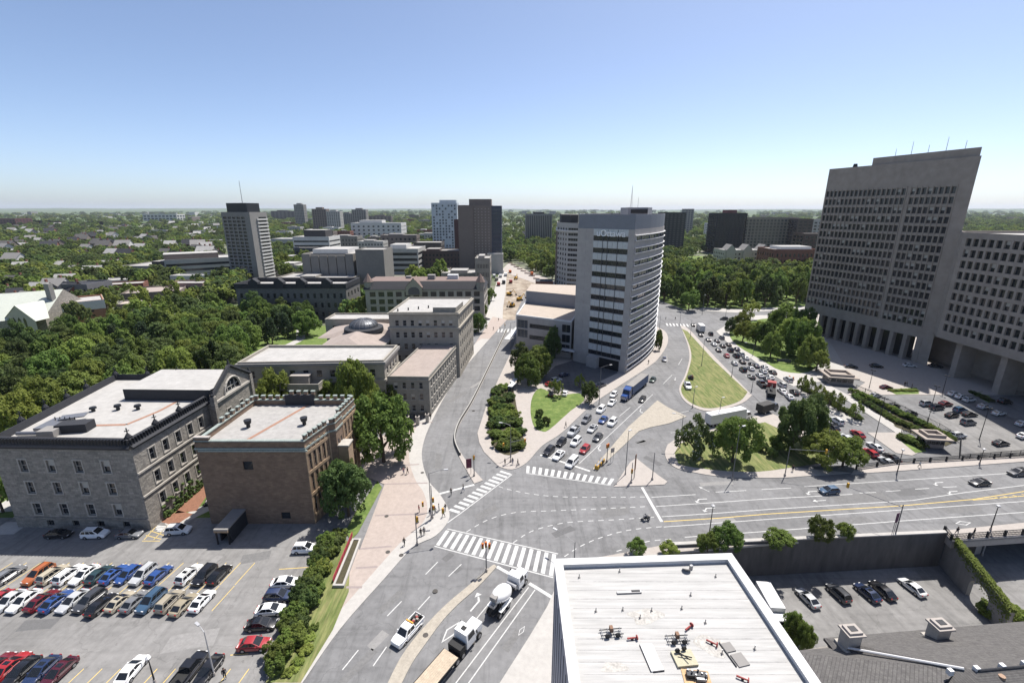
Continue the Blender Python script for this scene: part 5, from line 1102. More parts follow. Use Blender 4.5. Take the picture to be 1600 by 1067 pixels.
# left middle distance
lw = fb('ribbed_school', 'long low concrete building with ribbed strip windows left of the gridded tower', 262, 362, 438, 408, 36, M_PLT, M_ROOFW, 3, 1, 'frame', mull=20, frac=.45, skew=40, side=0, top=(.0, .6, 5, M_BRN))
fb('blank_hall', 'blank grey hall wall at the end of the ribbed school', 192, 264, 436, 417, 40, M_FLAT, M_ROOFG, 0, top=(.55, .95, 4, M_DARK))
fb('covered_way', 'pale flat canopy block below the ribbed school', 268, 330, 445, 432, 12, M_WHT, M_ROOFW, 1, 4, 'bare')
fb('brick_terrace', 'red brown brick terrace with white flat roof among the left trees', 132, 200, 462, 449, 16, M_REDB, M_ROOFW, 2, 14, 'bare', wfrac=.4, skew=16)
fb('flat_shop', 'low flat roofed building at the edge of the left trees', 192, 262, 476, 461, 30, M_BRN, M_ROOFB, 1, 8, 'bare', skew=14)
fb('flat_annex', 'small flat beige roofed annex among the left trees', 184, 214, 490, 478, 16, M_FLAT, M_BEIGEROOF, 1, 3, 'bare', skew=6)
fb('pink_brick_block', 'pinkish brick block below the ribbed school', 262, 320, 462, 444, 14, W_('pink_brick', (.25, .17, .15)), M_ROOFG, 2, 10, 'bare')
fb('grey_house_row', 'grey gabled row house block among the left trees', 102, 142, 472, 446, 20, W_('grey_siding', (.13, .13, .14)), M_SLATE, 2, 6, 'bare')
bk = fb('brick_apartment', 'orange brick and white apartment block beside the church roof', 92, 136, 514, 478, 22, mat('orange_brick', (.27, .14, .09), .9, var=.12), M_ROOFW, 4, 2, 'bare', wfrac=.14, frac=.4, skew=14, side=0)
r, o, p, q, n, hgt = bk; part(r, o, 'white_top_storey', lambda b: ring(b, [p, q, q + n * 22, p + n * 22], hgt - 4, hgt + .7, .12, -.02, M_WHT))
c0 = G(-30, 535); c1_ = G(78, 522)
ch = thing('stone_church', 'grey stone church with broad pale green roof at the left edge', 'church', (c0.x, c0.y, 0)); zc = 9.0
part(ch, None, 'wall', lambda b: b.prism([c0, c1_, c1_ + Vector((-8, 34)), c0 + Vector((-8, 34))], 0, zc, M_STONE))
M_CHR = mat('pale_green_roof', (.42, .44, .39), .7, var=.08, scale=.3)
def chroof(b):
    a, c, d3, e3 = c0, c1_, c1_ + Vector((-8, 34)), c0 + Vector((-8, 34)); m1, m2 = lerp2(a, e3, .5), lerp2(c, d3, .5)
    b.face([V3(a, zc), V3(c, zc), V3(m2, zc + 11), V3(m1, zc + 11)], M_CHR); b.face([V3(d3, zc), V3(e3, zc), V3(m1, zc + 11), V3(m2, zc + 11)], M_CHR); b.face([V3(c, zc), V3(d3, zc), V3(m2, zc + 11)], M_STONE)
part(ch, None, 'roof', chroof)
gx = lerp2(c0, c1_, .72)
part(ch, None, 'gable', lambda b: (b.face([(gx.x - 8, gx.y - 3, 0), (gx.x + 8, gx.y - 3.5, 0), (gx.x + 8, gx.y - 3.5, 9), (gx.x, gx.y - 3.2, 16), (gx.x - 8, gx.y - 3, 9)], M_STONEL), b.face([(gx.x - 8.4, gx.y - 3.3, 8.6), (gx.x, gx.y - 3.5, 16.2), (gx.x, gx.y + 11, 16.2), (gx.x - 8.4, gx.y + 3, 8.6)], M_COPPER), b.face([(gx.x, gx.y - 3.5, 16.2), (gx.x + 8.4, gx.y - 3.8, 8.6), (gx.x + 8.4, gx.y + 3, 8.6), (gx.x, gx.y + 11, 16.2)], M_CHR)))
for dx in (-2.6, 0, 2.6): part(ch, None, 'lancet_window', lambda b: b.face([(gx.x + dx - .8, gx.y - 3.28, 4.5), (gx.x + dx + .8, gx.y - 3.38, 4.5), (gx.x + dx + .8, gx.y - 3.38, 9), (gx.x + dx, gx.y - 3.33, 10.4), (gx.x + dx - .8, gx.y - 3.28, 9)], M_GLASS))
part(ch, None, 'chimney', lambda b: b.box((gx.x + 1, gx.y + 14, 19), (2.4, 2.4, 10), M_FLAT))
TB = {}
for x0, x1, yb, yt in sorted([(205, 232, 392, 384), (240, 262, 386, 377), (275, 310, 396, 388), (310, 340, 384, 376), (150, 182, 396, 389), (100, 128, 392, 385), (55, 85, 396, 389), (20, 48, 388, 381), (180, 205, 378, 371), (230, 262, 366, 360), (290, 325, 368, 361), (120, 150, 376, 370), (65, 95, 370, 364), (140, 168, 412, 403), (215, 245, 408, 400), (80, 110, 410, 402), (20, 45, 412, 404), (160, 200, 360, 354), (300, 338, 356, 350), (10, 50, 362, 357), (0, 22, 425, 414), (60, 84, 440, 430), (170, 196, 448, 440), (214, 236, 424, 416), (300, 330, 410, 402)]):
    m, cn = CM[rng0.choice([0, 0, 2, 1, 5, 4])]; TB[cn] = TB.get(cn, 0) + 1
    fb('town_block', '%s low town block among the left suburb trees, %s such from left' % (cn, ORD[TB[cn] - 1]), x0, x1, yb, yt, 18, m, rng0.choice([M_ROOFW, M_ROOFW, M_ROOFG, M_ROOFB]), 2, 6, 'bare', wfrac=.4, frac=.45, group='low town blocks', skew=rng0.uniform(-8, 14))
# individual houses among the trees
HOUSE = {}
def house_mesh(wm, rm):
    k = (wm.name, rm.name)
    if k in HOUSE: return HOUSE[k]
    wb = MB(); wb.prism([(-5, -4), (5, -4), (5, 4), (-5, 4)], 0, 6, wm, top=False); wb.face([(5, -4, 6), (5, 4, 6), (5, 0, 9.4)], wm); wb.face([(-5, 4, 6), (-5, -4, 6), (-5, 0, 9.4)], wm)
    rb = MB(); rb.face([(-5.4, -4.6, 5.6), (5.4, -4.6, 5.6), (5.4, 0, 9.6), (-5.4, 0, 9.6)], rm); rb.face([(5.4, 4.6, 5.6), (-5.4, 4.6, 5.6), (-5.4, 0, 9.6), (5.4, 0, 9.6)], rm); rb.box((2, 1.5, 9.6), (.9, .9, 2.4), M_REDB)
    out = []
    for nm, bb in (('wall', wb), ('roof', rb)):
        me = bpy.data.meshes.new(nm); me.from_pydata(bb.v, [], bb.f)
        for m in bb.mats: me.materials.append(m)
        me.polygons.foreach_set('material_index', bb.m); me.update(); out.append(me)
    HOUSE[k] = out; return out
rng = random.Random(3)
HS_ = [(M_REDB, M_SLATE, 'red brick house with dark gable roof'), (M_WHT, M_FLAT, 'white walled house with grey gable roof'), (M_BRN, M_SHING, 'brown house with dark shingle gable roof'), (M_GRT, M_ROOFW, 'grey house with pale gable roof')]
HOUSES = []
def put_house(x, y, kind, where, rz, s=1.0):
    wm, rm, l = HS_[kind]; g = l + ' ' + where
    t = thing('gabled_house', g, 'house', (x, y, 0), rz, 'houses: ' + g); w, r = house_mesh(wm, rm)
    t.scale = (s, s, s); link('wall', w, t); link('roof', r, t)
    me = window_mesh(1.3, 1.5, 'frame', 0, M_GLASS, M_FRAME)
    for k in range(3):
        for z in (1.2, 4.0): link('window', me, t, (-3.2 + 3.2 * k, -4.01, z))
    for z in (1.2, 4.0): link('window', me, t, (5.01, 0, z), R(90))
    HOUSES.append((x, y, 9 * s))
for px, py in [(10, 470), (22, 482), (38, 476), (52, 486), (70, 470), (92, 462), (108, 452), (118, 470), (60, 452), (30, 455), (150, 438), (172, 425), (184, 420), (120, 432), (40, 430), (95, 425), (12, 440)]:
    p = G(px, py); put_house(p.x, p.y, rng.randrange(4), 'near the church', rng.uniform(-.5, .6), rng.uniform(1, 1.4))
for k in range(95):
    px = rng.uniform(0, 345); py = 352 + 66 * rng.random() ** 1.3; p = G(px, py); put_house(p.x, p.y, rng.randrange(4), 'in the far left suburb', rng.uniform(-.5, .6), rng.uniform(1.1, 1.9))
for k in range(14):
    px = rng.uniform(790, 1030); py = 350 + 30 * rng.random(); p = G(px, py); put_house(p.x, p.y, rng.randrange(4), 'beyond the hotel', rng.uniform(-.5, .6), rng.uniform(1.3, 2))
# far blocks near the horizon
FARB = []
for k in range(70):
    px = rng.uniform(-20, 1620)
    if 640 < px < 800 or 900 < px < 1030: px = rng.uniform(0, 330)
    py = 336 + 14 * rng.random() ** 2; hpx = rng.uniform(2, 5) if rng.random() < .8 else rng.uniform(5, 9); wpx = rng.uniform(6, 30) if hpx < 6 else rng.uniform(5, 10)
    p, q = G(px, py), G(px + wpx, py); hgt = HT(px, py, py - hpx)
    m = rng.choice([M_WHT, M_PLT, M_BRN, M_GRT, M_PLT, M_REDB]); w = 'left' if px < 400 else 'middle' if px < 900 else 'right'
    cn = {'white_render': 'white', 'pale_tower': 'pale', 'brown_concrete': 'brown', 'grey_tower': 'grey', 'red_brick': 'red brick'}[m.name]
    l = 'distant %s %s on the %s horizon' % (cn, 'high rise' if hpx > 5 else 'flat roofed block', w)
    r, o = building('distant_block', l, [p, q, q + Vector((0, 60)), p + Vector((0, 60))], 0, max(8, hgt), m, M_ROOFW if rng.random() < .5 else M_ROOFG, {0: dict(n=max(2, int(wpx / 2)), rows=2 if hpx < 5 else 6, w=max(3, (q - p).length / max(2, int(wpx / 2)) * .5), h=max(8, hgt) / (2 if hpx < 5 else 6) * .4, m=2, zb=2, dz=max(8, hgt) / (2.4 if hpx < 5 else 6.4), kind='bare')}, None, .5, group=l)
sp_ = fb('dark_red_block', 'dark red block at the left edge of the horizon', -12, 27, 356, 342, 60, W_('mar', (.10, .045, .045)), M_FLAT, 4, 8, 'bare')
fb('blue_glass_block', 'long blue glass and white block on the left horizon', 225, 278, 348, 335, 60, M_WHT, M_FLAT, 3, 9, 'bare', glass=M_GLASSB, frac=.6, wfrac=.7)
# ------------------------------------------------------------------ vegetation
def crown_mesh(seed, mat_, clumps=62, leaves=46, shape='round', leaf_s=.085, flower=None):
    r = random.Random(seed); b = MB(); mi = b.mi(mat_); cs = []
    if shape == 'pine':
        for k in range(clumps):
            z = r.random() ** .8; rad = (1 - z * .75) * r.uniform(.35, 1); a = r.uniform(0, 6.283); cs.append((Vector((rad * math.cos(a) * .8, rad * math.sin(a) * .8, .15 + z * 1.5)), r.uniform(.16, .26), Vector((math.cos(a), math.sin(a), .4))))
    else:
        # limbs carry lobes of foliage, each lobe a handful of leaf clumps with gaps between
        fz = {'round': .62, 'oval': .95, 'shrub': .5}[shape]; nl = max(7, clumps // 8); lobes = []; ctr = Vector((0, 0, .70))
        for k in range(nl):
            t = (k + .5) / nl; ph = k * 2.39996 + r.uniform(-.5, .5); zz = 1 - 1.38 * t; rr = math.sqrt(max(.05, 1 - zz * zz)); d = Vector((rr * math.cos(ph), rr * math.sin(ph), zz)).normalized()
            out = r.uniform(.42, .74); R1 = r.uniform(.26, .44); lobes.append((ctr + Vector((d.x * out, d.y * out, d.z * out * fz)), R1, d))
        for c, R1, d in lobes:
            for q in range(max(4, int(clumps / nl))):
                e = (Vector((r.gauss(0, 1), r.gauss(0, 1), r.gauss(0, 1) + .3)).normalized() + d * .55).normalized(); p = c + e * R1 * r.uniform(.6, 1.0) * Vector((1, 1, .8)).length / 1.62; p.z = max(p.z, .08)
                cs.append((p, R1 * r.uniform(.34, .58), (e + d * .5).normalized()))
    for c, R_, od in cs:
        n = int(leaves * (R_ / .16) ** 1.2) if shape != 'pine' else int(leaves * (R_ / .25) ** 1.3)
        for i in range(n):
            d = (Vector((r.gauss(0, 1), r.gauss(0, 1), r.gauss(0, 1))).normalized() + od * .35 + Vector((0, 0, .3))).normalized()
            p = c + Vector((d.x, d.y, d.z * .85)) * R_ * r.uniform(.55, 1.12)
            nn = (d + Vector((r.gauss(0, .5), r.gauss(0, .5), r.gauss(0, .5) + .35))).normalized(); u = nn.orthogonal().normalized(); w = nn.cross(u)
            an = r.uniform(0, 6.28); u, w = u * math.cos(an) + w * math.sin(an), w * math.cos(an) - u * math.sin(an)
            fl = flower and r.random() < .16 and d.z > 0
            s = leaf_s * r.uniform(.55, 1.3) * (.6 if fl else 1)
            k = len(b.v); b.v += [tuple(p - u * s), tuple(p - w * s * .7 + nn * s * .15), tuple(p + u * s), tuple(p + w * s * .7 + nn * s * .15)]
            b.f.append((k, k + 1, k + 2, k + 3)); b.m.append(b.mi(flower) if fl else mi)
    me = bpy.data.meshes.new('crown'); me.from_pydata(b.v, [], b.f)
    for m in b.mats: me.materials.append(m)
    me.polygons.foreach_set('material_index', b.m); me.update(); return me
def trunk_mesh(seed, forks=6):
    r = random.Random(seed); b = MB(); b.tube((0, 0, -.02), (0, 0, .30), .055, .045, M_TRUNK, 7, False); b.tube((0, 0, .30), (.02, .01, .85), .045, .015, M_TRUNK, 6, False)
    for k in range(forks):
        a = 6.283 * k / forks + r.uniform(-.4, .4); z = r.uniform(.28, .5); q = Vector((math.cos(a) * .42, math.sin(a) * .42, z + r.uniform(.2, .45))); m = Vector((math.cos(a) * .2, math.sin(a) * .2, z + .1))
        b.tube((0, 0, z - .05), m, .03, .022, M_TRUNK, 5, False); b.tube(m, q, .022, .007, M_TRUNK, 5, False)
    me = bpy.data.meshes.new('trunk'); me.from_pydata(b.v, [], b.f); me.materials.append(M_TRUNK); me.update(); return me
CR = {'mid': [crown_mesh(s, L_MID, 72, 34) for s in (1, 2, 3)], 'light': [crown_mesh(s, L_LIGHT, 72, 34, shape='oval' if s == 5 else 'round') for s in (4, 5)], 'dark': [crown_mesh(s, L_DARK, 72, 34) for s in (6, 7)],
      'pine': [crown_mesh(8, L_PINE, 58, 40, 'pine', .07), crown_mesh(9, L_PINE, 50, 40, 'pine', .07)],
      'flower': [crown_mesh(13, L_DARK, 90, 60, 'oval', .06, L_FLOW)], 'thin': [crown_mesh(14, L_LIGHT, 42, 24, 'round', .075)], 'red': [crown_mesh(15, L_RED, 40, 30, 'oval')],
      'big': [crown_mesh(s, L_MID, 150, 62, 'round' if s != 22 else 'oval', .048) for s in (20, 21, 22)], 'bigdark': [crown_mesh(s, L_DARK, 150, 62, 'oval', .048) for s in (23, 28)], 'biglight': [crown_mesh(s, L_LIGHT, 140, 62, 'round', .048) for s in (24, 29)],
      'bush': [crown_mesh(25, L_MID, 80, 46, 'shrub', .075), crown_mesh(26, L_LIGHT, 80, 46, 'shrub', .075), crown_mesh(27, L_DARK, 80, 46, 'shrub', .075)]}
TR = [trunk_mesh(s) for s in (1, 2, 3)]
rt = random.Random(11)
def tree(p, h, rad, kind, label, group=None, name='tree', cat='tree', z=0.0, trunk=True):
    t = thing(name, label, cat, (p.x, p.y, z), rt.uniform(0, 6.28), group); me = rt.choice(CR[kind])
    sz = h / (1.25 if kind not in ('pine',) else 1.75)
    if trunk:
        o = link('trunk', rt.choice(TR), t); o.scale = (rad * 1.2, rad * 1.2, sz * 1.05)
    c = link('crown', me, t); c.scale = (rad * rt.uniform(.92, 1.08), rad * rt.uniform(.92, 1.08), sz * rt.uniform(.95, 1.05)); return t
def shrub(p, h, rad, kind, idx, label, group=None, z=0.0, name='shrub'):
    t = link(name, CR[kind][idx], None, (p.x, p.y, z - h * .12), rt.uniform(0, 6.28)); t.scale = (rad, rad, h / 1.2); return tag(t, label, 'shrub', group)
for px, py, h, rad, k, l in [(600, 722, 14.5, 7.0, 'big', 'large leafy maple beside the brick hall and plaza'), (612, 648, 8.5, 4.0, 'big', 'small round tree below the brown roofed wing'),
    (563, 668, 17, 5.2, 'biglight', 'tall light green tree behind the brick hall'), (578, 690, 12, 4.6, 'biglight', 'light green tree just behind the large maple'), (522, 655, 11, 4.0, 'biglight', 'light green tree behind the battlements, middle one'), (438, 668, 15, 5.5, 'biglight', 'light green tree in front of the balcony portico'), (545, 806, 10.5, 4.6, 'bigdark', 'dark leafy tree at the corner of the brick hall'),
    (545, 812 - 30, 8, 3.2, 'big', 'leafy tree tucked against the brick hall side'),
    (825, 602, 9.5, 5.2, 'big', 'leafy tree in front of the podium, left one'), (840, 590, 10, 5.4, 'big', 'leafy tree in front of the podium, nearest the tower'), (815, 583, 9, 4.6, 'bigdark', 'dark leafy tree at the podium corner'), (862, 560, 10, 4.4, 'bigdark', 'dark tree shaded against the podium wall'), (855, 570, 8, 3.5, 'bigdark', 'dark tree in the podium shade by the canopy'),
    (748, 520, 8.5, 4.2, 'big', 'round street tree near the far crosswalk on the left'), (1083, 716, 8.5, 3.9, 'flower', 'white flowering tree on the grass island'), (1144, 722, 10.5, 5.2, 'biglight', 'broad light green tree in the middle of the grass island'), (1236, 703, 12.5, 5.4, 'bigdark', 'tallest dark tree on the grass island'), (1262, 688, 10, 4.2, 'bigdark', 'dark tree behind the tallest tree of the grass island'),
    (1284, 728, 7.0, 5.2, 'biglight', 'wide bright green tree near the bridge, left one'), (1316, 729, 6.5, 4.4, 'biglight', 'wide bright green tree near the bridge railing'), (921, 632, 6.5, 2.8, 'bigdark', 'small dark street tree beside the queueing cars'), (864, 618, 5, 2.0, 'thin', 'thin young tree by the forecourt cars, left one'), (872, 622, 5, 2.0, 'thin', 'thin young tree on the small lawn'), (905, 606, 4.5, 2.0, 'thin', 'thin young tree by the forecourt exit'),
    (1028, 548, 6.0, 1.7, 'big', 'narrow street tree beside the curved tower, near one'), (1029, 538, 6.0, 1.6, 'big', 'narrow street tree beside the curved tower, far one'), (5, 800, 8, 4.0, 'biglight', 'light green tree at the far left of the stone building'),
    (994, 868, 3.0, 1.7, 'big', 'small bushy tree behind the white roof, leftmost'), (1045, 868, 2.4, 1.8, 'biglight', 'light bushy tree behind the white roof'), (1105, 861, 3.2, 2.0, 'big', 'bushy tree behind the right corner of the white roof'), (1134, 860, 4.4, 2.8, 'big', 'taller bushy tree behind the right corner of the white roof'), (1215, 853, 2.8, 2.7, 'biglight', 'bushy tree above the retaining wall, left one'), (1277, 845, 4.0, 2.2, 'big', 'bushy tree above the retaining wall, middle one'), (1318, 841, 2.8, 1.7, 'biglight', 'bushy tree above the retaining wall, right one')]:
    tree(G(px, py), h, rad, k, l, 'near street trees')
for i, (px, py) in enumerate([(1240, 1010), (1252, 1020), (1236, 1000)]): tree(G(px, py, ZL), 5.0, 1.6, 'big', 'leafy tree in the sunken yard beside the white roof, %s' % ['front', 'right', 'rear'][i], 'yard trees', z=ZL)
# garden trees by the concrete tower
for i, (px, py, h, rad, k) in enumerate([(1140, 522, 6, 3.0, 'bigdark'), (1158, 512, 7, 4, 'biglight'), (1172, 500, 10, 5.0, 'thin'), (1160, 535, 9, 4.6, 'biglight'), (1180, 540, 10, 5.2, 'biglight'), (1196, 545, 10, 5.0, 'big'), (1203, 560, 9, 4.4, 'big'), (1222, 522, 13, 6.5, 'biglight'), (1232, 550, 13, 6.5, 'biglight'), (1248, 560, 13, 6.0, 'big'), (1265, 575, 11, 5.2, 'big'), (1275, 580, 8, 4, 'biglight'), (1210, 515, 8, 4, 'big'), (1250, 530, 12, 5.5, 'big')]):
    tree(G(px, py), h, rad, k, 'leafy %s tree in the garden before the concrete tower, %s from the left' % ({'biglight': 'light green', 'big': 'green', 'bigdark': 'dark green', 'thin': 'sparse'}[k], ORD[i]), 'garden trees')
for i, (px, py) in enumerate([(1262, 617), (1280, 627), (1295, 636), (1310, 643), (1335, 656), (1252, 612)]):
    p = GR(px, py); tree(p, 5.2, 2.0, 'thin', 'sparse young tree in the planter strip, %s along the queue' % ORD[i], 'planter strip trees', z=ramp(p.y))
def row(pts, n, fn, jit=.6):
    P = [Vector(p) for p in pts]; cum = [0]
    for a, c in zip(P[:-1], P[1:]): cum.append(cum[-1] + (c - a).length)
    for k in range(n):
        s = cum[-1] * (k + .5) / n; i = max(j for j in range(len(cum) - 1) if cum[j] <= s); t = (s - cum[i]) / (cum[i + 1] - cum[i]); p = P[i].lerp(P[i + 1], t); fn(k, p + Vector((rt.uniform(-jit, jit), rt.uniform(-jit, jit))))
row(PX((528, 838), (513, 868), (497, 905), (482, 942), (463, 985), (446, 1020), (430, 1055)), 22, lambda k, p: shrub(p, rt.uniform(1.9, 2.9), rt.uniform(1.4, 2.0), 'bush', rt.choice([0, 0, 2, 1]), 'dense green shrub of the hedge between parking lot and plaza', 'hedge between parking lot and plaza'), .9)
row(PX((516, 846), (500, 880), (484, 915), (466, 955), (448, 990)), 12, lambda k, p: shrub(p, rt.uniform(1.8, 2.8), rt.uniform(1.4, 1.9), 'bush', rt.choice([0, 2]), 'dense green shrub of the hedge between parking lot and plaza', 'hedge between parking lot and plaza'), .5)
row(PX((476, 1010), (462, 1040), (448, 1062), (500, 980)), 8, lambda k, p: shrub(p, rt.uniform(.5, .9), rt.uniform(.7, 1.1), 'bush', 1, 'low light green weed clump on the bank by the road', 'weed clumps on the bank'), .8)
for a, n in (((774, 618), (788, 608)), 3), (((767, 645), (800, 640)), 5), (((768, 668), (808, 662)), 6), (((772, 685), (814, 680)), 6), (((780, 702), (812, 698)), 5), (((770, 655), (804, 652)), 5), (((770, 632), (795, 625)), 4):
    row(PX(*a), n, lambda k, p: shrub(p, rt.uniform(1.8, 2.6), rt.uniform(1.9, 2.6), 'bush', rt.choice([0, 1, 0, 2]), 'dense shrub filling the planting bed by the crosswalk', 'planting bed shrubs'), .8)
for i, (px, py) in enumerate([(843, 668), (853, 664), (843, 652), (1205, 715), (1218, 705), (1186, 702), (1192, 706)]): shrub(G(px, py), 2.4 if i != 4 else 4.0, 1.2 if i != 4 else 3.0, 'bush', 2 if i != 4 else 0, ['small dark conifer shrub on the small lawn, near one', 'small dark conifer shrub on the small lawn, right one', 'small dark conifer shrub on the small lawn, far one', 'low dark shrub on the grass island', 'big grey green round bush on the grass island', 'small shrub between island trees, left', 'small shrub between island trees, right'][i], 'lawn shrubs', .1)
row([GR(1250, 607), GR(1345, 658)], 16, lambda k, p: shrub(p, 1.2, 1.2, 'bush', 2, 'low dark shrub in the planter strip beside the queue', 'planter strip shrubs', ramp(p.y) + .1), .4)
row([GR(1330, 613), GR(1462, 675), GR(1488, 690)], 30, lambda k, p: shrub(p, 1.5, 1.3, 'bush', rt.choice([1, 0]), 'clipped green hedge shrub along the fenced lot', 'hedge shrubs of the fenced lot', ramp(p.y) + .1), .3)
row([GR(1334, 620), GR(1400, 660), GR(1470, 690)], 26, lambda k, p: shrub(p, 1.3, 1.25, 'bush', rt.choice([2, 0]), 'clipped green hedge shrub along the fenced lot', 'hedge shrubs of the fenced lot', ramp(p.y) + .1), .3)
row([GR(1405, 684), GR(1440, 700)], 8, lambda k, p: shrub(p, 1.5, 1.5, 'bush', 0, 'green shrub in the bed left of the near kiosk', 'kiosk bed shrubs', ramp(p.y) + .1), .5)
row([GR(1388, 612), GR(1432, 611)], 8, lambda k, p: shrub(p, .7, 1.0, 'bush', 1, 'low green shrub in the lot island near the plaza', 'lot island shrubs', ramp(p.y) + .1), .3)
row([GR(1518, 614), GR(1548, 628)], 7, lambda k, p: shrub(p, .8, 1.0, 'bush', 2, 'low dark shrub in the rounded lot island', 'lot island shrubs far', ramp(p.y) + .1), .3)
row([G(1530, 955, ZL), G(1590, 965, ZL)], 8, lambda k, p: shrub(p, 2.0, 1.6, 'bush', rt.choice([0, 1]), 'leafy shrub at the foot of the ivy wall', 'yard shrubs', ZL), .6)
row(PX((742, 525), (752, 505), (760, 480)), 6, lambda k, p: shrub(p, 1.6, 1.6, 'bush', 0, 'low street shrub left of the far crosswalk', 'far street shrubs'), .5)
for i, (px, py) in enumerate([(755, 498), (760, 482), (768, 470)]): tree(G(px, py), 7, 3.2, 'mid', 'street tree in front of the arcaded hall, %s from the crosswalk' % ORD[i], 'arcade street trees')
# ivy on the yard wall
b = MB(); r9 = random.Random(5)
for k in range(5200):
    t = r9.uniform(.1, 1.02); x = t * YL; zt = .4 - 3.0 * t; dz = abs(r9.gauss(0, .55)) * (1.0 + 1.6 * t); o_ = r9.uniform(-.25, .95); q = yr0 + ydir * x + yn * o_
    z = zt + r9.uniform(.0, .55) - (dz if o_ < 0.05 or o_ > .65 else 0); nn = Vector((r9.gauss(0, .5) - .4, r9.gauss(0, .5) - .3, 1)).normalized(); u = nn.orthogonal().normalized() * .14; w = nn.cross(u)
    b.face([V3(q, z) - u, V3(q, z) - w * .8, V3(q, z) + u, V3(q, z) + w * .8], L_LIGHT)
b.v = [(x - yr0.x, y - yr0.y, z - ZL) for x, y, z in b.v]; tag(b.build('ivy', yw), kind='stuff')
# rough grass of the bank beside the hedge
b = MB()
BK = PX((548, 845), (560, 832), (597, 762), (590, 752), (556, 800), (540, 830)); sheet('lawn', BK, .135, M_GRASS)
sheet('bank', PX((470, 1067), (520, 985), (545, 925), (548, 850), (535, 840), (515, 880), (480, 950), (440, 1030), (415, 1067)), .14, M_GRASSD)
# ---------------- woods: separate trees inside outlined areas
def pin(poly, x, y):
    c = False; n = len(poly)
    for i in range(n):
        (x1, y1), (x2, y2) = poly[i], poly[i - 1]
        if (y1 > y) != (y2 > y) and x < (x2 - x1) * (y - y1) / (y2 - y1) + x1: c = not c
    return c
BLD = [(o.location.x, o.location.y) for o in []]
FOOT = []
for o in list(C.objects):
    if o.type == 'EMPTY' and o.parent is None:
        for k in o.children:
            if k.name.split('.')[0] == 'wall' and k.type == 'MESH':
                xs = [v.co.x for v in k.data.vertices]; ys = [v.co.y for v in k.data.vertices]
                if xs: FOOT.append((o.location.x + min(xs), o.location.x + max(xs), o.location.y + min(ys), o.location.y + max(ys)))
def clear(x, y, m): return all(not (a - m < x < b_ + m and c - m < y < d_ + m) for a, b_, c, d_ in FOOT)
WOODREST = []
def wood(polypx, spacing, kinds, hr, rr, label, group, maxn, zone_kind=None, seed=1, keep=20):
    r = random.Random(seed); W2 = [tuple(G(*p)) for p in polypx]; x0, x1 = min(p[0] for p in W2), max(p[0] for p in W2); y0, y1 = min(p[1] for p in W2), max(p[1] for p in W2); pts = []; tries = 0
    while len(pts) < maxn and tries < 9000:
        tries += 1; x, y = r.uniform(x0, x1), r.uniform(y0, y1)
        if not pin(W2, x, y) or not clear(x, y, 3.0): continue
        if any((x - a) ** 2 + (y - c) ** 2 < spacing ** 2 for a, c in pts): continue
        pts.append((x, y))
    pts.sort(key=lambda q: q[0] ** 2 + q[1] ** 2)
    for i_, (x, y) in enumerate(pts):
        k = r.choice(kinds)
        if zone_kind: k = zone_kind(x, y, k)
        rad = r.uniform(*rr); h = r.uniform(*hr)
        if i_ >= keep:
            WOODREST.append((x, y, rad)); continue
        lab = {'mid': 'green', 'light': 'light green', 'dark': 'dark green', 'pine': 'dark pine', 'thin': 'sparse', 'biglight': 'light green', 'big': 'green', 'bigdark': 'dark green'}[k]
        L = '%s tree %s' % (lab, label); tree(Vector((x, y)), h, rad if k != 'pine' else rad * .8, k, L, L)
    return len(pts)
PARK = [(-60, 700), (25, 690), (40, 672), (130, 655), (255, 640), (362, 640), (372, 600), (375, 560), (440, 532), (482, 528), (478, 505), (430, 500), (370, 500), (300, 496), (240, 508), (150, 528), (60, 558), (-60, 580)]
def zk(x, y, k):
    q = (x + 150) / 60; return 'pine' if (-118 < x < -70 and 205 < y < 245 and random.random() < .8) or (-190 < x < -140 and 170 < y < 200 and random.random() < .5) else k
wood(PARK, 8.2, ['big', 'big', 'mid', 'biglight', 'dark', 'bigdark'], (9, 13.5), (4.8, 6.8), 'in the park behind the stone college', None, 210, zk, 3, 112)
wood([(1022, 468), (1072, 486), (1112, 482), (1262, 477), (1268, 430), (1180, 424), (1060, 415), (1025, 420)], 10, ['mid', 'mid', 'dark', 'light', 'light', 'dark'], (10, 17), (5.5, 8), 'in the riverside wood behind the curved tower', None, 190, None, 4, 78)
wood([(785, 412), (800, 408), (868, 440), (868, 395), (790, 395)], 11, ['mid', 'dark', 'light'], (9, 14), (5, 8), 'on the slope behind the construction site', None, 60, None, 5, 14)
wood([(425, 436), (478, 430), (478, 418), (440, 420)], 12, ['light', 'mid'], (10, 14), (6, 8), 'between the gridded tower and the library', None, 14, None, 6, 8)
wood([(640, 448), (700, 446), (690, 438), (640, 440)], 12, ['light'], (12, 15), (6, 7), 'behind the arcaded hall roof', None, 6, None, 7, 4)
wood([(130, 520), (260, 500), (330, 492), (350, 450), (250, 448), (140, 470), (0, 500), (0, 520)], 13, ['mid', 'light', 'dark'], (9, 13), (4.5, 6.5), 'among the roofs left of the gridded tower', None, 60, None, 8, 14)
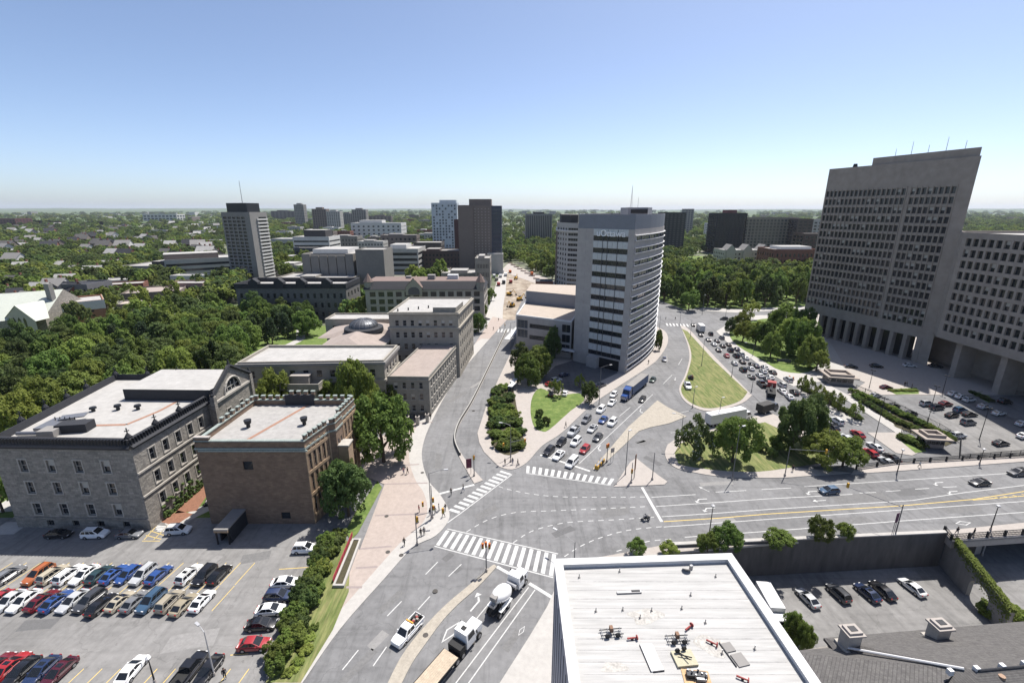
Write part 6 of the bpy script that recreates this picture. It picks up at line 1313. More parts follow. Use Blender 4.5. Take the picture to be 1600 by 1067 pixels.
# distant tree cover reads as one mass: instanced clumps
farc = [crown_mesh(31, L_FAR, 40, 11, 'round', .13), crown_mesh(32, L_LIGHT, 40, 11, 'round', .13), crown_mesh(33, L_DARK, 40, 11, 'round', .13)]
rf = random.Random(21); pts = []
def scatter(poly, n, big):
    X0, X1 = min(p[0] for p in poly), max(p[0] for p in poly); Y0, Y1 = min(p[1] for p in poly), max(p[1] for p in poly); k = 0; tr = 0
    while k < n and tr < n * 6:
        tr += 1; a, c = rf.uniform(X0, X1), rf.uniform(Y0, Y1)
        if not pin(poly, a, c): continue
        p = G(a, c)
        if not clear(p.x, p.y, 5) or any((p.x - hx) ** 2 + (p.y - hy) ** 2 < (hr_ + 3) ** 2 for hx, hy, hr_ in HOUSES): continue
        pts.append((p.x, p.y, rf.uniform(5, 8.5) * (1 if p.y < 900 else 1 + (p.y - 900) / 1300))); k += 1
scatter([(-40, 338), (345, 334), (350, 430), (190, 455), (60, 480), (-40, 480)], 2000, 1)
scatter([(340, 334), (720, 333), (720, 352), (620, 352), (550, 372), (430, 392), (345, 385)], 1500, 1)
scatter([(560, 372), (690, 372), (690, 396), (600, 396)], 90, 1)
scatter([(615, 345), (690, 345), (690, 378), (615, 378)], 160, 1)
scatter([(415, 385), (482, 385), (482, 436), (428, 436)], 90, 1)
scatter([(330, 430), (372, 430), (380, 470), (330, 480)], 60, 1)
scatter([(545, 440), (575, 436), (572, 500), (548, 505)], 40, 1)
scatter([(1262, 395), (1300, 395), (1290, 470), (1255, 470)], 110, 1)
scatter([(1480, 340), (1620, 340), (1620, 372), (1480, 372)], 500, 1)
scatter([(780, 331.5), (1300, 331.5), (1300, 352), (1100, 400), (1030, 415), (870, 400), (785, 410)], 2000, 1)
scatter([(1240, 331.5), (1640, 331.5), (1640, 390), (1500, 380), (1290, 390)], 1100, 1)
def gn_scatter(name, pts_, mesh_src, label):
    me = bpy.data.meshes.new(name); me.from_pydata([(x, y, 0) for x, y, s in pts_], [], []); at = me.attributes.new('size', 'FLOAT', 'POINT'); at.data.foreach_set('value', [s for x, y, s in pts_])
    o = link(name, me); ng = bpy.data.node_groups.new(name, 'GeometryNodeTree')
    ng.interface.new_socket('Geometry', in_out='INPUT', socket_type='NodeSocketGeometry'); ng.interface.new_socket('Geometry', in_out='OUTPUT', socket_type='NodeSocketGeometry')
    N, K = ng.nodes, ng.links; gi, go_ = N.new('NodeGroupInput'), N.new('NodeGroupOutput'); ip = N.new('GeometryNodeInstanceOnPoints'); oi = N.new('GeometryNodeObjectInfo'); oi.inputs['As Instance'].default_value = True; oi.inputs['Object'].default_value = mesh_src
    na = N.new('GeometryNodeInputNamedAttribute'); na.data_type = 'FLOAT'; na.inputs['Name'].default_value = 'size'; rv = N.new('FunctionNodeRandomValue'); rv.data_type = 'FLOAT_VECTOR'; rv.inputs[0].default_value = (0, 0, 0); rv.inputs[1].default_value = (0, 0, 6.28)
    sc = N.new('ShaderNodeCombineXYZ'); mu = N.new('ShaderNodeMath'); mu.operation = 'POWER'; mu.inputs[1].default_value = .75; m2 = N.new('ShaderNodeMath'); m2.operation = 'MULTIPLY'; m2.inputs[1].default_value = 2.0
    K.new(na.outputs['Attribute'], mu.inputs[0]); K.new(mu.outputs[0], m2.inputs[0]); K.new(na.outputs['Attribute'], sc.inputs[0]); K.new(na.outputs['Attribute'], sc.inputs[1]); K.new(m2.outputs[0], sc.inputs[2])
    K.new(gi.outputs[0], ip.inputs['Points']); K.new(oi.outputs['Geometry'], ip.inputs['Instance']); K.new(rv.outputs[0], ip.inputs['Rotation']); K.new(sc.outputs[0], ip.inputs['Scale']); K.new(ip.outputs[0], go_.inputs[0])
    md = o.modifiers.new('scatter', 'NODES'); md.node_group = ng; return tag(o, label, None, None, 'stuff')
for i, (x, y, s_) in enumerate(WOODREST): pts.append((x, y, s_))
for i, me in enumerate(farc):
    p = G(60 + 60 * i, 400 - 6 * i); src = thing('tree', ['round green tree among the far left suburb roofs', 'oval green tree among the far left suburb roofs', 'dark green tree among the far left suburb roofs'][i], 'tree', (p.x, p.y, 0)); t_ = link('trunk', TR[0], src); t_.scale = (7, 7, 9)
    # the crown keeps its own scale so the woods can reuse the same mesh at other sizes
    cr_ = link('crown', me, src); cr_.scale = (1, 1, 1); src.scale = (1, 1, 1)
    cr_.scale = (6.5, 6.5, 8.5)
    gn_scatter('distant_woods', pts[i::3], cr_, 'distant green tree cover between the far roofs')
# rolling far woods out to the skyline, one mass
b = MB(); nx, ny = 170, 26; rows_ = []
for j in range(ny):
    d = 2600 * (1.16 ** j); row_ = []
    for i in range(nx + 1):
        a = R(-62 + 124 * i / nx); x, y = d * math.sin(a), d * math.cos(a)
        hh_ = 6 + 16 * max(0, noise.noise(Vector((x / 420, y / 420, 0)))) + 9 * noise.noise(Vector((x / 90, y / 90, 3))) + (min(1, max(0, (d - 8000) / 14000)) * (95 + 75 * noise.noise(Vector((a * 2.2, .3, 7))) + 18 * noise.noise(Vector((a * 14, d / 9000, 1)))))
        row_.append((x, y, max(-2, hh_)))
    rows_.append(row_)
vs = [p for r_ in rows_ for p in r_]; fs = [(j * (nx + 1) + i, j * (nx + 1) + i + 1, (j + 1) * (nx + 1) + i + 1, (j + 1) * (nx + 1) + i) for j in range(ny - 1) for i in range(nx)]
b.mesh(vs, [f_[::-1] for f_ in fs], mat('far_canopy', (.05, .085, .03), 1, var=.35, scale=.02, col2=(.10, .12, .06))); tag(b.build('far_hills'), kind='structure')
# ------------------------------------------------------------------ vehicles
M_PAINT = mat('car_paint', (1, 1, 1), 0.28, objcol=True, spec=.5, coat=.6)
M_CGL = mat('car_glass', (.012, .014, .017), .06, spec=.6)
M_TYRE = mat('tyre', (.018, .018, .018), .9); M_RIM = mat('rim', (.35, .35, .36), .35, metal=.7)
M_LAMP = mat('headlamp', (.7, .7, .7), .15); M_TAIL = mat('tail_lamp', (.32, .015, .015), .3)
M_BLK = mat('black_plastic', (.02, .02, .02), .7)
PAL = {'white': (.74, .74, .73), 'silver': (.48, .49, .50), 'grey': (.16, .165, .175), 'black': (.012, .012, .014), 'dark blue': (.018, .03, .075), 'blue': (.03, .075, .24), 'red': (.34, .025, .03), 'dark red': (.13, .012, .018), 'maroon': (.075, .012, .022), 'beige': (.36, .32, .25), 'gold': (.27, .235, .17), 'orange': (.33, .10, .035), 'steel blue': (.05, .10, .17), 'dark green': (.02, .05, .04), 'dark grey': (.05, .052, .058), 'teal': (.03, .06, .07)}
CARS = dict(  # L, half width, belt z, cabin base x0,x1, roof x0,x1, roof z, nose z, tail z
    sedan=(4.5, .89, .93, -1.92, 1.22, -1.02, .12, 1.44, .70, 1.0), hatchback=(4.1, .87, .95, -1.98, 1.2, -1.45, .12, 1.50, .74, 1.0), SUV=(4.5, .92, 1.04, -2.16, 1.28, -1.75, .22, 1.68, .84, 1.05), minivan=(4.85, .96, 1.02, -2.34, 1.75, -2.05, .62, 1.74, .76, 1.0), pickup=(5.6, .97, 1.12, -.85, 1.5, -.6, .72, 1.86, .98, 1.1))
def to_mesh(b, name, sm=True, ang=35):
    me = bpy.data.meshes.new(name); me.from_pydata(b.v, [], b.f)
    for m in b.mats: me.materials.append(m)
    me.polygons.foreach_set('material_index', b.m)
    bm = bmesh.new(); bm.from_mesh(me); bmesh.ops.remove_doubles(bm, verts=bm.verts, dist=.0005); bmesh.ops.recalc_face_normals(bm, faces=bm.faces); bm.to_mesh(me); bm.free()
    if sm: me.polygons.foreach_set('use_smooth', [True] * len(me.polygons)); me.set_sharp_from_angle(angle=R(ang))
    me.update(); return me
RIM = {}
def put_wheel(me, t, loc):
    o = link('wheel', me, t, loc); link('rim', RIM[me.name], o); return o
def wheel_mesh(r=.34, w=.23):
    b = MB(); b.tube((0, -w / 2, 0), (0, w / 2, 0), r, r, M_TYRE, 16); t_ = to_mesh(b, 'wheel'); b = MB(); b.tube((0, -w / 2 - .012, 0), (0, w / 2 + .012, 0), r * .62, r * .62, M_RIM, 10); RIM[t_.name] = to_mesh(b, 'rim'); return t_
WHEEL = wheel_mesh(); WHEELT = wheel_mesh(.52, .32)
def car_parts(kind):
    L, hw, bz, c0, c1, r0, r1, rz, nz, tz = CARS[kind]; h = L / 2; xr, xf = -L * .285, L * .30; wr = .40
    arc = lambda x: [(x + wr * math.cos(t), .33 + wr * math.sin(t)) for t in [math.pi - math.pi * k / 6 for k in range(7)]]
    prof = [(-h + .06, .34), (-h + .2, .24)] + arc(xr) + arc(xf) + [(h - .2, .22), (h - .05, .30), (h, .52), (h - .05, nz - .08), (h - .28, nz + .04), (h - .7, nz + (bz - nz) * .55), (c1 + .0, bz - .01), (c1 - .9, bz + .012), (c0 + .6, bz + .012), (c0, bz), (-h + .18, tz), (-h + .02, tz - .16), (-h, .6)]
    b = MB(); n = len(prof); st = [(-1, .97, -.05), (-.9, 1, 0), (0, 1, .012), (.9, 1, 0), (1, .97, -.05)]; rings = []
    for s, k, dz in st:
        rg = []
        for x, z in prof:
            pl = 1 - .16 * max(0, abs(x) / h - .72) ** 1.2 / .22; top = z > .75
            rg.append((x * (k if top else .995 if abs(s) == 1 else 1), s * hw * pl * (.97 if top and abs(s) == 1 else 1), z + (dz if top else 0)))
        rings.append(rg)
    for A, B in zip(rings[:-1], rings[1:]):
        for i in range(n): j = (i + 1) % n; b.face([A[i], A[j], B[j], B[i]], M_BLK if (prof[i][1] < .31 and prof[j][1] < .31) else M_PAINT)
    for rg in (rings[0], rings[-1]):
        T = tessellate_polygon([[Vector((p[0], p[2], 0)) for p in rg]]); b.mesh(rg, list(T), M_PAINT)
    # cabin
    yb, yt = hw * .93, hw * .74; zb = bz - .03
    cab = {s: [(c0, s * yb, zb), (c1, s * yb, zb), (r1, s * yt, rz), (r0, s * yt, rz)] for s in (-1, 1)}; Lq, Rq = cab[-1], cab[1]
    b.face(Lq, M_PAINT); b.face(Rq[::-1], M_PAINT); b.face([Lq[3], Lq[2], (r1 - .05, 0, rz + .035), (r0 + .05, 0, rz + .035)], M_PAINT); b.face([Rq[2], Rq[3], (r0 + .05, 0, rz + .035), (r1 - .05, 0, rz + .035)], M_PAINT)
    b.face([Lq[1], Rq[1], Rq[2], (r1 - .05, 0, rz + .035), Lq[2]], M_PAINT); b.face([Rq[0], Lq[0], Lq[3], (r0 + .05, 0, rz + .035), Rq[3]], M_PAINT)
    if kind == 'pickup':
        b.box((-1.78, 0, bz - .02), (1.9, 1.6, .06), M_BLK)
        for y in (-.88, .88): b.box((-1.8, y, bz + .1), (2.05, .1, .2), M_PAINT)
        b.box((-2.8, 0, bz + .1), (.08, 1.8, .2), M_PAINT)
    out = [('body', to_mesh(b, 'body'), (0, 0, 0), 0)]
    def quad(P, u0, u1, v0, v1, off, nm):
        q = lambda u, v: Vector(P[0]).lerp(Vector(P[1]), u).lerp(Vector(P[3]).lerp(Vector(P[2]), u), v)
        pts_ = [q(u0, v0), q(u1, v0), q(u1, v1), q(u0, v1)]; nr = (pts_[1] - pts_[0]).cross(pts_[3] - pts_[0]).normalized(); bb = MB(); bb.face([p + nr * off for p in pts_], M_CGL); out.append((nm, to_mesh(bb, nm, False), (0, 0, 0), 0))
    o_ = .012
    quad([Rq[1], Lq[1], Lq[2], Rq[2]][::-1] if False else [Lq[1], Rq[1], Rq[2], Lq[2]], .05, .95, .10, .93, o_, 'windscreen')
    quad([Rq[0], Lq[0], Lq[3], Rq[3]], .07, .93, .16, .92, o_, 'rear_window')
    cuts = [(.10, .49), (.53, .90)] if kind in ('sedan', 'hatchback', 'pickup') else [(.04, .30), (.33, .60), (.63, .92)]
    for u0, u1 in cuts:
        quad(Lq, u0, u1, .16, .88, o_, 'side_window'); quad([Rq[1], Rq[0], Rq[3], Rq[2]], 1 - u1, 1 - u0, .16, .88, o_, 'side_window')
    lb = MB(); lb.box((0, 0, 0), (.16, .36, .15), M_LAMP); lm = to_mesh(lb, 'headlight', False); tb = MB(); tb.box((0, 0, 0), (.10, .26, .22), M_TAIL); tm_ = to_mesh(tb, 'tail_light', False)
    mb = MB(); mb.box((0, 0, 0), (.12, .2, .14), M_PAINT); mm_ = to_mesh(mb, 'mirror', False)
    for s in (-1, 1):
        out += [('headlight', lm, (h - .17, s * hw * .62, nz - .08), 0), ('tail_light', tm_, (-h + .04, s * hw * .66, tz - .18), 0), ('mirror', mm_, (c1 - .55, s * (hw + .05), bz + .08), 0)]
        for x in (xr, xf): out.append(('wheel', WHEEL, (x, s * (hw - .105), .34), 0))
    if kind == 'SUV':
        for s in (-1, 1):
            rb = MB(); rb.box(((r0 + r1) / 2, s * yt * .9, rz + .07), (r1 - r0 - .2, .05, .05), M_BLK); out.append(('roof_rail', to_mesh(rb, 'roof_rail', False), (0, 0, 0), 0))
    if kind in ('sedan', 'SUV'):
        sb = MB(); sb.box(((r0 + r1) / 2 + .1, 0, rz + .03), (.55, .8, .03), M_CGL); out.append(('sunroof', to_mesh(sb, 'sunroof', False), (0, 0, 0), 0))
    return out
PROTO = {k: car_parts(k) for k in CARS}
rc = random.Random(9)
def car(kind, colour, p, ang, label, group, z=0.0, tilt=0.0):
    t = thing('parked_car' if 'parked' in label else 'car', label, {'SUV': 'SUV', 'minivan': 'minivan', 'pickup': 'pickup'}.get(kind, 'car'), (p[0], p[1], z), ang, group); t.rotation_euler = (0, tilt, ang)
    t.scale = (rc.uniform(.95, 1.03), rc.uniform(.97, 1.03), rc.uniform(.95, 1.06)); kf = rc.uniform(.8, 1.12); col = (*[v * kf for v in PAL[colour]], 1); sr = rc.random() < .3
    for nm, me, loc, rz in PROTO[kind]:
        if nm == 'sunroof' and not sr: continue
        o = put_wheel(me, t, loc) if nm == 'wheel' else link(nm, me, t, loc, rz)
        o.color = col
    return t
def zpt(ox, oy, k, x, y): return (ox + x / k, oy + y / k)
K_ = {'s': 'sedan', 'u': 'SUV', 'h': 'hatchback', 'm': 'minivan', 'p': 'pickup'}
AL = math.atan2(LOTDIR.y, LOTDIR.x)
def lot(rowname, zoom, items, ang, group, plane=None, dy=0.0, flipf=.45):
    for i, (x, y, col, k) in enumerate(items):
        px, py = zpt(*zoom, x, y); p = plane(px, py + dy) if plane else G(px, py + dy); z = ramp(p.y) if plane is GR else (ZL if plane else 0)
        a = ang + (math.pi if rc.random() < flipf else 0) + rc.uniform(-.05, .05)
        car(K_[k], col, p, a, '%s %s parked %s, %s from the left' % (col, K_[k], rowname, ORD[i]), group, z + .02)
Z2 = (0, 780, 3.7175)
lot('in the left lot, upper row', Z2, [(60, 455, 'grey', 'u'), (230, 452, 'orange', 'u'), (315, 452, 'beige', 'u'), (408, 452, 'white', 'u'), (496, 452, 'white', 's'), (580, 452, 'teal', 's'), (668, 450, 'blue', 's'), (748, 452, 'blue', 'h'), (840, 452, 'silver', 'u'), (926, 454, 'blue', 's'), (1103, 452, 'white', 'u'), (1192, 456, 'black', 'u'), (1278, 452, 'black', 's')], AL, 'cars in the upper row of the left lot')
lot('in the left lot, second row', Z2, [(-15, 605, 'red', 's'), (62, 606, 'silver', 's'), (148, 606, 'white', 's'), (252, 604, 'dark red', 's'), (336, 606, 'blue', 's'), (430, 606, 'silver', 's'), (527, 604, 'dark grey', 'u'), (596, 628, 'black', 's'), (704, 608, 'beige', 's'), (790, 610, 'grey', 's'), (884, 608, 'steel blue', 'u'), (992, 610, 'beige', 'u'), (1072, 626, 'gold', 's'), (1178, 606, 'white', 's')], AL, 'cars in the second row of the left lot')
lot('in the left lot, bottom row', Z2, [(-20, 990, 'dark red', 's'), (72, 985, 'red', 's'), (130, 1020, 'black', 's'), (245, 1018, 'dark blue', 's'), (345, 1025, 'maroon', 's'), (772, 1008, 'white', 's'), (1105, 1012, 'black', 'p'), (1215, 1012, 'black', 's')], AL + R(4), 'cars in the bottom row of the left lot')
for i, (px, py, col, k, w) in enumerate([(477, 861, 'white', 'u', 'alone below the brick hall'), (447, 915, 'white', 's', 'against the hedge, farthest of the group'), (436, 936, 'dark blue', 'u', 'against the hedge'), (424, 957, 'white', 's', 'against the hedge, middle of the group'), (409, 980, 'black', 's', 'against the hedge'), (398, 1011, 'red', 's', 'against the hedge, nearest of the group'), (150, 838, 'white', 'u', 'in the shade of the stone college'), (203, 838, 'grey', 's', 'in the shade of the stone college corner'), (280, 832, 'white', 'u', 'in the sun beside the stone college'), (93, 838, 'black', 's', 'deep in the stone college shade')]):
    car(K_[k], col, G(px, py), R(4) + (0 if i < 6 else 0) + rc.uniform(-.05, .05), '%s %s parked %s' % (col, K_[k], w), 'cars along the edges of the left lot', .02)
# queue facing the crosswalk
Z4 = (720, 480, 3.811); qd = G(860, 718) - G(950, 632); qa = math.atan2(qd.y, qd.x)
for i, (x, y, c, k, w) in enumerate([(525, 868, 'black', 'u', 'first at the stop line, left lane'), (583, 894, 'white', 's', 'second from left at the stop line'), (662, 935, 'white', 'm', 'right at the stop line'), (598, 815, 'black', 'h', 'second in the left lane of the queue'), (686, 812, 'white', 'u', 'second in the middle lane of the queue'), (738, 856, 'red', 'h', 'second in the right lane of the queue'), (816, 784, 'dark grey', 's', 'third in the right lane of the queue'), (672, 752, 'silver', 'p', 'third in the left lane of the queue'), (784, 732, 'silver', 's', 'third in the middle lane of the queue'), (848, 680, 'blue', 's', 'fourth in the middle lane of the queue'), (902, 697, 'white', 'u', 'fourth in the right lane of the queue'), (748, 680, 'grey', 'u', 'fourth in the left lane of the queue'), (835, 620, 'white', 'u', 'fifth in the left lane of the queue'), (900, 578, 'white', 's', 'beside the blue truck cab'), (910, 530, 'white', 'h', 'on the pavement edge behind the blue truck'), (1080, 558, 'black', 'h', 'passing right of the blue truck'), (1143, 440, 'dark green', 's', 'behind the blue truck trailer'), (1211, 318, 'dark blue', 's', 'alone on the curving road beside the tower')]):
    px, py = zpt(*Z4, x, y); car(K_[k], c, G(px, py), qa + (.25 if y < 350 else 0), '%s %s waiting %s' % (c, K_[k], w), 'cars queueing for the crosswalk', .02)
for i, (x, y, c, k, w) in enumerate([(533, 467, 'red', 's', 'in the tower forecourt'), (568, 445, 'silver', 'u', 'in the tower forecourt shade'), (540, 525, 'black', 's', 'on the forecourt edge, left'), (620, 522, 'white', 's', 'on the forecourt edge, right'), (615, 412, 'dark blue', 's', 'deep in the forecourt shade'), (835, 472, 'grey', 's', 'at the garage exit in the shade')]):
    px, py = zpt(*Z4, x, y); car(K_[k], c, G(px, py), R(35) if y < 480 else R(75), '%s %s parked %s' % (c, K_[k], w), 'cars in the tower forecourt', .145)
# long queue on the right
Z5 = (1060, 480, 6.667); nd = G(1110, 520) - G(1200, 600); na_ = math.atan2(nd.y, nd.x); cnt = {}
for x, y, c, k in sorted([(150, 195, 'black', 's'), (335, 290, 'black', 'u'), (310, 350, 'dark grey', 's'), (400, 362, 'dark grey', 's'), (367, 397, 'silver', 's'), (460, 415, 'black', 's'), (415, 458, 'dark grey', 's'), (540, 462, 'black', 'u'), (650, 500, 'white', 'm'), (500, 518, 'red', 'h'), (600, 520, 'black', 'u'), (582, 596, 'silver', 's'), (665, 580, 'black', 's'), (765, 608, 'black', 's'), (808, 622, 'dark blue', 's'), (752, 652, 'silver', 's'), (670, 666, 'black', 'u'), (882, 682, 'silver', 's'), (760, 738, 'dark grey', 's'), (846, 724, 'silver', 's'), (955, 742, 'white', 's'), (865, 818, 'black', 'p'), (1078, 826, 'white', 'u'), (1075, 888, 'white', 's'), (1205, 900, 'black', 's'), (1152, 945, 'white', 's'), (230, 300, 'dark grey', 's'), (520, 400, 'black', 's'), (610, 450, 'dark blue', 's'), (700, 540, 'silver', 's'), (900, 640, 'white', 's'), (980, 690, 'black', 's'), (920, 760, 'grey', 's'), (1140, 770, 'silver', 'u'), (450, 330, 'grey', 'u')], key=lambda v: v[1]):
    px, py = zpt(*Z5, x, y); p = G(px, py); key = (c, k); cnt[key] = cnt.get(key, 0) + 1; z = HZ(p)
    car(K_[k], c, p, na_ + rc.uniform(-.04, .04), '%s %s in the long right queue, %s of its kind from the front' % (c, K_[k], ORD[cnt[key] - 1]), 'cars in the long right hand queue', z + .02)
Z1 = (1200, 530, 3.5575); nd2 = GR(1300, 650) - GR(1380, 705); nb_ = math.atan2(nd2.y, nd2.x); sl = math.atan(abs(ZL) / 72)
for x, y, c, k, w in [(355, 495, 'black', 's', 'farthest dark one of the ramp queue'), (380, 462, 'white', 'u', 'farthest pale one of the ramp queue'), (430, 556, 'silver', 's', 'beside the island trees on the ramp'), (495, 536, 'red', 's', 'in the middle of the ramp queue'), (565, 640, 'red', 'h', 'low on the ramp near the bridge railing'), (590, 606, 'white', 's', 'beside the lower red car on the ramp'), (685, 668, 'black', 's', 'closest to the bridge railing on the ramp'), (655, 690, 'silver', 's', 'half hidden by the bridge railing')]:
    px, py = zpt(*Z1, x, y); p = GR(px, py); car(K_[k], c, p, nb_, '%s %s %s' % (c, K_[k], w), 'cars on the ramp below the bridge', ramp(p.y) + .03, -sl * .9)
# fenced lot
la = math.atan2((GR(1560, 640) - GR(1470, 652)).y, (GR(1560, 640) - GR(1470, 652)).x); cnt = {}
for x, y, c, k in sorted([(595, 320, 'silver', 's'), (695, 378, 'black', 's'), (790, 420, 'black', 's'), (880, 368, 'silver', 'u'), (937, 388, 'dark grey', 'u'), (985, 368, 'dark red', 's'), (1030, 312, 'white', 's'), (1075, 328, 'white', 's'), (1115, 345, 'white', 'u'), (1066, 403, 'steel blue', 'u'), (1020, 430, 'black', 's'), (1118, 425, 'black', 's'), (1110, 472, 'grey', 'u'), (1200, 384, 'silver', 's'), (1315, 356, 'black', 'u'), (1280, 420, 'white', 's'), (1292, 586, 'dark grey', 's'), (992, 528, 'dark grey', 's'), (1052, 545, 'white', 'u'), (1412, 480, 'white', 's'), (1422, 548, 'white', 's'), (655, 275, 'maroon', 's')]):
    px, py = zpt(*Z1, x, y); p = GR(px, py); key = (c, k); cnt[key] = cnt.get(key, 0) + 1
    car(K_[k], c, p, la + rc.uniform(-.08, .08), '%s %s parked in the fenced lot, %s of its kind from the left' % (c, K_[k], ORD[cnt[key] - 1]), 'cars in the fenced lot', ramp(p.y) + .04)
for x, y, c, w in [(785, 155, 'white', 'in the tower shade beside the columns'), (1090, 158, 'white', 'in the wing shade beneath the overhang'), (600, 158, 'black', 'in the tower shade, left'), (930, 158, 'dark grey', 'in the tower shade, right'), (460, 160, 'black', 'at the foot of the tower columns')]:
    px, py = zpt(*Z1, x, y); car('sedan', c, G(px, py), R(-15), '%s sedan parked %s' % (c, w), 'cars in the tower shade', .16)
# sunken yard
Z8 = (1200, 780, 3.7175); yd = G(1262, 915, ZL) - G(1256, 945, ZL)
ya = math.atan2((G(1247, 918, ZL) - G(1278, 948, ZL)).y, (G(1247, 918, ZL) - G(1278, 948, ZL)).x)
lot('in the sunken yard', Z8, [(228, 588, 'silver', 's'), (405, 560, 'dark grey', 'u'), (572, 556, 'dark blue', 's'), (662, 542, 'black', 's'), (832, 522, 'white', 's')], ya, 'cars in the sunken yard', lambda a, c: G(a, c, ZL), flipf=0)
for o in C.objects:
    pass
LA = math.atan2((G(1500, 772) - G(1295, 785)).y, (G(1500, 772) - G(1295, 785)).x)
for px, py, c, k, w in [(1295, 770, 'steel blue', 'h', 'driving on the bridge approach, leftmost'), (1530, 757, 'black', 's', 'driving on the bridge, middle one'), (1590, 742, 'dark grey', 'u', 'at the right edge of the bridge road')]: car(K_[k], c, G(px, py), LA + math.pi, '%s %s %s' % (c, K_[k], w), 'cars on the bridge road', .02)
for i, (px, py, c, a) in enumerate([(1131, 500, 'dark grey', 3.0), (1245, 494, 'black', .1), (744, 511, 'white', .3), (760, 500, 'dark grey', .5), (1500, 482, 'grey', .1)]): car('sedan' if i else 'SUV', c, G(px, py), a, ['dark grey SUV crossing the far junction', 'black sedan on the far road before the concrete tower', 'white sedan by the arcaded hall', 'dark grey sedan by the arcaded hall entrance', 'grey sedan far right beyond the tower'][i], None, .02)
# ---------------- trucks
def tpart(t, name, fn, col=None):
    b = MB(); fn(b); me = to_mesh(b, name); o = link(name, me, t)
    if col: o.color = (*PAL[col], 1)
    return o
def wheels(t, xs, y=1.0, z=.52, me=None):
    for x in xs:
        for s in (-1, 1): put_wheel(me or WHEELT, t, (x, s * y, z))
def wedge(b, x0, x1, w, z0, z1, front, m):   # cab shell with raked screen
    b.prism([(x0, -w), (x1, -w), (x1, w), (x0, w)], z0, z0 + (z1 - z0) * .5, m)
    A = [(x0, -w, z0 + (z1 - z0) * .5), (x1, -w, z0 + (z1 - z0) * .5), (x1, w, z0 + (z1 - z0) * .5), (x0, w, z0 + (z1 - z0) * .5)]; k = .9; B = [(x0, -w * k, z1), (x1 - front, -w * k, z1), (x1 - front, w * k, z1), (x0, w * k, z1)]
    for i in range(4): j = (i + 1) % 4; b.face([A[i], A[j], B[j], B[i]], m)
    b.face(B, m)
def cab_glass(t, x0, x1, w, z0, z1, front):
    zm_ = z0 + (z1 - z0) * .5; k = .9
    tpart(t, 'windscreen', lambda b: b.face([(x1 + .015 - front * .1, -w * .9, zm_ + (z1 - zm_) * .1), (x1 + .015 - front * .1, w * .9, zm_ + (z1 - zm_) * .1), (x1 + .015 - front * .88, w * .8, z1 - (z1 - zm_) * .12), (x1 + .015 - front * .88, -w * .8, z1 - (z1 - zm_) * .12)], M_CGL))
    for s in (-1, 1): tpart(t, 'side_window', lambda b: b.face([(x0 + .3, s * (w * .99 + .015), zm_ + .08), (x1 - front * .5, s * (w * .99 + .015), zm_ + .08), (x1 - front - .05, s * (w * .925 + .015), z1 - .2), (x0 + .35, s * (w * .925 + .015), z1 - .2)], M_CGL))
def truck(name, label, p, ang, cat='truck', z=0.02): return thing(name, label, cat, (p[0], p[1], z), ang)
# blue tractor with long trailer
pa, pb_ = G(966, 634), G(1012, 596); a = math.atan2((pa - pb_).y, (pa - pb_).x); t = truck('semi_truck', 'blue semi truck with long blue grey trailer in the queue', (pa + pb_) / 2, a)
tpart(t, 'cab', lambda b: wedge(b, 5.6, 7.6, 1.2, .7, 3.4, .5, M_PAINT), 'blue'); tpart(t, 'bonnet', lambda b: b.box((8.5, 0, 1.35), (1.9, 1.9, 1.3), M_PAINT), 'blue'); cab_glass(t, 5.6, 7.6, 1.2, .7, 3.4, .5); tpart(t, 'grille', lambda b: b.box((9.47, 0, 1.3), (.06, 1.4, .9), M_RIM)); tpart(t, 'roof_fairing', lambda b: wedge(b, 5.0, 7.0, 1.15, 3.0, 4.0, 1.2, M_PAINT), 'blue')
tpart(t, 'trailer_box', lambda b: b.box((-2.6, 0, 2.6), (14.6, 2.55, 2.8), mat('trailer_blue', (.05, .085, .17), .5))); tpart(t, 'trailer_roof', lambda b: b.box((-2.6, 0, 4.03), (14.62, 2.57, .06), M_FLAT)); tpart(t, 'chassis', lambda b: b.box((0, 0, .95), (17, 1.0, .3), M_BLK)); wheels(t, (8.4, 4.6, 3.4, -7.2, -8.5))
for s in (-1, 1): tpart(t, 'exhaust_stack', lambda b: b.tube((5.4, s * 1.15, 1), (5.4, s * 1.15, 4.1), .09, .09, M_RIM, 8)); tpart(t, 'headlight', lambda b: b.box((9.45, s * .8, 1.0), (.1, .35, .25), M_LAMP))
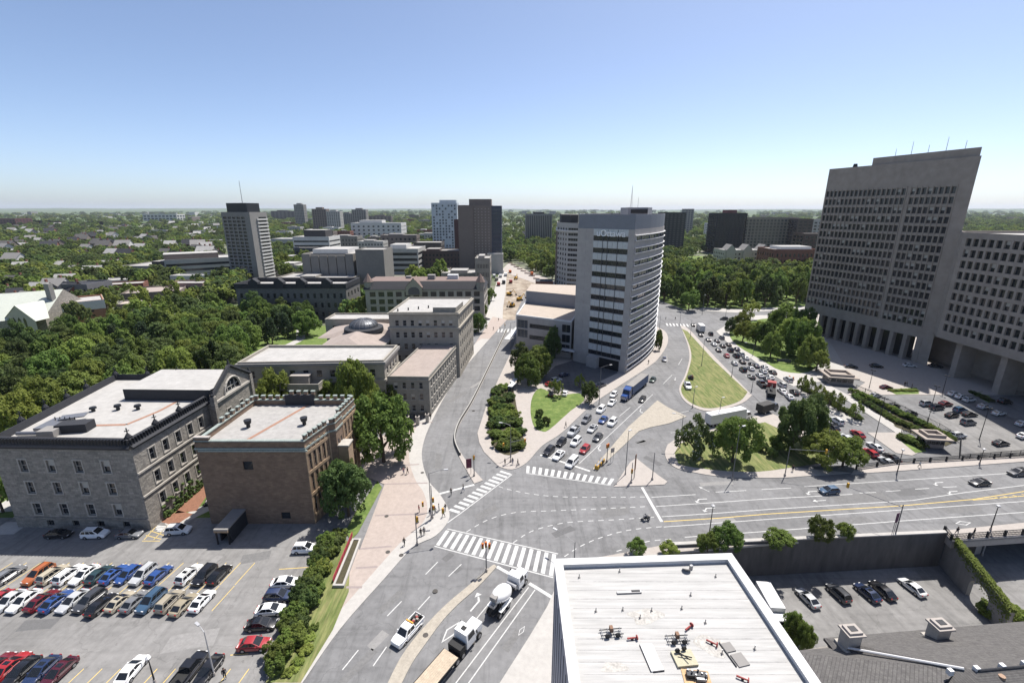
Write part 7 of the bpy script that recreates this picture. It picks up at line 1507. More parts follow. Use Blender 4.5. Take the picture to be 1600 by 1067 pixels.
# mixer truck
pa, pb_ = G(813, 909), G(772, 962); a = math.atan2((pa - pb_).y, (pa - pb_).x); t = truck('mixer_truck', 'white concrete mixer truck stopped at the crosswalk line', (pa + pb_) / 2 , a)
tpart(t, 'cab', lambda b: wedge(b, 1.7, 3.3, 1.15, .8, 2.95, .35, M_PAINT), 'white'); tpart(t, 'bonnet', lambda b: b.box((4.1, 0, 1.4), (1.7, 1.7, 1.2), M_PAINT), 'white'); cab_glass(t, 1.7, 3.3, 1.15, .8, 2.95, .35); tpart(t, 'chassis', lambda b: b.box((-.4, 0, .95), (9, 1.0, .35), M_BLK))
def drum(b):
    ax = Vector((.93, 0, -.33)).normalized(); c = Vector((-1.7, 0, 2.45)); n = 18; pr = [(-2.35, .45), (-2.1, .75), (-1.2, 1.12), (0, 1.28), (.9, 1.2), (1.7, .85), (2.1, .5)]
    u = Vector((0, 1, 0)); w = ax.cross(u)
    for (s0, r0), (s1, r1) in zip(pr[:-1], pr[1:]):
        for j in range(n):
            t0, t1 = 2 * math.pi * j / n, 2 * math.pi * (j + 1) / n; f_ = lambda s, r, t_: c + ax * s + (u * math.cos(t_) + w * math.sin(t_)) * r
            b.face([f_(s0, r0, t0), f_(s0, r0, t1), f_(s1, r1, t1), f_(s1, r1, t0)], M_PAINT)
    b.face([c + ax * -2.35 + (u * math.cos(2 * math.pi * j / n) + w * math.sin(2 * math.pi * j / n)) * .45 for j in range(n)], M_BLK)
tpart(t, 'drum', drum, 'white'); tpart(t, 'chute', lambda b: (b.box((-4.1, 0, 2.2), (.9, .8, .5), M_RIM), b.tube((-4.3, 0, 1.9), (-5.0, .3, .9), .28, .22, M_BLK, 8))); tpart(t, 'hopper', lambda b: b.box((-3.9, 0, 3.35), (.8, 1.1, .7), M_FLAT)); tpart(t, 'ladder', lambda b: [b.box((-3.5, s, 1.9), (.08, .06, 2), M_DARK) for s in (-1.1, -.75)]); tpart(t, 'water_tank', lambda b: b.tube((1.2, -.9, 1.6), (1.2, .9, 1.6), .4, .4, M_RIM, 10)); wheels(t, (3.9, -1.5, -2.8, -3.9), 1.0)
for s in (-1, 1): tpart(t, 'fender', lambda b: b.box((-2.3, s * 1.05, 1.25), (3.2, .6, .08), M_PAINT), 'white'); tpart(t, 'headlight', lambda b: b.box((4.95, s * .6, 1.2), (.06, .3, .25), M_LAMP)); tpart(t, 'mirror', lambda b: b.box((3.2, s * 1.4, 2.4), (.1, .2, .5), M_BLK))
# flatbed tractor
pa, pb_ = G(738, 994), G(636, 1116); a = math.atan2((pa - pb_).y, (pa - pb_).x); t = truck('flatbed_truck', 'white tractor pulling an empty timber decked flatbed at the bottom edge', pa, a)
tpart(t, 'cab', lambda b: wedge(b, -2.6, -.6, 1.2, .8, 3.2, .4, M_PAINT), 'white'); tpart(t, 'bonnet', lambda b: b.box((.3, 0, 1.45), (1.9, 1.8, 1.3), M_PAINT), 'white'); cab_glass(t, -2.6, -.6, 1.2, .8, 3.2, .4); tpart(t, 'roof_hatch', lambda b: b.box((-1.8, 0, 3.25), (.6, .7, .1), M_BLK)); tpart(t, 'chassis', lambda b: b.box((-3, 0, .9), (7, 1, .35), M_BLK))
for j in range(9): tpart(t, 'deck_plank', lambda b: b.box((-11.4, -1.12 + .28 * j, 1.42 + .004 * (j % 2)), (13.6, .265, .09), mat('timber_deck', (.40, .33, .25), .9, var=.2, scale=1.2)))
tpart(t, 'deck_frame', lambda b: (b.box((-11.4, -1.3, 1.36), (13.7, .1, .25), M_BLK), b.box((-11.4, 1.3, 1.36), (13.7, .1, .25), M_BLK), b.box((-11.4, 0, 1.15), (13, .9, .3), M_BLK))); tpart(t, 'equipment_rack', lambda b: (b.box((-3.4, 0, 1.4), (1.2, 2.2, 1.1), M_BLK), b.tube((-3.3, -.9, 1.2), (-3.3, .9, 1.2), .35, .35, M_RIM, 10))); wheels(t, (.3, -3.4, -4.6, -15.5, -16.8), 1.0)
for s in (-1, 1): tpart(t, 'mirror', lambda b: b.box((-.7, s * 1.45, 2.5), (.1, .2, .5), M_BLK)); tpart(t, 'headlight', lambda b: b.box((1.25, s * .65, 1.2), (.06, .3, .25), M_LAMP))
# work pickup
pa, pb_ = G(618, 1012), G(656, 970); a = math.atan2((pa - pb_).y, (pa - pb_).x); wp = car('pickup', 'white', (pa + pb_) / 2, a, 'white work pickup with loaded open bed driving on the lower street', None, .02)
for i in range(7): tpart(wp, 'bed_load', lambda b: b.box((-1.2 - .22 * i, rc.uniform(-.5, .5), 1.3 + rc.uniform(0, .15)), (.3, .35, .3), [M_REDT, M_FLAT, M_BLK, M_TAN][i % 4], rc.random()))
tpart(wp, 'light_bar', lambda b: b.box((-.55, 0, 1.98), (.2, 1.3, .12), mat('amber', (.6, .3, .05), .4)))
wp2 = car('pickup', 'white', G(1074, 606), R(-100), 'white pickup standing on the big grass island', None, .17)
tr = thing('work_trailer', 'small trailer with rusty equipment behind the pickup on the grass island', 'trailer', (*G(1079, 592), .17), R(-100)); tpart(tr, 'deck', lambda b: b.box((0, 0, .6), (3.4, 1.7, .2), M_BLK)); wheels(tr, (0,), .9, .34, WHEEL)
for i in range(8): tpart(tr, 'load', lambda b: b.box((rc.uniform(-1.4, 1.4), rc.uniform(-.6, .6), 1.0), (.5, .4, .8), [mat('rust', (.18, .08, .05), .9), M_BLK, M_FLAT][i % 3], rc.random()))
# white trailer truck on the link road, dump truck, box truck, red crane truck
def boxtruck(name, label, px0, py0, px1, py1, L, hgt, boxm, cabcol, z=None):
    A, B = G(px0, py0), G(px1, py1); a = math.atan2((A - B).y, (A - B).x); m = (A + B) / 2; t = truck(name, label, m, a, z=(HZ(m) if z is None else z) + .02); h = L / 2
    tpart(t, 'cab', lambda b: wedge(b, h - 2.0, h, 1.15, .6, 2.7, .5, M_PAINT), cabcol); cab_glass(t, h - 2.0, h, 1.15, .6, 2.7, .5); tpart(t, 'cargo_box', lambda b: b.box((-1.05, 0, 1.0 + hgt / 2), (L - 2.3, 2.45, hgt), boxm)); tpart(t, 'chassis', lambda b: b.box((0, 0, .85), (L - .8, 1, .3), M_BLK)); wheels(t, (h - 1.0, -h + 1.2, -h + 2.5) if L > 8 else (h - 1.0, -h + 1.5), 1.0); return t
boxtruck('trailer_truck', 'white trailer truck turning on the link road between the islands', 1176, 652, 1096, 668, 15.5, 2.9, M_WBAND, 'white')
boxtruck('dump_truck', 'dark dump truck in front of the white trailer truck', 1212, 640, 1183, 648, 7.5, 2.2, mat('dump_steel', (.035, .032, .03), .6), 'dark grey')
boxtruck('box_truck', 'white box truck near the front of the long queue', 1085, 509, 1104, 528, 8.2, 3.0, M_WBAND, 'dark grey')
t = boxtruck('crane_truck', 'dark flatbed truck with a red topped crane in the long queue', 1204, 605, 1205, 628, 9.0, .8, M_BLK, 'black'); tpart(t, 'crane_cover', lambda b: (b.box((3.5, 0, 2.6), (2.4, 2.6, 1.6), M_REDT), b.box((-.5, .3, 2.2), (3.0, .5, .5), M_DARK), b.tube((-2.5, 0, 2), (1, 0, 3.2), .2, .16, M_DARK, 6)))
t = boxtruck('delivery_van', 'white box truck parked beside the white roofed building in the yard', 1226, 978, 1185, 905, 8.0, 2.6, M_WBAND, 'white', ZL); t.location = (*G(1203, 962, ZL), ZL + .02)
for i, (px, py, c) in enumerate([(778, 445, 'red'), (786, 442, 'black'), (797, 441, 'dark red'), (781, 432, 'white'), (789, 430, 'white'), (796, 425, 'orange'), (830, 428, 'orange'), (775, 437, 'silver'), (771, 432, 'white'), (784, 425, 'white')]): boxtruck('site_truck', '%s truck on the construction site, %s' % (c, ['left of the black one', 'nearest the dirt', 'dark one right of the black one', 'behind the first red one', 'middle of the rear line', 'right of the rear line', 'near the road barrier', 'left edge by the hotel', 'by the hotel foot', 'rearmost'][i]), px, py, px + 2, py + 3, 6.5, 1.8, [M_REDT, M_BLK, M_REDT, M_WBAND, M_WBAND, mat('site_orange', (.45, .12, .04), .7), MATS['site_orange'] if 'site_orange' in MATS else M_REDT, M_FLAT, M_WBAND, M_WBAND][i], c)
# ------------------------------------------------------------------ street furniture
rp_0 = random.Random(8)
M_POLE = mat('pole_steel', (.17, .17, .18), .5, metal=.5); M_POLEW = mat('pole_galv', (.45, .45, .46), .5, metal=.4)
M_SIGY = mat('signal_yellow', (.48, .27, .03), .6); M_SIGO = mat('signal_orange_sign', (.50, .16, .03), .6)
def lightpole(label, px, py, top, arm=2.2, aim=0.0, plane=None, m=None, group='street lights', kind='cobra', base_z=0.13):
    p = (plane or G)(px, py); z = ramp(p.y) if plane else base_z; h = HT(px, py, top, z); h = max(4, min(13, h)); t = thing('street_lamp', label, 'street lamp', (p.x, p.y, z), aim, group); m = m or M_POLE
    b = MB(); b.tube((0, 0, 0), (0, 0, .5), .2, .16, M_CONC, 8); b.tube((0, 0, .5), (0, 0, h), .11, .06, m, 8, False); b.build('pole', t)
    if kind == 'cobra':
        b = MB(); b.tube((0, 0, h - .1), (arm * .6, 0, h + .35), .05, .04, m, 6); b.tube((arm * .6, 0, h + .35), (arm, 0, h + .42), .04, .04, m, 6); b.build('arm', t)
        b = MB(); b.box((arm + .35, 0, h + .42), (.85, .32, .16), M_POLEW); b.box((arm + .4, 0, h + .33), (.5, .24, .04), M_LAMP); b.build('lamp_head', t)
    elif kind == 'flood':
        b = MB(); b.box((0, 0, h), (.1, 1.2, .1), m); b.build('arm', t)
        for s in (-1, 1): b = MB(); b.box((.25, s * .5, h + .1), (.6, .45, .2), m); b.build('lamp_head', t)
    else:
        b = MB(); b.tube((0, 0, h), (0, 0, h + .25), .32, .36, M_POLEW, 10); b.tube((0, 0, h + .25), (0, 0, h + .4), .36, .1, M_POLEW, 10); b.build('lamp_head', t)
    return t
for l, px, py, top, aim, arm in [('street lamp with double arm by the left crosswalk', 674, 812, 740, .2, 3.0), ('street lamp in front of the white roof by the crosswalk', 897, 880, 848, 2.4, 4.0), ('tall street lamp in the planting bed by the crosswalk', 798, 714, 665, 2.9, 2.2), ('street lamp on the pavement before the tower forecourt', 936, 632, 574, .3, 3.0),
    ('tall lamp post on the small island, left one', 977, 742, 676, .6, .1), ('tall lamp post at the grass island corner', 1062, 700, 650, 2.9, 2.0), ('tall lamp post leaning over the road before the grass island', 1144, 750, 667, .4, .8), ('lamp post at the big grass island, first from the road bend', 1082, 637, 607, .4, .3), ('lamp post at the link road edge of the big grass island', 1122, 662, 624, .3, .3), ('lamp post on the right edge of the big grass island', 1143, 589, 570, 2.6, 1.0), ('lamp post at the corner of the big grass island', 1174, 613, 592, 2.5, 1.0), ('lamp post inside the big grass island', 1096, 572, 530, .4, .4), ('lamp post at the tip of the big grass island', 1078, 530, 500, 2.9, 2.6), ('street lamp in front of the garden trees', 1176, 556, 538, 2.8, 3.0),
    ('lamp post beside the curved tower pavement', 1029, 528, 494, .2, .2), ('lamp post beside the far crosswalk on the left', 798, 548, 505, .2, 1.4), ('lamp post on the far corner by the garden', 1133, 500, 480, .1, .1), ('lamp post on the far junction corner', 1097, 492, 462, .1, .1), ('thin post on the far junction island', 1062, 508, 490, .1, .1)]:
    lightpole(l, px, py, top, arm, aim)
for i, (px, py, top) in enumerate([(1366, 690, 605), (1447, 668, 640), (1530, 687, 638), (1472, 616, 588), (1455, 637, 604), (1358, 606, 579)]): lightpole('tall floodlight post of the fenced lot, %s from the bridge side' % ORD[i], px, py, top, 1, .5, GR, M_DARK, 'lot floodlights', 'flood')
for i, (px, py, top) in enumerate([(1401, 741, 704), (1530, 726, 708), (1547, 829, 792), (1107, 842, 792)]): lightpole(['round headed lamp on the bridge pavement near the queue', 'round headed lamp on the far bridge pavement, right one', 'round headed lamp on the near bridge pavement', 'thin post on the near pavement behind the white roof'][i], px, py, top, 1, 0, None, M_DARK, 'bridge lamps', 'globe')
lightpole('lamp post with tilted white head in the left parking lot', 335, 1055, 987, 1.2, 2.6, None, M_POLEW, None, 'cobra', .02); lightpole('short dark lamp post at the bottom of the left lot', 242, 1066, 1042, .3, 1, None, M_DARK, None, 'globe', .02)
lightpole('lamp post in the street below the bridge', 1533, 872, 845, 1, 0, lambda a, c: G(a, c, ZL), M_POLEW, None, 'globe')
# signals
def sig_head(b, x, z, m, y=0.0):
    b.box((x, y, z), (.36, .32, 1.05), m)
def lenses(o):
    for k, c in enumerate((M_TAIL, mat('amber_lens', (.5, .25, .02), .4), mat('green_lens', (.02, .2, .08), .4))): b = MB(); b.tube((0, -.16, .32 - .32 * k), (0, -.26, .32 - .32 * k), .12, .13, c, 8); b.build('lens', o)
def signal(label, px, py, h, heads, arm=0.0, aim=0.0, face=0.0, base_z=.13, m=None):
    p = G(px, py); t = thing('traffic_signal', label, 'traffic signal', (p.x, p.y, base_z), aim, 'traffic signals')
    b = MB(); b.tube((0, 0, 0), (0, 0, h), .12, .08, M_POLE, 8); b.box((0, 0, .25), (.4, .4, .5), M_CONC); b.build('pole', t)
    if arm: b = MB(); b.tube((0, 0, h - .6), (arm, 0, h - .1), .07, .045, M_POLE, 6); b.build('mast_arm', t)
    for x, z in heads: b = MB(); sig_head(b, 0, 0, m or M_SIGY); o = b.build('signal_head', t, (x, 0, z)); o.rotation_euler = (0, 0, face - aim); lenses(o)
    return t
signal('yellow traffic signal with short arms by the left crosswalk corner', 676, 810, 7.5, [(0.3, 4.2), (-1.8, 3.4), (.3, 2.4)], 0, .1, .3)
signal('traffic signal with arm over the lower crosswalk on the left corner', 652, 851, 6.8, [(.25, 5.4), (5.0, 6.4)], 5.2, .25, 1.4)
signal('orange backed traffic signal on the tan median before the crosswalk', 760, 893, 6.0, [(-.55, 5.2), (0, 5.5), (.6, 5.2)], 0, 0, .2, m=M_SIGO)
signal('traffic signal on the nose of the left street median', 741, 744, 5.5, [(0, 4.8)], 0, 0, 1)
signal('traffic signal with arm beside the planting bed', 798, 722, 6.0, [(-1.8, 4.8), (3.6, 5.4)], 4.2, .2, .4)
signal('orange backed signal on the tan strip beside the queue', 948, 722, 5.0, [(-.3, 4.4), (.3, 4.4)], 0, .8, .8, m=M_SIGO)
signal('signal with long dark signs on the small island', 986, 755, 5.2, [(0, 3.0)], 0, 0, .2)
signal('thin signal post on the right side of the small island', 1019, 750, 7.0, [], 0, 0)
signal('signal mast arm reaching over the bridge approach', 1226, 744, 7.6, [(7.4, 7.4)], 8.0, -.25, 1.5)
signal('signal mast arm reaching from the near pavement across the bridge road', 1398, 838, 7.0, [(-8.6, 7.2)], -9.0, -.75, 1.5)
signal('short signal post at the far left crosswalk', 789, 520, 4.5, [(0, 4)], 0, 0)
def board(name, label, px, py, w, h, z, m, rz, cat='sign', post=True, base=.13):
    p = G(px, py); t = thing(name, label, cat, (p.x, p.y, base), rz); b = MB(); b.box((0, 0, z + h / 2), (w, .08, h), m); b.build('panel', t)
    if post:
        for s in (-1, 1): b = MB(); b.tube((s * w * .35, .06, 0), (s * w * .35, .06, z + h), .05, .05, M_POLE, 6); b.build('post', t)
board('street_banner', 'dark red banner board on the nose of the left street median', 733, 741, 1.3, 2.4, 1.6, mat('banner_maroon', (.12, .03, .05), .7), .3)
board('direction_sign', 'long brown tilted direction sign on the small island', 991, 748, .7, 4.0, 2.2, mat('sign_brown', (.16, .07, .04), .7), 1.0)
board('sign_back', 'grey sign seen from behind on the tan strip', 956, 722, 1.1, 1.2, 2.6, M_GREYM, .5)
board('garden_sign', 'dark low sign board on the garden lawn before the concrete tower', 1224, 568, 5.0, 1.3, .5, mat('sign_slate', (.06, .065, .075), .6), -.35, post=False, base=.15)
board('banner_flag', 'dark purple banner on the signal post of the near pavement', 1394, 839, .8, 2.0, 3.2, mat('banner_purple', (.10, .03, .07), .7), .4)
p = G(1091, 718); t = thing('utility_box', 'small grey utility box on the grass island', 'utility box', (p.x, p.y, .15)); b = MB(); b.box((0, 0, .85), (.8, .7, 1.7), M_FLAT); b.build('cabinet', t); b = MB(); b.box((0, 0, 1.75), (.95, .85, .1), M_CONC); b.build('lid', t)
p, q = G(931, 735), G(947, 716); d = (q - p); t = thing('crash_cushion', 'yellow striped crash cushion at the end of the tan strip', 'crash barrier', (p.x, p.y, .15), math.atan2(d.y, d.x))
for k in range(5): b = MB(); b.box((.6 + k * .9, 0, .5), (.82, .9, .9 - .02 * k), M_SIGY if k % 2 == 0 else M_DARK); b.build('cushion_bay', t)
b = MB(); b.box((2.5, 0, 1.02), (4.4, .5, .08), M_GREYM); b.build('top_rail', t)
# red rail and planter by the plaza
p, q = G(521, 911), G(551, 838); d = q - p; L = d.length; a = math.atan2(d.y, d.x); M_REDR = mat('red_rail', (.26, .03, .045), .6)
t = thing('red_bench_rail', 'long dark red slatted rail bench beside the hedge and planter', 'railing', (p.x, p.y, .13), a)
for k in range(8): b = MB(); b.box((L * (k + .5) / 8, 0, .5), (.12, .12, 1.0), M_REDR); b.build('post', t)
for k in range(4): b = MB(); b.box((L / 2, -.02 - .0 * k, .25 + .24 * k), (L, .08, .13), M_REDR); b.build('slat', t)
p0_, p1_, p2_, p3_ = G(520, 919), G(538, 919), G(565, 845), G(551, 845)
t = thing('concrete_planter', 'long concrete planter filled with dark soil on the plaza', 'planter', (p0_.x, p0_.y, .13)); fp = [p0_ - p0_, p1_ - p0_, p2_ - p0_, p3_ - p0_]
if area(fp) < 0: fp = fp[::-1]
b = MB(); ring(b, fp, 0, .5, 0, .35, M_CONCW); b.build('rim', t); b = MB(); b.prism(offset(fp, -.33), .0, .38, M_SOIL); b.build('soil', t)
# bridge railings and lot fence: posts and bars as parts
def railing(name, label, pts, h, step, m, post=(.28, .28), bars=(.95, .5), zf=lambda p: .15, picket=None):
    P = [Vector(p) for p in pts]; t = thing(name, label, 'railing', (P[0].x, P[0].y, 0)); o = P[0]
    pm = None
    for a_, c_ in zip(P[:-1], P[1:]):
        e = (c_ - a_); L = e.length; an = math.atan2(e.y, e.x); n = max(1, int(L / step))
        for k in range(n + (1 if c_ is P[-1] else 0)):
            q = a_ + e * k / n - o
            if pm is None: b = MB(); b.box((0, 0, h / 2), (post[0], post[1], h), m); ob = b.build('post', t, (q.x, q.y, zf(a_ + e * k / n))); pm = ob.data
            else: ob = link('post', pm, t, (q.x, q.y, zf(a_ + e * k / n)))
            ob.rotation_euler = (0, 0, an)
        for z in bars:
            b = MB(); b.tube(V3(a_ - o, zf(a_) + h * z), V3(c_ - o, zf(c_) + h * z), .07, .07, m, 5); b.build('rail', t)
        if picket:
            b = MB()
            for k in range(int(L / picket)): q = a_ + e * k * picket / L - o; b.box((q.x, q.y, zf(a_ + e * k * picket / L) + h * .5), (.05, .05, h * .9), m, an)
            tag(b.build('pickets', t), kind='stuff')
    return t
railing('bridge_railing', 'black bridge railing on the far side above the ramp queue', [NR[0] + Vector((.0, -.3)), NR[1] + Vector((0, -.3)), NR[2] + Vector((0, -.3)), NR[3]], 1.25, 4.2, M_DARK, (.32, .32), (.97, .55, .2), picket=.3)
railing('bridge_railing', 'black bridge railing on the near side above the sunken street', [SR[0] + Vector((.3, .35)), SR[1] + Vector((0, .35)), SR[2] + Vector((0, .35)), SR[3]], 1.25, 3.6, M_DARK, (.34, .34), (.97, .55, .2), picket=.3)
railing('lot_fence', 'dark picket fence along the hedge of the fenced lot', [GR(1337, 609), GR(1466, 670), GR(1500, 691), Vector((118, 107.5)), Vector((160, 112))], 1.8, 3.0, M_DARK, (.1, .1), (.95, .15), zf=lambda p: ramp(p.y) + .1, picket=.35)
railing('gate_fence', 'short dark gate fence beside the near kiosk', [GR(1408, 676), GR(1436, 680)], 1.6, 1.6, M_DARK, (.1, .1), (.95, .5), zf=lambda p: ramp(p.y) + .1, picket=.4)
railing('path_railing', 'dark railing beside the path near the stone college', [G(322, 790), G(345, 752)], 1.1, 1.5, M_DARK, (.08, .08), (.95, .5), zf=lambda p: .03)
railing('gate_railing', 'dark iron gate railing at the street end of the brown roofed wing', [G(640, 655), G(655, 657), G(668, 652)], 1.8, 1.2, M_DARK, (.12, .12), (.95, .2), picket=.25)
for i, (px, py) in enumerate([(637, 664), (653, 664), (668, 660)]):
    p = G(px, py); t = thing('gate_pillar', 'carved stone gate pillar by the plaza, %s' % ['left', 'middle', 'right'][i], 'pillar', (p.x, p.y, .13), 0, 'gate pillars'); b = MB(); b.box((0, 0, 1.2), (.9, .9, 2.4), M_STONEL); b.build('shaft', t); b = MB(); b.box((0, 0, 2.5), (1.15, 1.15, .25), M_CONC); b.tube((0, 0, 2.6), (0, 0, 3.3), .4, .1, M_DARK, 8); b.build('cap', t)
for i, (px, py) in enumerate([(800, 612), (803, 605)]):
    p = G(px, py); t = thing('bus_shelter', 'small white bus shelter beside the planting bed, %s' % ['near', 'far'][i], 'shelter', (p.x, p.y, .13), 1.2, 'bus shelters'); b = MB(); b.box((0, 0, 2.5), (4, 1.6, .15), M_WBAND); b.build('roof', t); b = MB(); b.box((0, .75, 1.2), (3.8, .05, 2.2), M_GLASSB); b.build('glass_back', t)
    for s in (-1.8, 1.8): b = MB(); b.box((s, -.6, 1.2), (.1, .1, 2.4), M_GREYM); b.build('post', t)
# site barriers beside the far construction ground
for i in range(9):
    p = lerp2(G(797, 412), G(846, 441), i / 8); t = tag(link('site_barrier', None, None, (p.x, p.y, .06), -.55), 'concrete barrier edging the construction ground, %s from the far end' % ORD[i], 'barrier', 'construction site barriers')
    b = MB(); b.box((0, 0, .45), (6.5, .6, .9), M_CONCW); b.build('block', t); b = MB(); b.box((0, 0, 1.0), (6.5, .2, .25), M_SIGO); b.build('orange_rail', t)
for i, (px, py) in enumerate([(806, 437), (796, 462), (812, 470), (800, 480)]):
    p = G(px, py); t = thing('excavator', 'orange yellow excavator on the construction dirt, %s' % ['farthest', 'left', 'right', 'nearest'][i], 'excavator', (p.x, p.y, .05), rp_0.uniform(0, 6), 'excavators')
    for s in (-1, 1): b = MB(); b.box((0, s * 1.1, .5), (3.8, .6, 1.0), M_BLK); b.build('track', t)
    b = MB(); b.box((-.4, 0, 1.7), (3.0, 2.4, 1.3), M_SIGY); b.build('house', t); b = MB(); b.box((.6, .6, 2.6), (1.4, 1.1, 1.4), M_GLASS); b.build('cab', t); b = MB(); b.tube((1, -.3, 2), (3.6, -.3, 4.6), .28, .22, M_SIGY, 6); b.tube((3.6, -.3, 4.6), (5.6, -.3, 1.8), .2, .16, M_SIGY, 6); b.build('boom', t); b = MB(); b.box((5.7, -.3, 1.3), (.9, 1.0, .9), M_DARK); b.build('bucket', t)
# construction barrels by the side road
for i, (px, py) in enumerate([(1233, 592), (1239, 594)]):
    p = G(px, py); t = thing('traffic_barrel', 'orange construction barrel by the garden pavement, %s' % ['left', 'right'][i], 'barrel', (p.x, p.y, .13), 0, 'construction barrels'); b = MB(); b.tube((0, 0, .1), (0, 0, 1.1), .32, .24, M_SIGO, 10); b.build('drum', t); b = MB(); b.tube((0, 0, .6), (0, 0, .75), .295, .28, M_WHITE, 10); b.build('reflective_band', t); b = MB(); b.box((0, 0, .05), (.8, .8, .1), M_BLK); b.build('base', t)
# ------------------------------------------------------------------ people
def person_mesh(pose):
    bm = bmesh.new(); sk_ = bm.verts.layers.skin.verify(); vs = []
    st = {'stand': (.06, -.06, .04, -.04), 'walk': (.30, -.28, -.22, .24), 'walk2': (-.22, .26, .25, -.18)}[pose]
    def v(x, y, z, r, root=False):
        q = bm.verts.new((x, y, z)); q[sk_].radius = (r, r); q[sk_].use_root = root; return q
    pel = v(0, 0, .95, .145, True); wa = v(0, 0, 1.15, .135); ch_ = v(0, 0, 1.36, .155); nk = v(.01, 0, 1.50, .065); hd = v(.03, 0, 1.64, .10); tp = v(.02, 0, 1.74, .075)
    for a_, c_ in ((pel, wa), (wa, ch_), (ch_, nk), (nk, hd), (hd, tp)): bm.edges.new((a_, c_))
    for s, lx, ax in ((1, st[0], st[2]), (-1, st[1], st[3])):
        hp = v(0, s * .10, .86, .10); kn = v(lx * .6 + .03, s * .10, .48, .075); an_ = v(lx, s * .10, .09, .05); ft = v(lx + .15, s * .11, .045, .042)
        sh = v(0, s * .19, 1.40, .075); el = v(ax * .5 - .02, s * .25, 1.13, .052); wr = v(ax + .05, s * .25, .90, .040); hn = v(ax + .09, s * .24, .80, .042)
        for a_, c_ in ((pel, hp), (hp, kn), (kn, an_), (an_, ft), (ch_, sh), (sh, el), (el, wr), (wr, hn)): bm.edges.new((a_, c_))
    me = bpy.data.meshes.new('body'); bm.to_mesh(me); bm.free(); o = bpy.data.objects.new('tmp_body', me); C.objects.link(o); o.modifiers.new('skin', 'SKIN'); s_ = o.modifiers.new('sub', 'SUBSURF'); s_.levels = 1; s_.render_levels = 1
    dg_ = bpy.context.evaluated_depsgraph_get(); out = bpy.data.meshes.new_from_object(o.evaluated_get(dg_)); bpy.data.objects.remove(o)
    out.materials.clear()
    for k in range(3): out.materials.append(M_PAINT)
    for pl in out.polygons:
        c = pl.center; pl.material_index = 1 if c.z > 1.47 or (c.z < .93 and abs(c.y) > .19) else 2 if c.z < .96 else 0
        pl.use_smooth = True
    return out
PM = {k: person_mesh(k) for k in ('stand', 'walk', 'walk2')}
SKIN = mat('skin', (.38, .23, .16), .7); CL = {'dark': mat('cloth_dark', (.02, .02, .025), .9), 'blue': mat('cloth_blue', (.05, .08, .18), .9), 'white': mat('cloth_white', (.55, .55, .53), .9), 'red': mat('cloth_red', (.3, .05, .05), .9), 'grey': mat('cloth_grey', (.16, .16, .17), .9), 'pink': mat('cloth_pink', (.45, .22, .24), .9)}
HAIRB = MB()
for k in range(6):
    for j in range(8):
        a0, a1 = 2 * math.pi * j / 8, 2 * math.pi * (j + 1) / 8; t0, t1 = math.pi / 2 * k / 6, math.pi / 2 * (k + 1) / 6; f_ = lambda t_, a_: (.02 - .01 + .118 * math.cos(t_) * math.cos(a_), .112 * math.cos(t_) * math.sin(a_), 1.665 + .135 * math.sin(t_))
        HAIRB.face([f_(t0, a0), f_(t0, a1), f_(t1, a1), f_(t1, a0)], mat('hair_dark', (.025, .018, .012), .8))
HAIR = to_mesh(HAIRB, 'hair')
def person(label, p, ang, pose, top, legs, z=.13, sc=1.0):
    o = link('person', PM[pose], None, (p.x, p.y, z), ang); o.scale = (sc, sc, sc); tag(o, label, 'person')
    for i, m in enumerate((CL[top], SKIN, CL[legs])): o.material_slots[i].link = 'OBJECT'; o.material_slots[i].material = m
    link('hair', HAIR, o); return o
rp_ = random.Random(4)
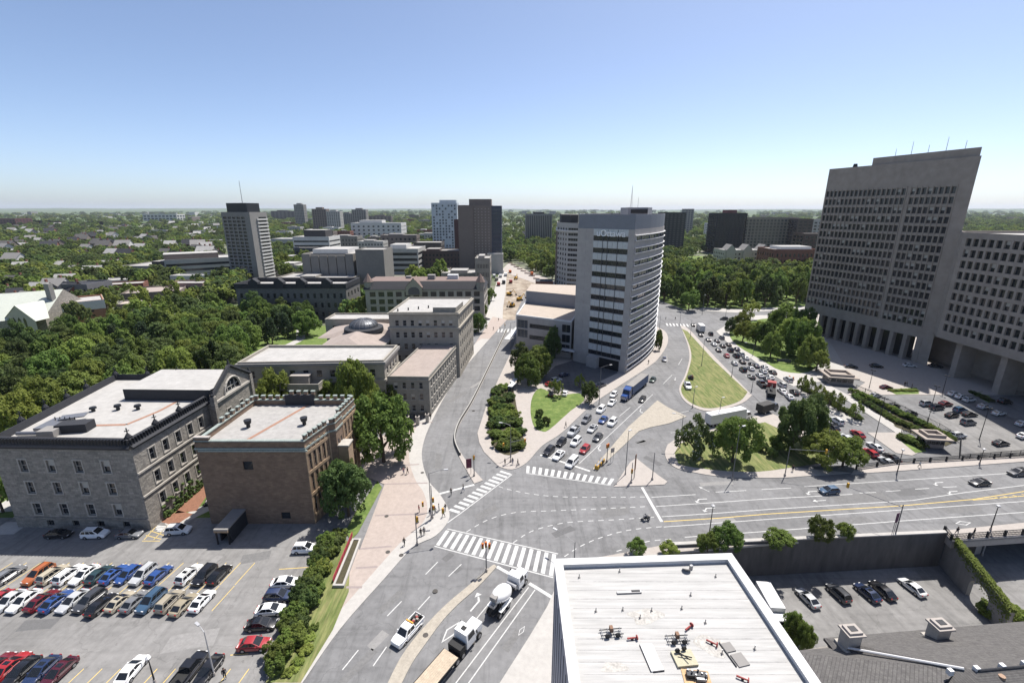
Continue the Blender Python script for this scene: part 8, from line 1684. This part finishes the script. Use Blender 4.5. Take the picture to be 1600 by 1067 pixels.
for l, px, py, top, legs, pose in [('person in dark clothes walking alone on the plaza', 632, 853, 'dark', 'dark', 'walk'), ('person in red top standing by the left signal', 655, 801, 'red', 'dark', 'stand'), ('person in dark clothes beside the signal pole, left of a pair', 672, 806, 'dark', 'blue', 'stand'), ('person in dark clothes beside the signal pole, right of a pair', 680, 803, 'grey', 'dark', 'walk'), ('person in white top near the crosswalk corner', 686, 799, 'white', 'dark', 'stand'),
    ('person in dark top at the kerb before the crosswalk', 696, 799, 'dark', 'dark', 'walk2'), ('person with blue top stepping to the kerb', 693, 808, 'blue', 'dark', 'walk'), ('person in dark clothes behind the mast arm pole', 663, 836, 'grey', 'dark', 'stand'), ('person in dark clothes right of the mast arm pole', 658, 838, 'dark', 'dark', 'walk'), ('person crossing the street, left of two before the stop line', 705, 774, 'dark', 'dark', 'walk'), ('person crossing the street, right of two before the stop line', 724, 768, 'dark', 'blue', 'walk2'),
    ('person in pink top walking by the large maple', 631, 741, 'pink', 'blue', 'walk'), ('person in dark top walking by the large maple', 637, 741, 'dark', 'dark', 'walk2'), ('person at the planting bed corner, left one', 789, 727, 'dark', 'dark', 'stand'), ('person at the planting bed corner, middle one', 801, 726, 'grey', 'blue', 'stand'), ('person at the planting bed corner, right one', 809, 728, 'dark', 'dark', 'walk'),
    ('person walking near the gate pillars, left', 617, 667, 'white', 'blue', 'walk'), ('person walking on the pavement beside the brown roofed wing', 673, 655, 'dark', 'dark', 'walk2'), ('person in white shirt on the bridge pavement', 1436, 731, 'white', 'dark', 'walk'), ('person in dark clothes on the near bridge pavement, left', 1494, 836, 'dark', 'grey', 'walk'), ('person in dark clothes on the near bridge pavement, right', 1520, 838, 'dark', 'dark', 'stand'),
    ('person by the signal post near the grass island', 1238, 737, 'dark', 'dark', 'stand'), ('person standing near the lot entrance plaza, left of a group', 1413, 604, 'dark', 'dark', 'stand'), ('person standing near the lot entrance plaza, middle of a group', 1416, 604, 'dark', 'grey', 'walk'), ('person standing near the lot entrance plaza, right of a group', 1424, 607, 'dark', 'dark', 'stand'), ('person on the far crosswalk, left', 771, 516, 'dark', 'dark', 'walk'), ('person on the far crosswalk, middle', 781, 516, 'blue', 'dark', 'walk2'), ('person walking on the far pavement', 779, 502, 'dark', 'dark', 'walk'), ('person at the far junction corner', 1040, 500, 'dark', 'dark', 'walk'), ('person at the far junction kerb', 1055, 500, 'dark', 'dark', 'stand'), ('person on the pavement beside the queueing cars', 884, 668, 'dark', 'dark', 'walk'), ('person on the pavement beside the curved tower', 1013, 569, 'dark', 'dark', 'walk'), ('person on the path beside the stone college', 366, 632, 'dark', 'dark', 'walk'), ('person beside the lot lamp post at the bottom', 352, 1060, 'dark', 'dark', 'stand')]:
    person(l, G(px, py), rp_.uniform(0, 6.28), pose, top, legs, .16 if py < 790 else .15)
# rider on a motorcycle crossing the junction
p = G(1008, 813); ang = math.atan2(1, 8) + math.pi; t = thing('motorcycle', 'dark motorcycle crossing the junction', 'motorcycle', (p.x, p.y, .02), ang)
wm_ = wheel_mesh(.31, .13)
for x in (-.68, .68): put_wheel(wm_, t, (x, 0, .31))
b = MB(); b.box((0, 0, .62), (.75, .28, .36), M_BLK); b.tube((.68, 0, .31), (.45, 0, 1.0), .05, .04, M_RIM, 6); b.tube((-.68, 0, .31), (-.1, 0, .5), .05, .05, M_RIM, 6); b.build('frame', t); b = MB(); b.box((.15, 0, .86), (.5, .3, .22), M_PAINT); b.build('fuel_tank', t).color = (.02, .02, .03, 1); b = MB(); b.box((-.35, 0, .84), (.7, .28, .1), M_BLK); b.build('saddle', t); b = MB(); b.tube((.42, -.35, 1.05), (.42, .35, 1.05), .025, .025, M_RIM, 6); b.build('handlebar', t); b = MB(); b.box((-.75, 0, .95), (.4, .5, .35), M_FLAT); b.build('top_box', t)
def rider():
    bm = bmesh.new(); sk_ = bm.verts.layers.skin.verify()
    def v(x, y, z, r, root=False): q = bm.verts.new((x, y, z)); q[sk_].radius = (r, r); q[sk_].use_root = root; return q
    pel = v(-.25, 0, .97, .15, True); wa = v(-.18, 0, 1.18, .14); ch_ = v(-.08, 0, 1.38, .16); nk = v(0, 0, 1.5, .07); hd = v(.04, 0, 1.64, .12); tp = v(.03, 0, 1.74, .10)
    for a_, c_ in ((pel, wa), (wa, ch_), (ch_, nk), (nk, hd), (hd, tp)): bm.edges.new((a_, c_))
    for s in (1, -1):
        hp = v(-.15, s * .16, .92, .105); kn = v(.22, s * .24, .78, .08); an_ = v(.0, s * .24, .36, .055); ft = v(.16, s * .24, .32, .045); sh = v(-.05, s * .20, 1.40, .08); el = v(.12, s * .30, 1.18, .055); wr = v(.36, s * .30, 1.09, .042); hn = v(.44, s * .29, 1.07, .045)
        for a_, c_ in ((pel, hp), (hp, kn), (kn, an_), (an_, ft), (ch_, sh), (sh, el), (el, wr), (wr, hn)): bm.edges.new((a_, c_))
    me = bpy.data.meshes.new('rider'); bm.to_mesh(me); bm.free(); o = bpy.data.objects.new('tmp_rider', me); C.objects.link(o); o.modifiers.new('skin', 'SKIN'); s_ = o.modifiers.new('sub', 'SUBSURF'); s_.levels = 1; s_.render_levels = 1
    out = bpy.data.meshes.new_from_object(o.evaluated_get(bpy.context.evaluated_depsgraph_get())); bpy.data.objects.remove(o); out.materials.clear()
    for m in (CL['grey'], M_FLAT, CL['dark']): out.materials.append(m)
    for pl in out.polygons: pl.material_index = 1 if pl.center.z > 1.52 else 2 if pl.center.z < .98 else 0; pl.use_smooth = True
    return out
ro = link('person', rider(), None, (p.x, p.y, .02), ang); tag(ro, 'person in grey jacket and helmet riding the motorcycle', 'person')
# tell apart what shares a description: count from the left as seen
def ordw(n):
    if n <= 20: return ORD[n - 1]
    t, u = divmod(n, 10); tens = ['', '', 'twenty', 'thirty', 'forty', 'fifty', 'sixty', 'seventy', 'eighty', 'ninety'][t]
    return tens + '-' + ORD[u - 1] if u else tens[:-1] + 'ieth'
DUP = {}
for o in C.objects:
    if o.parent is None and 'label' in o: DUP.setdefault(o['label'], []).append(o)
for l, os_ in DUP.items():
    if len(os_) > 1 and os_[0].get('kind') is None:
        os_.sort(key=lambda o: o.location.x / max(1, o.location.y))
        for i, o in enumerate(os_): o['label'] = l + ', %s from the left' % ordw(i + 1); o['group'] = o.get('group') or l
# ------------------------------------------------------------------ haze of the distance
hb = MB(); hb.box((0, 9000, 130), (50000, 44000, 290), M_WHITE); hz = hb.build('haze'); hz.data.materials.clear()
hm = bpy.data.materials.new('haze'); hm.use_nodes = True; N = hm.node_tree.nodes; N.remove(N['Principled BSDF']); pv = N.new('ShaderNodeVolumePrincipled'); pv.inputs['Color'].default_value = (.80, .88, 1, 1); pv.inputs['Density'].default_value = 0.00003; pv.inputs['Anisotropy'].default_value = .2
hm.node_tree.links.new(pv.outputs[0], N['Material Output'].inputs['Volume']); hz.data.materials.append(hm); tag(hz, 'pale blue haze over the distance', None, None, 'stuff')
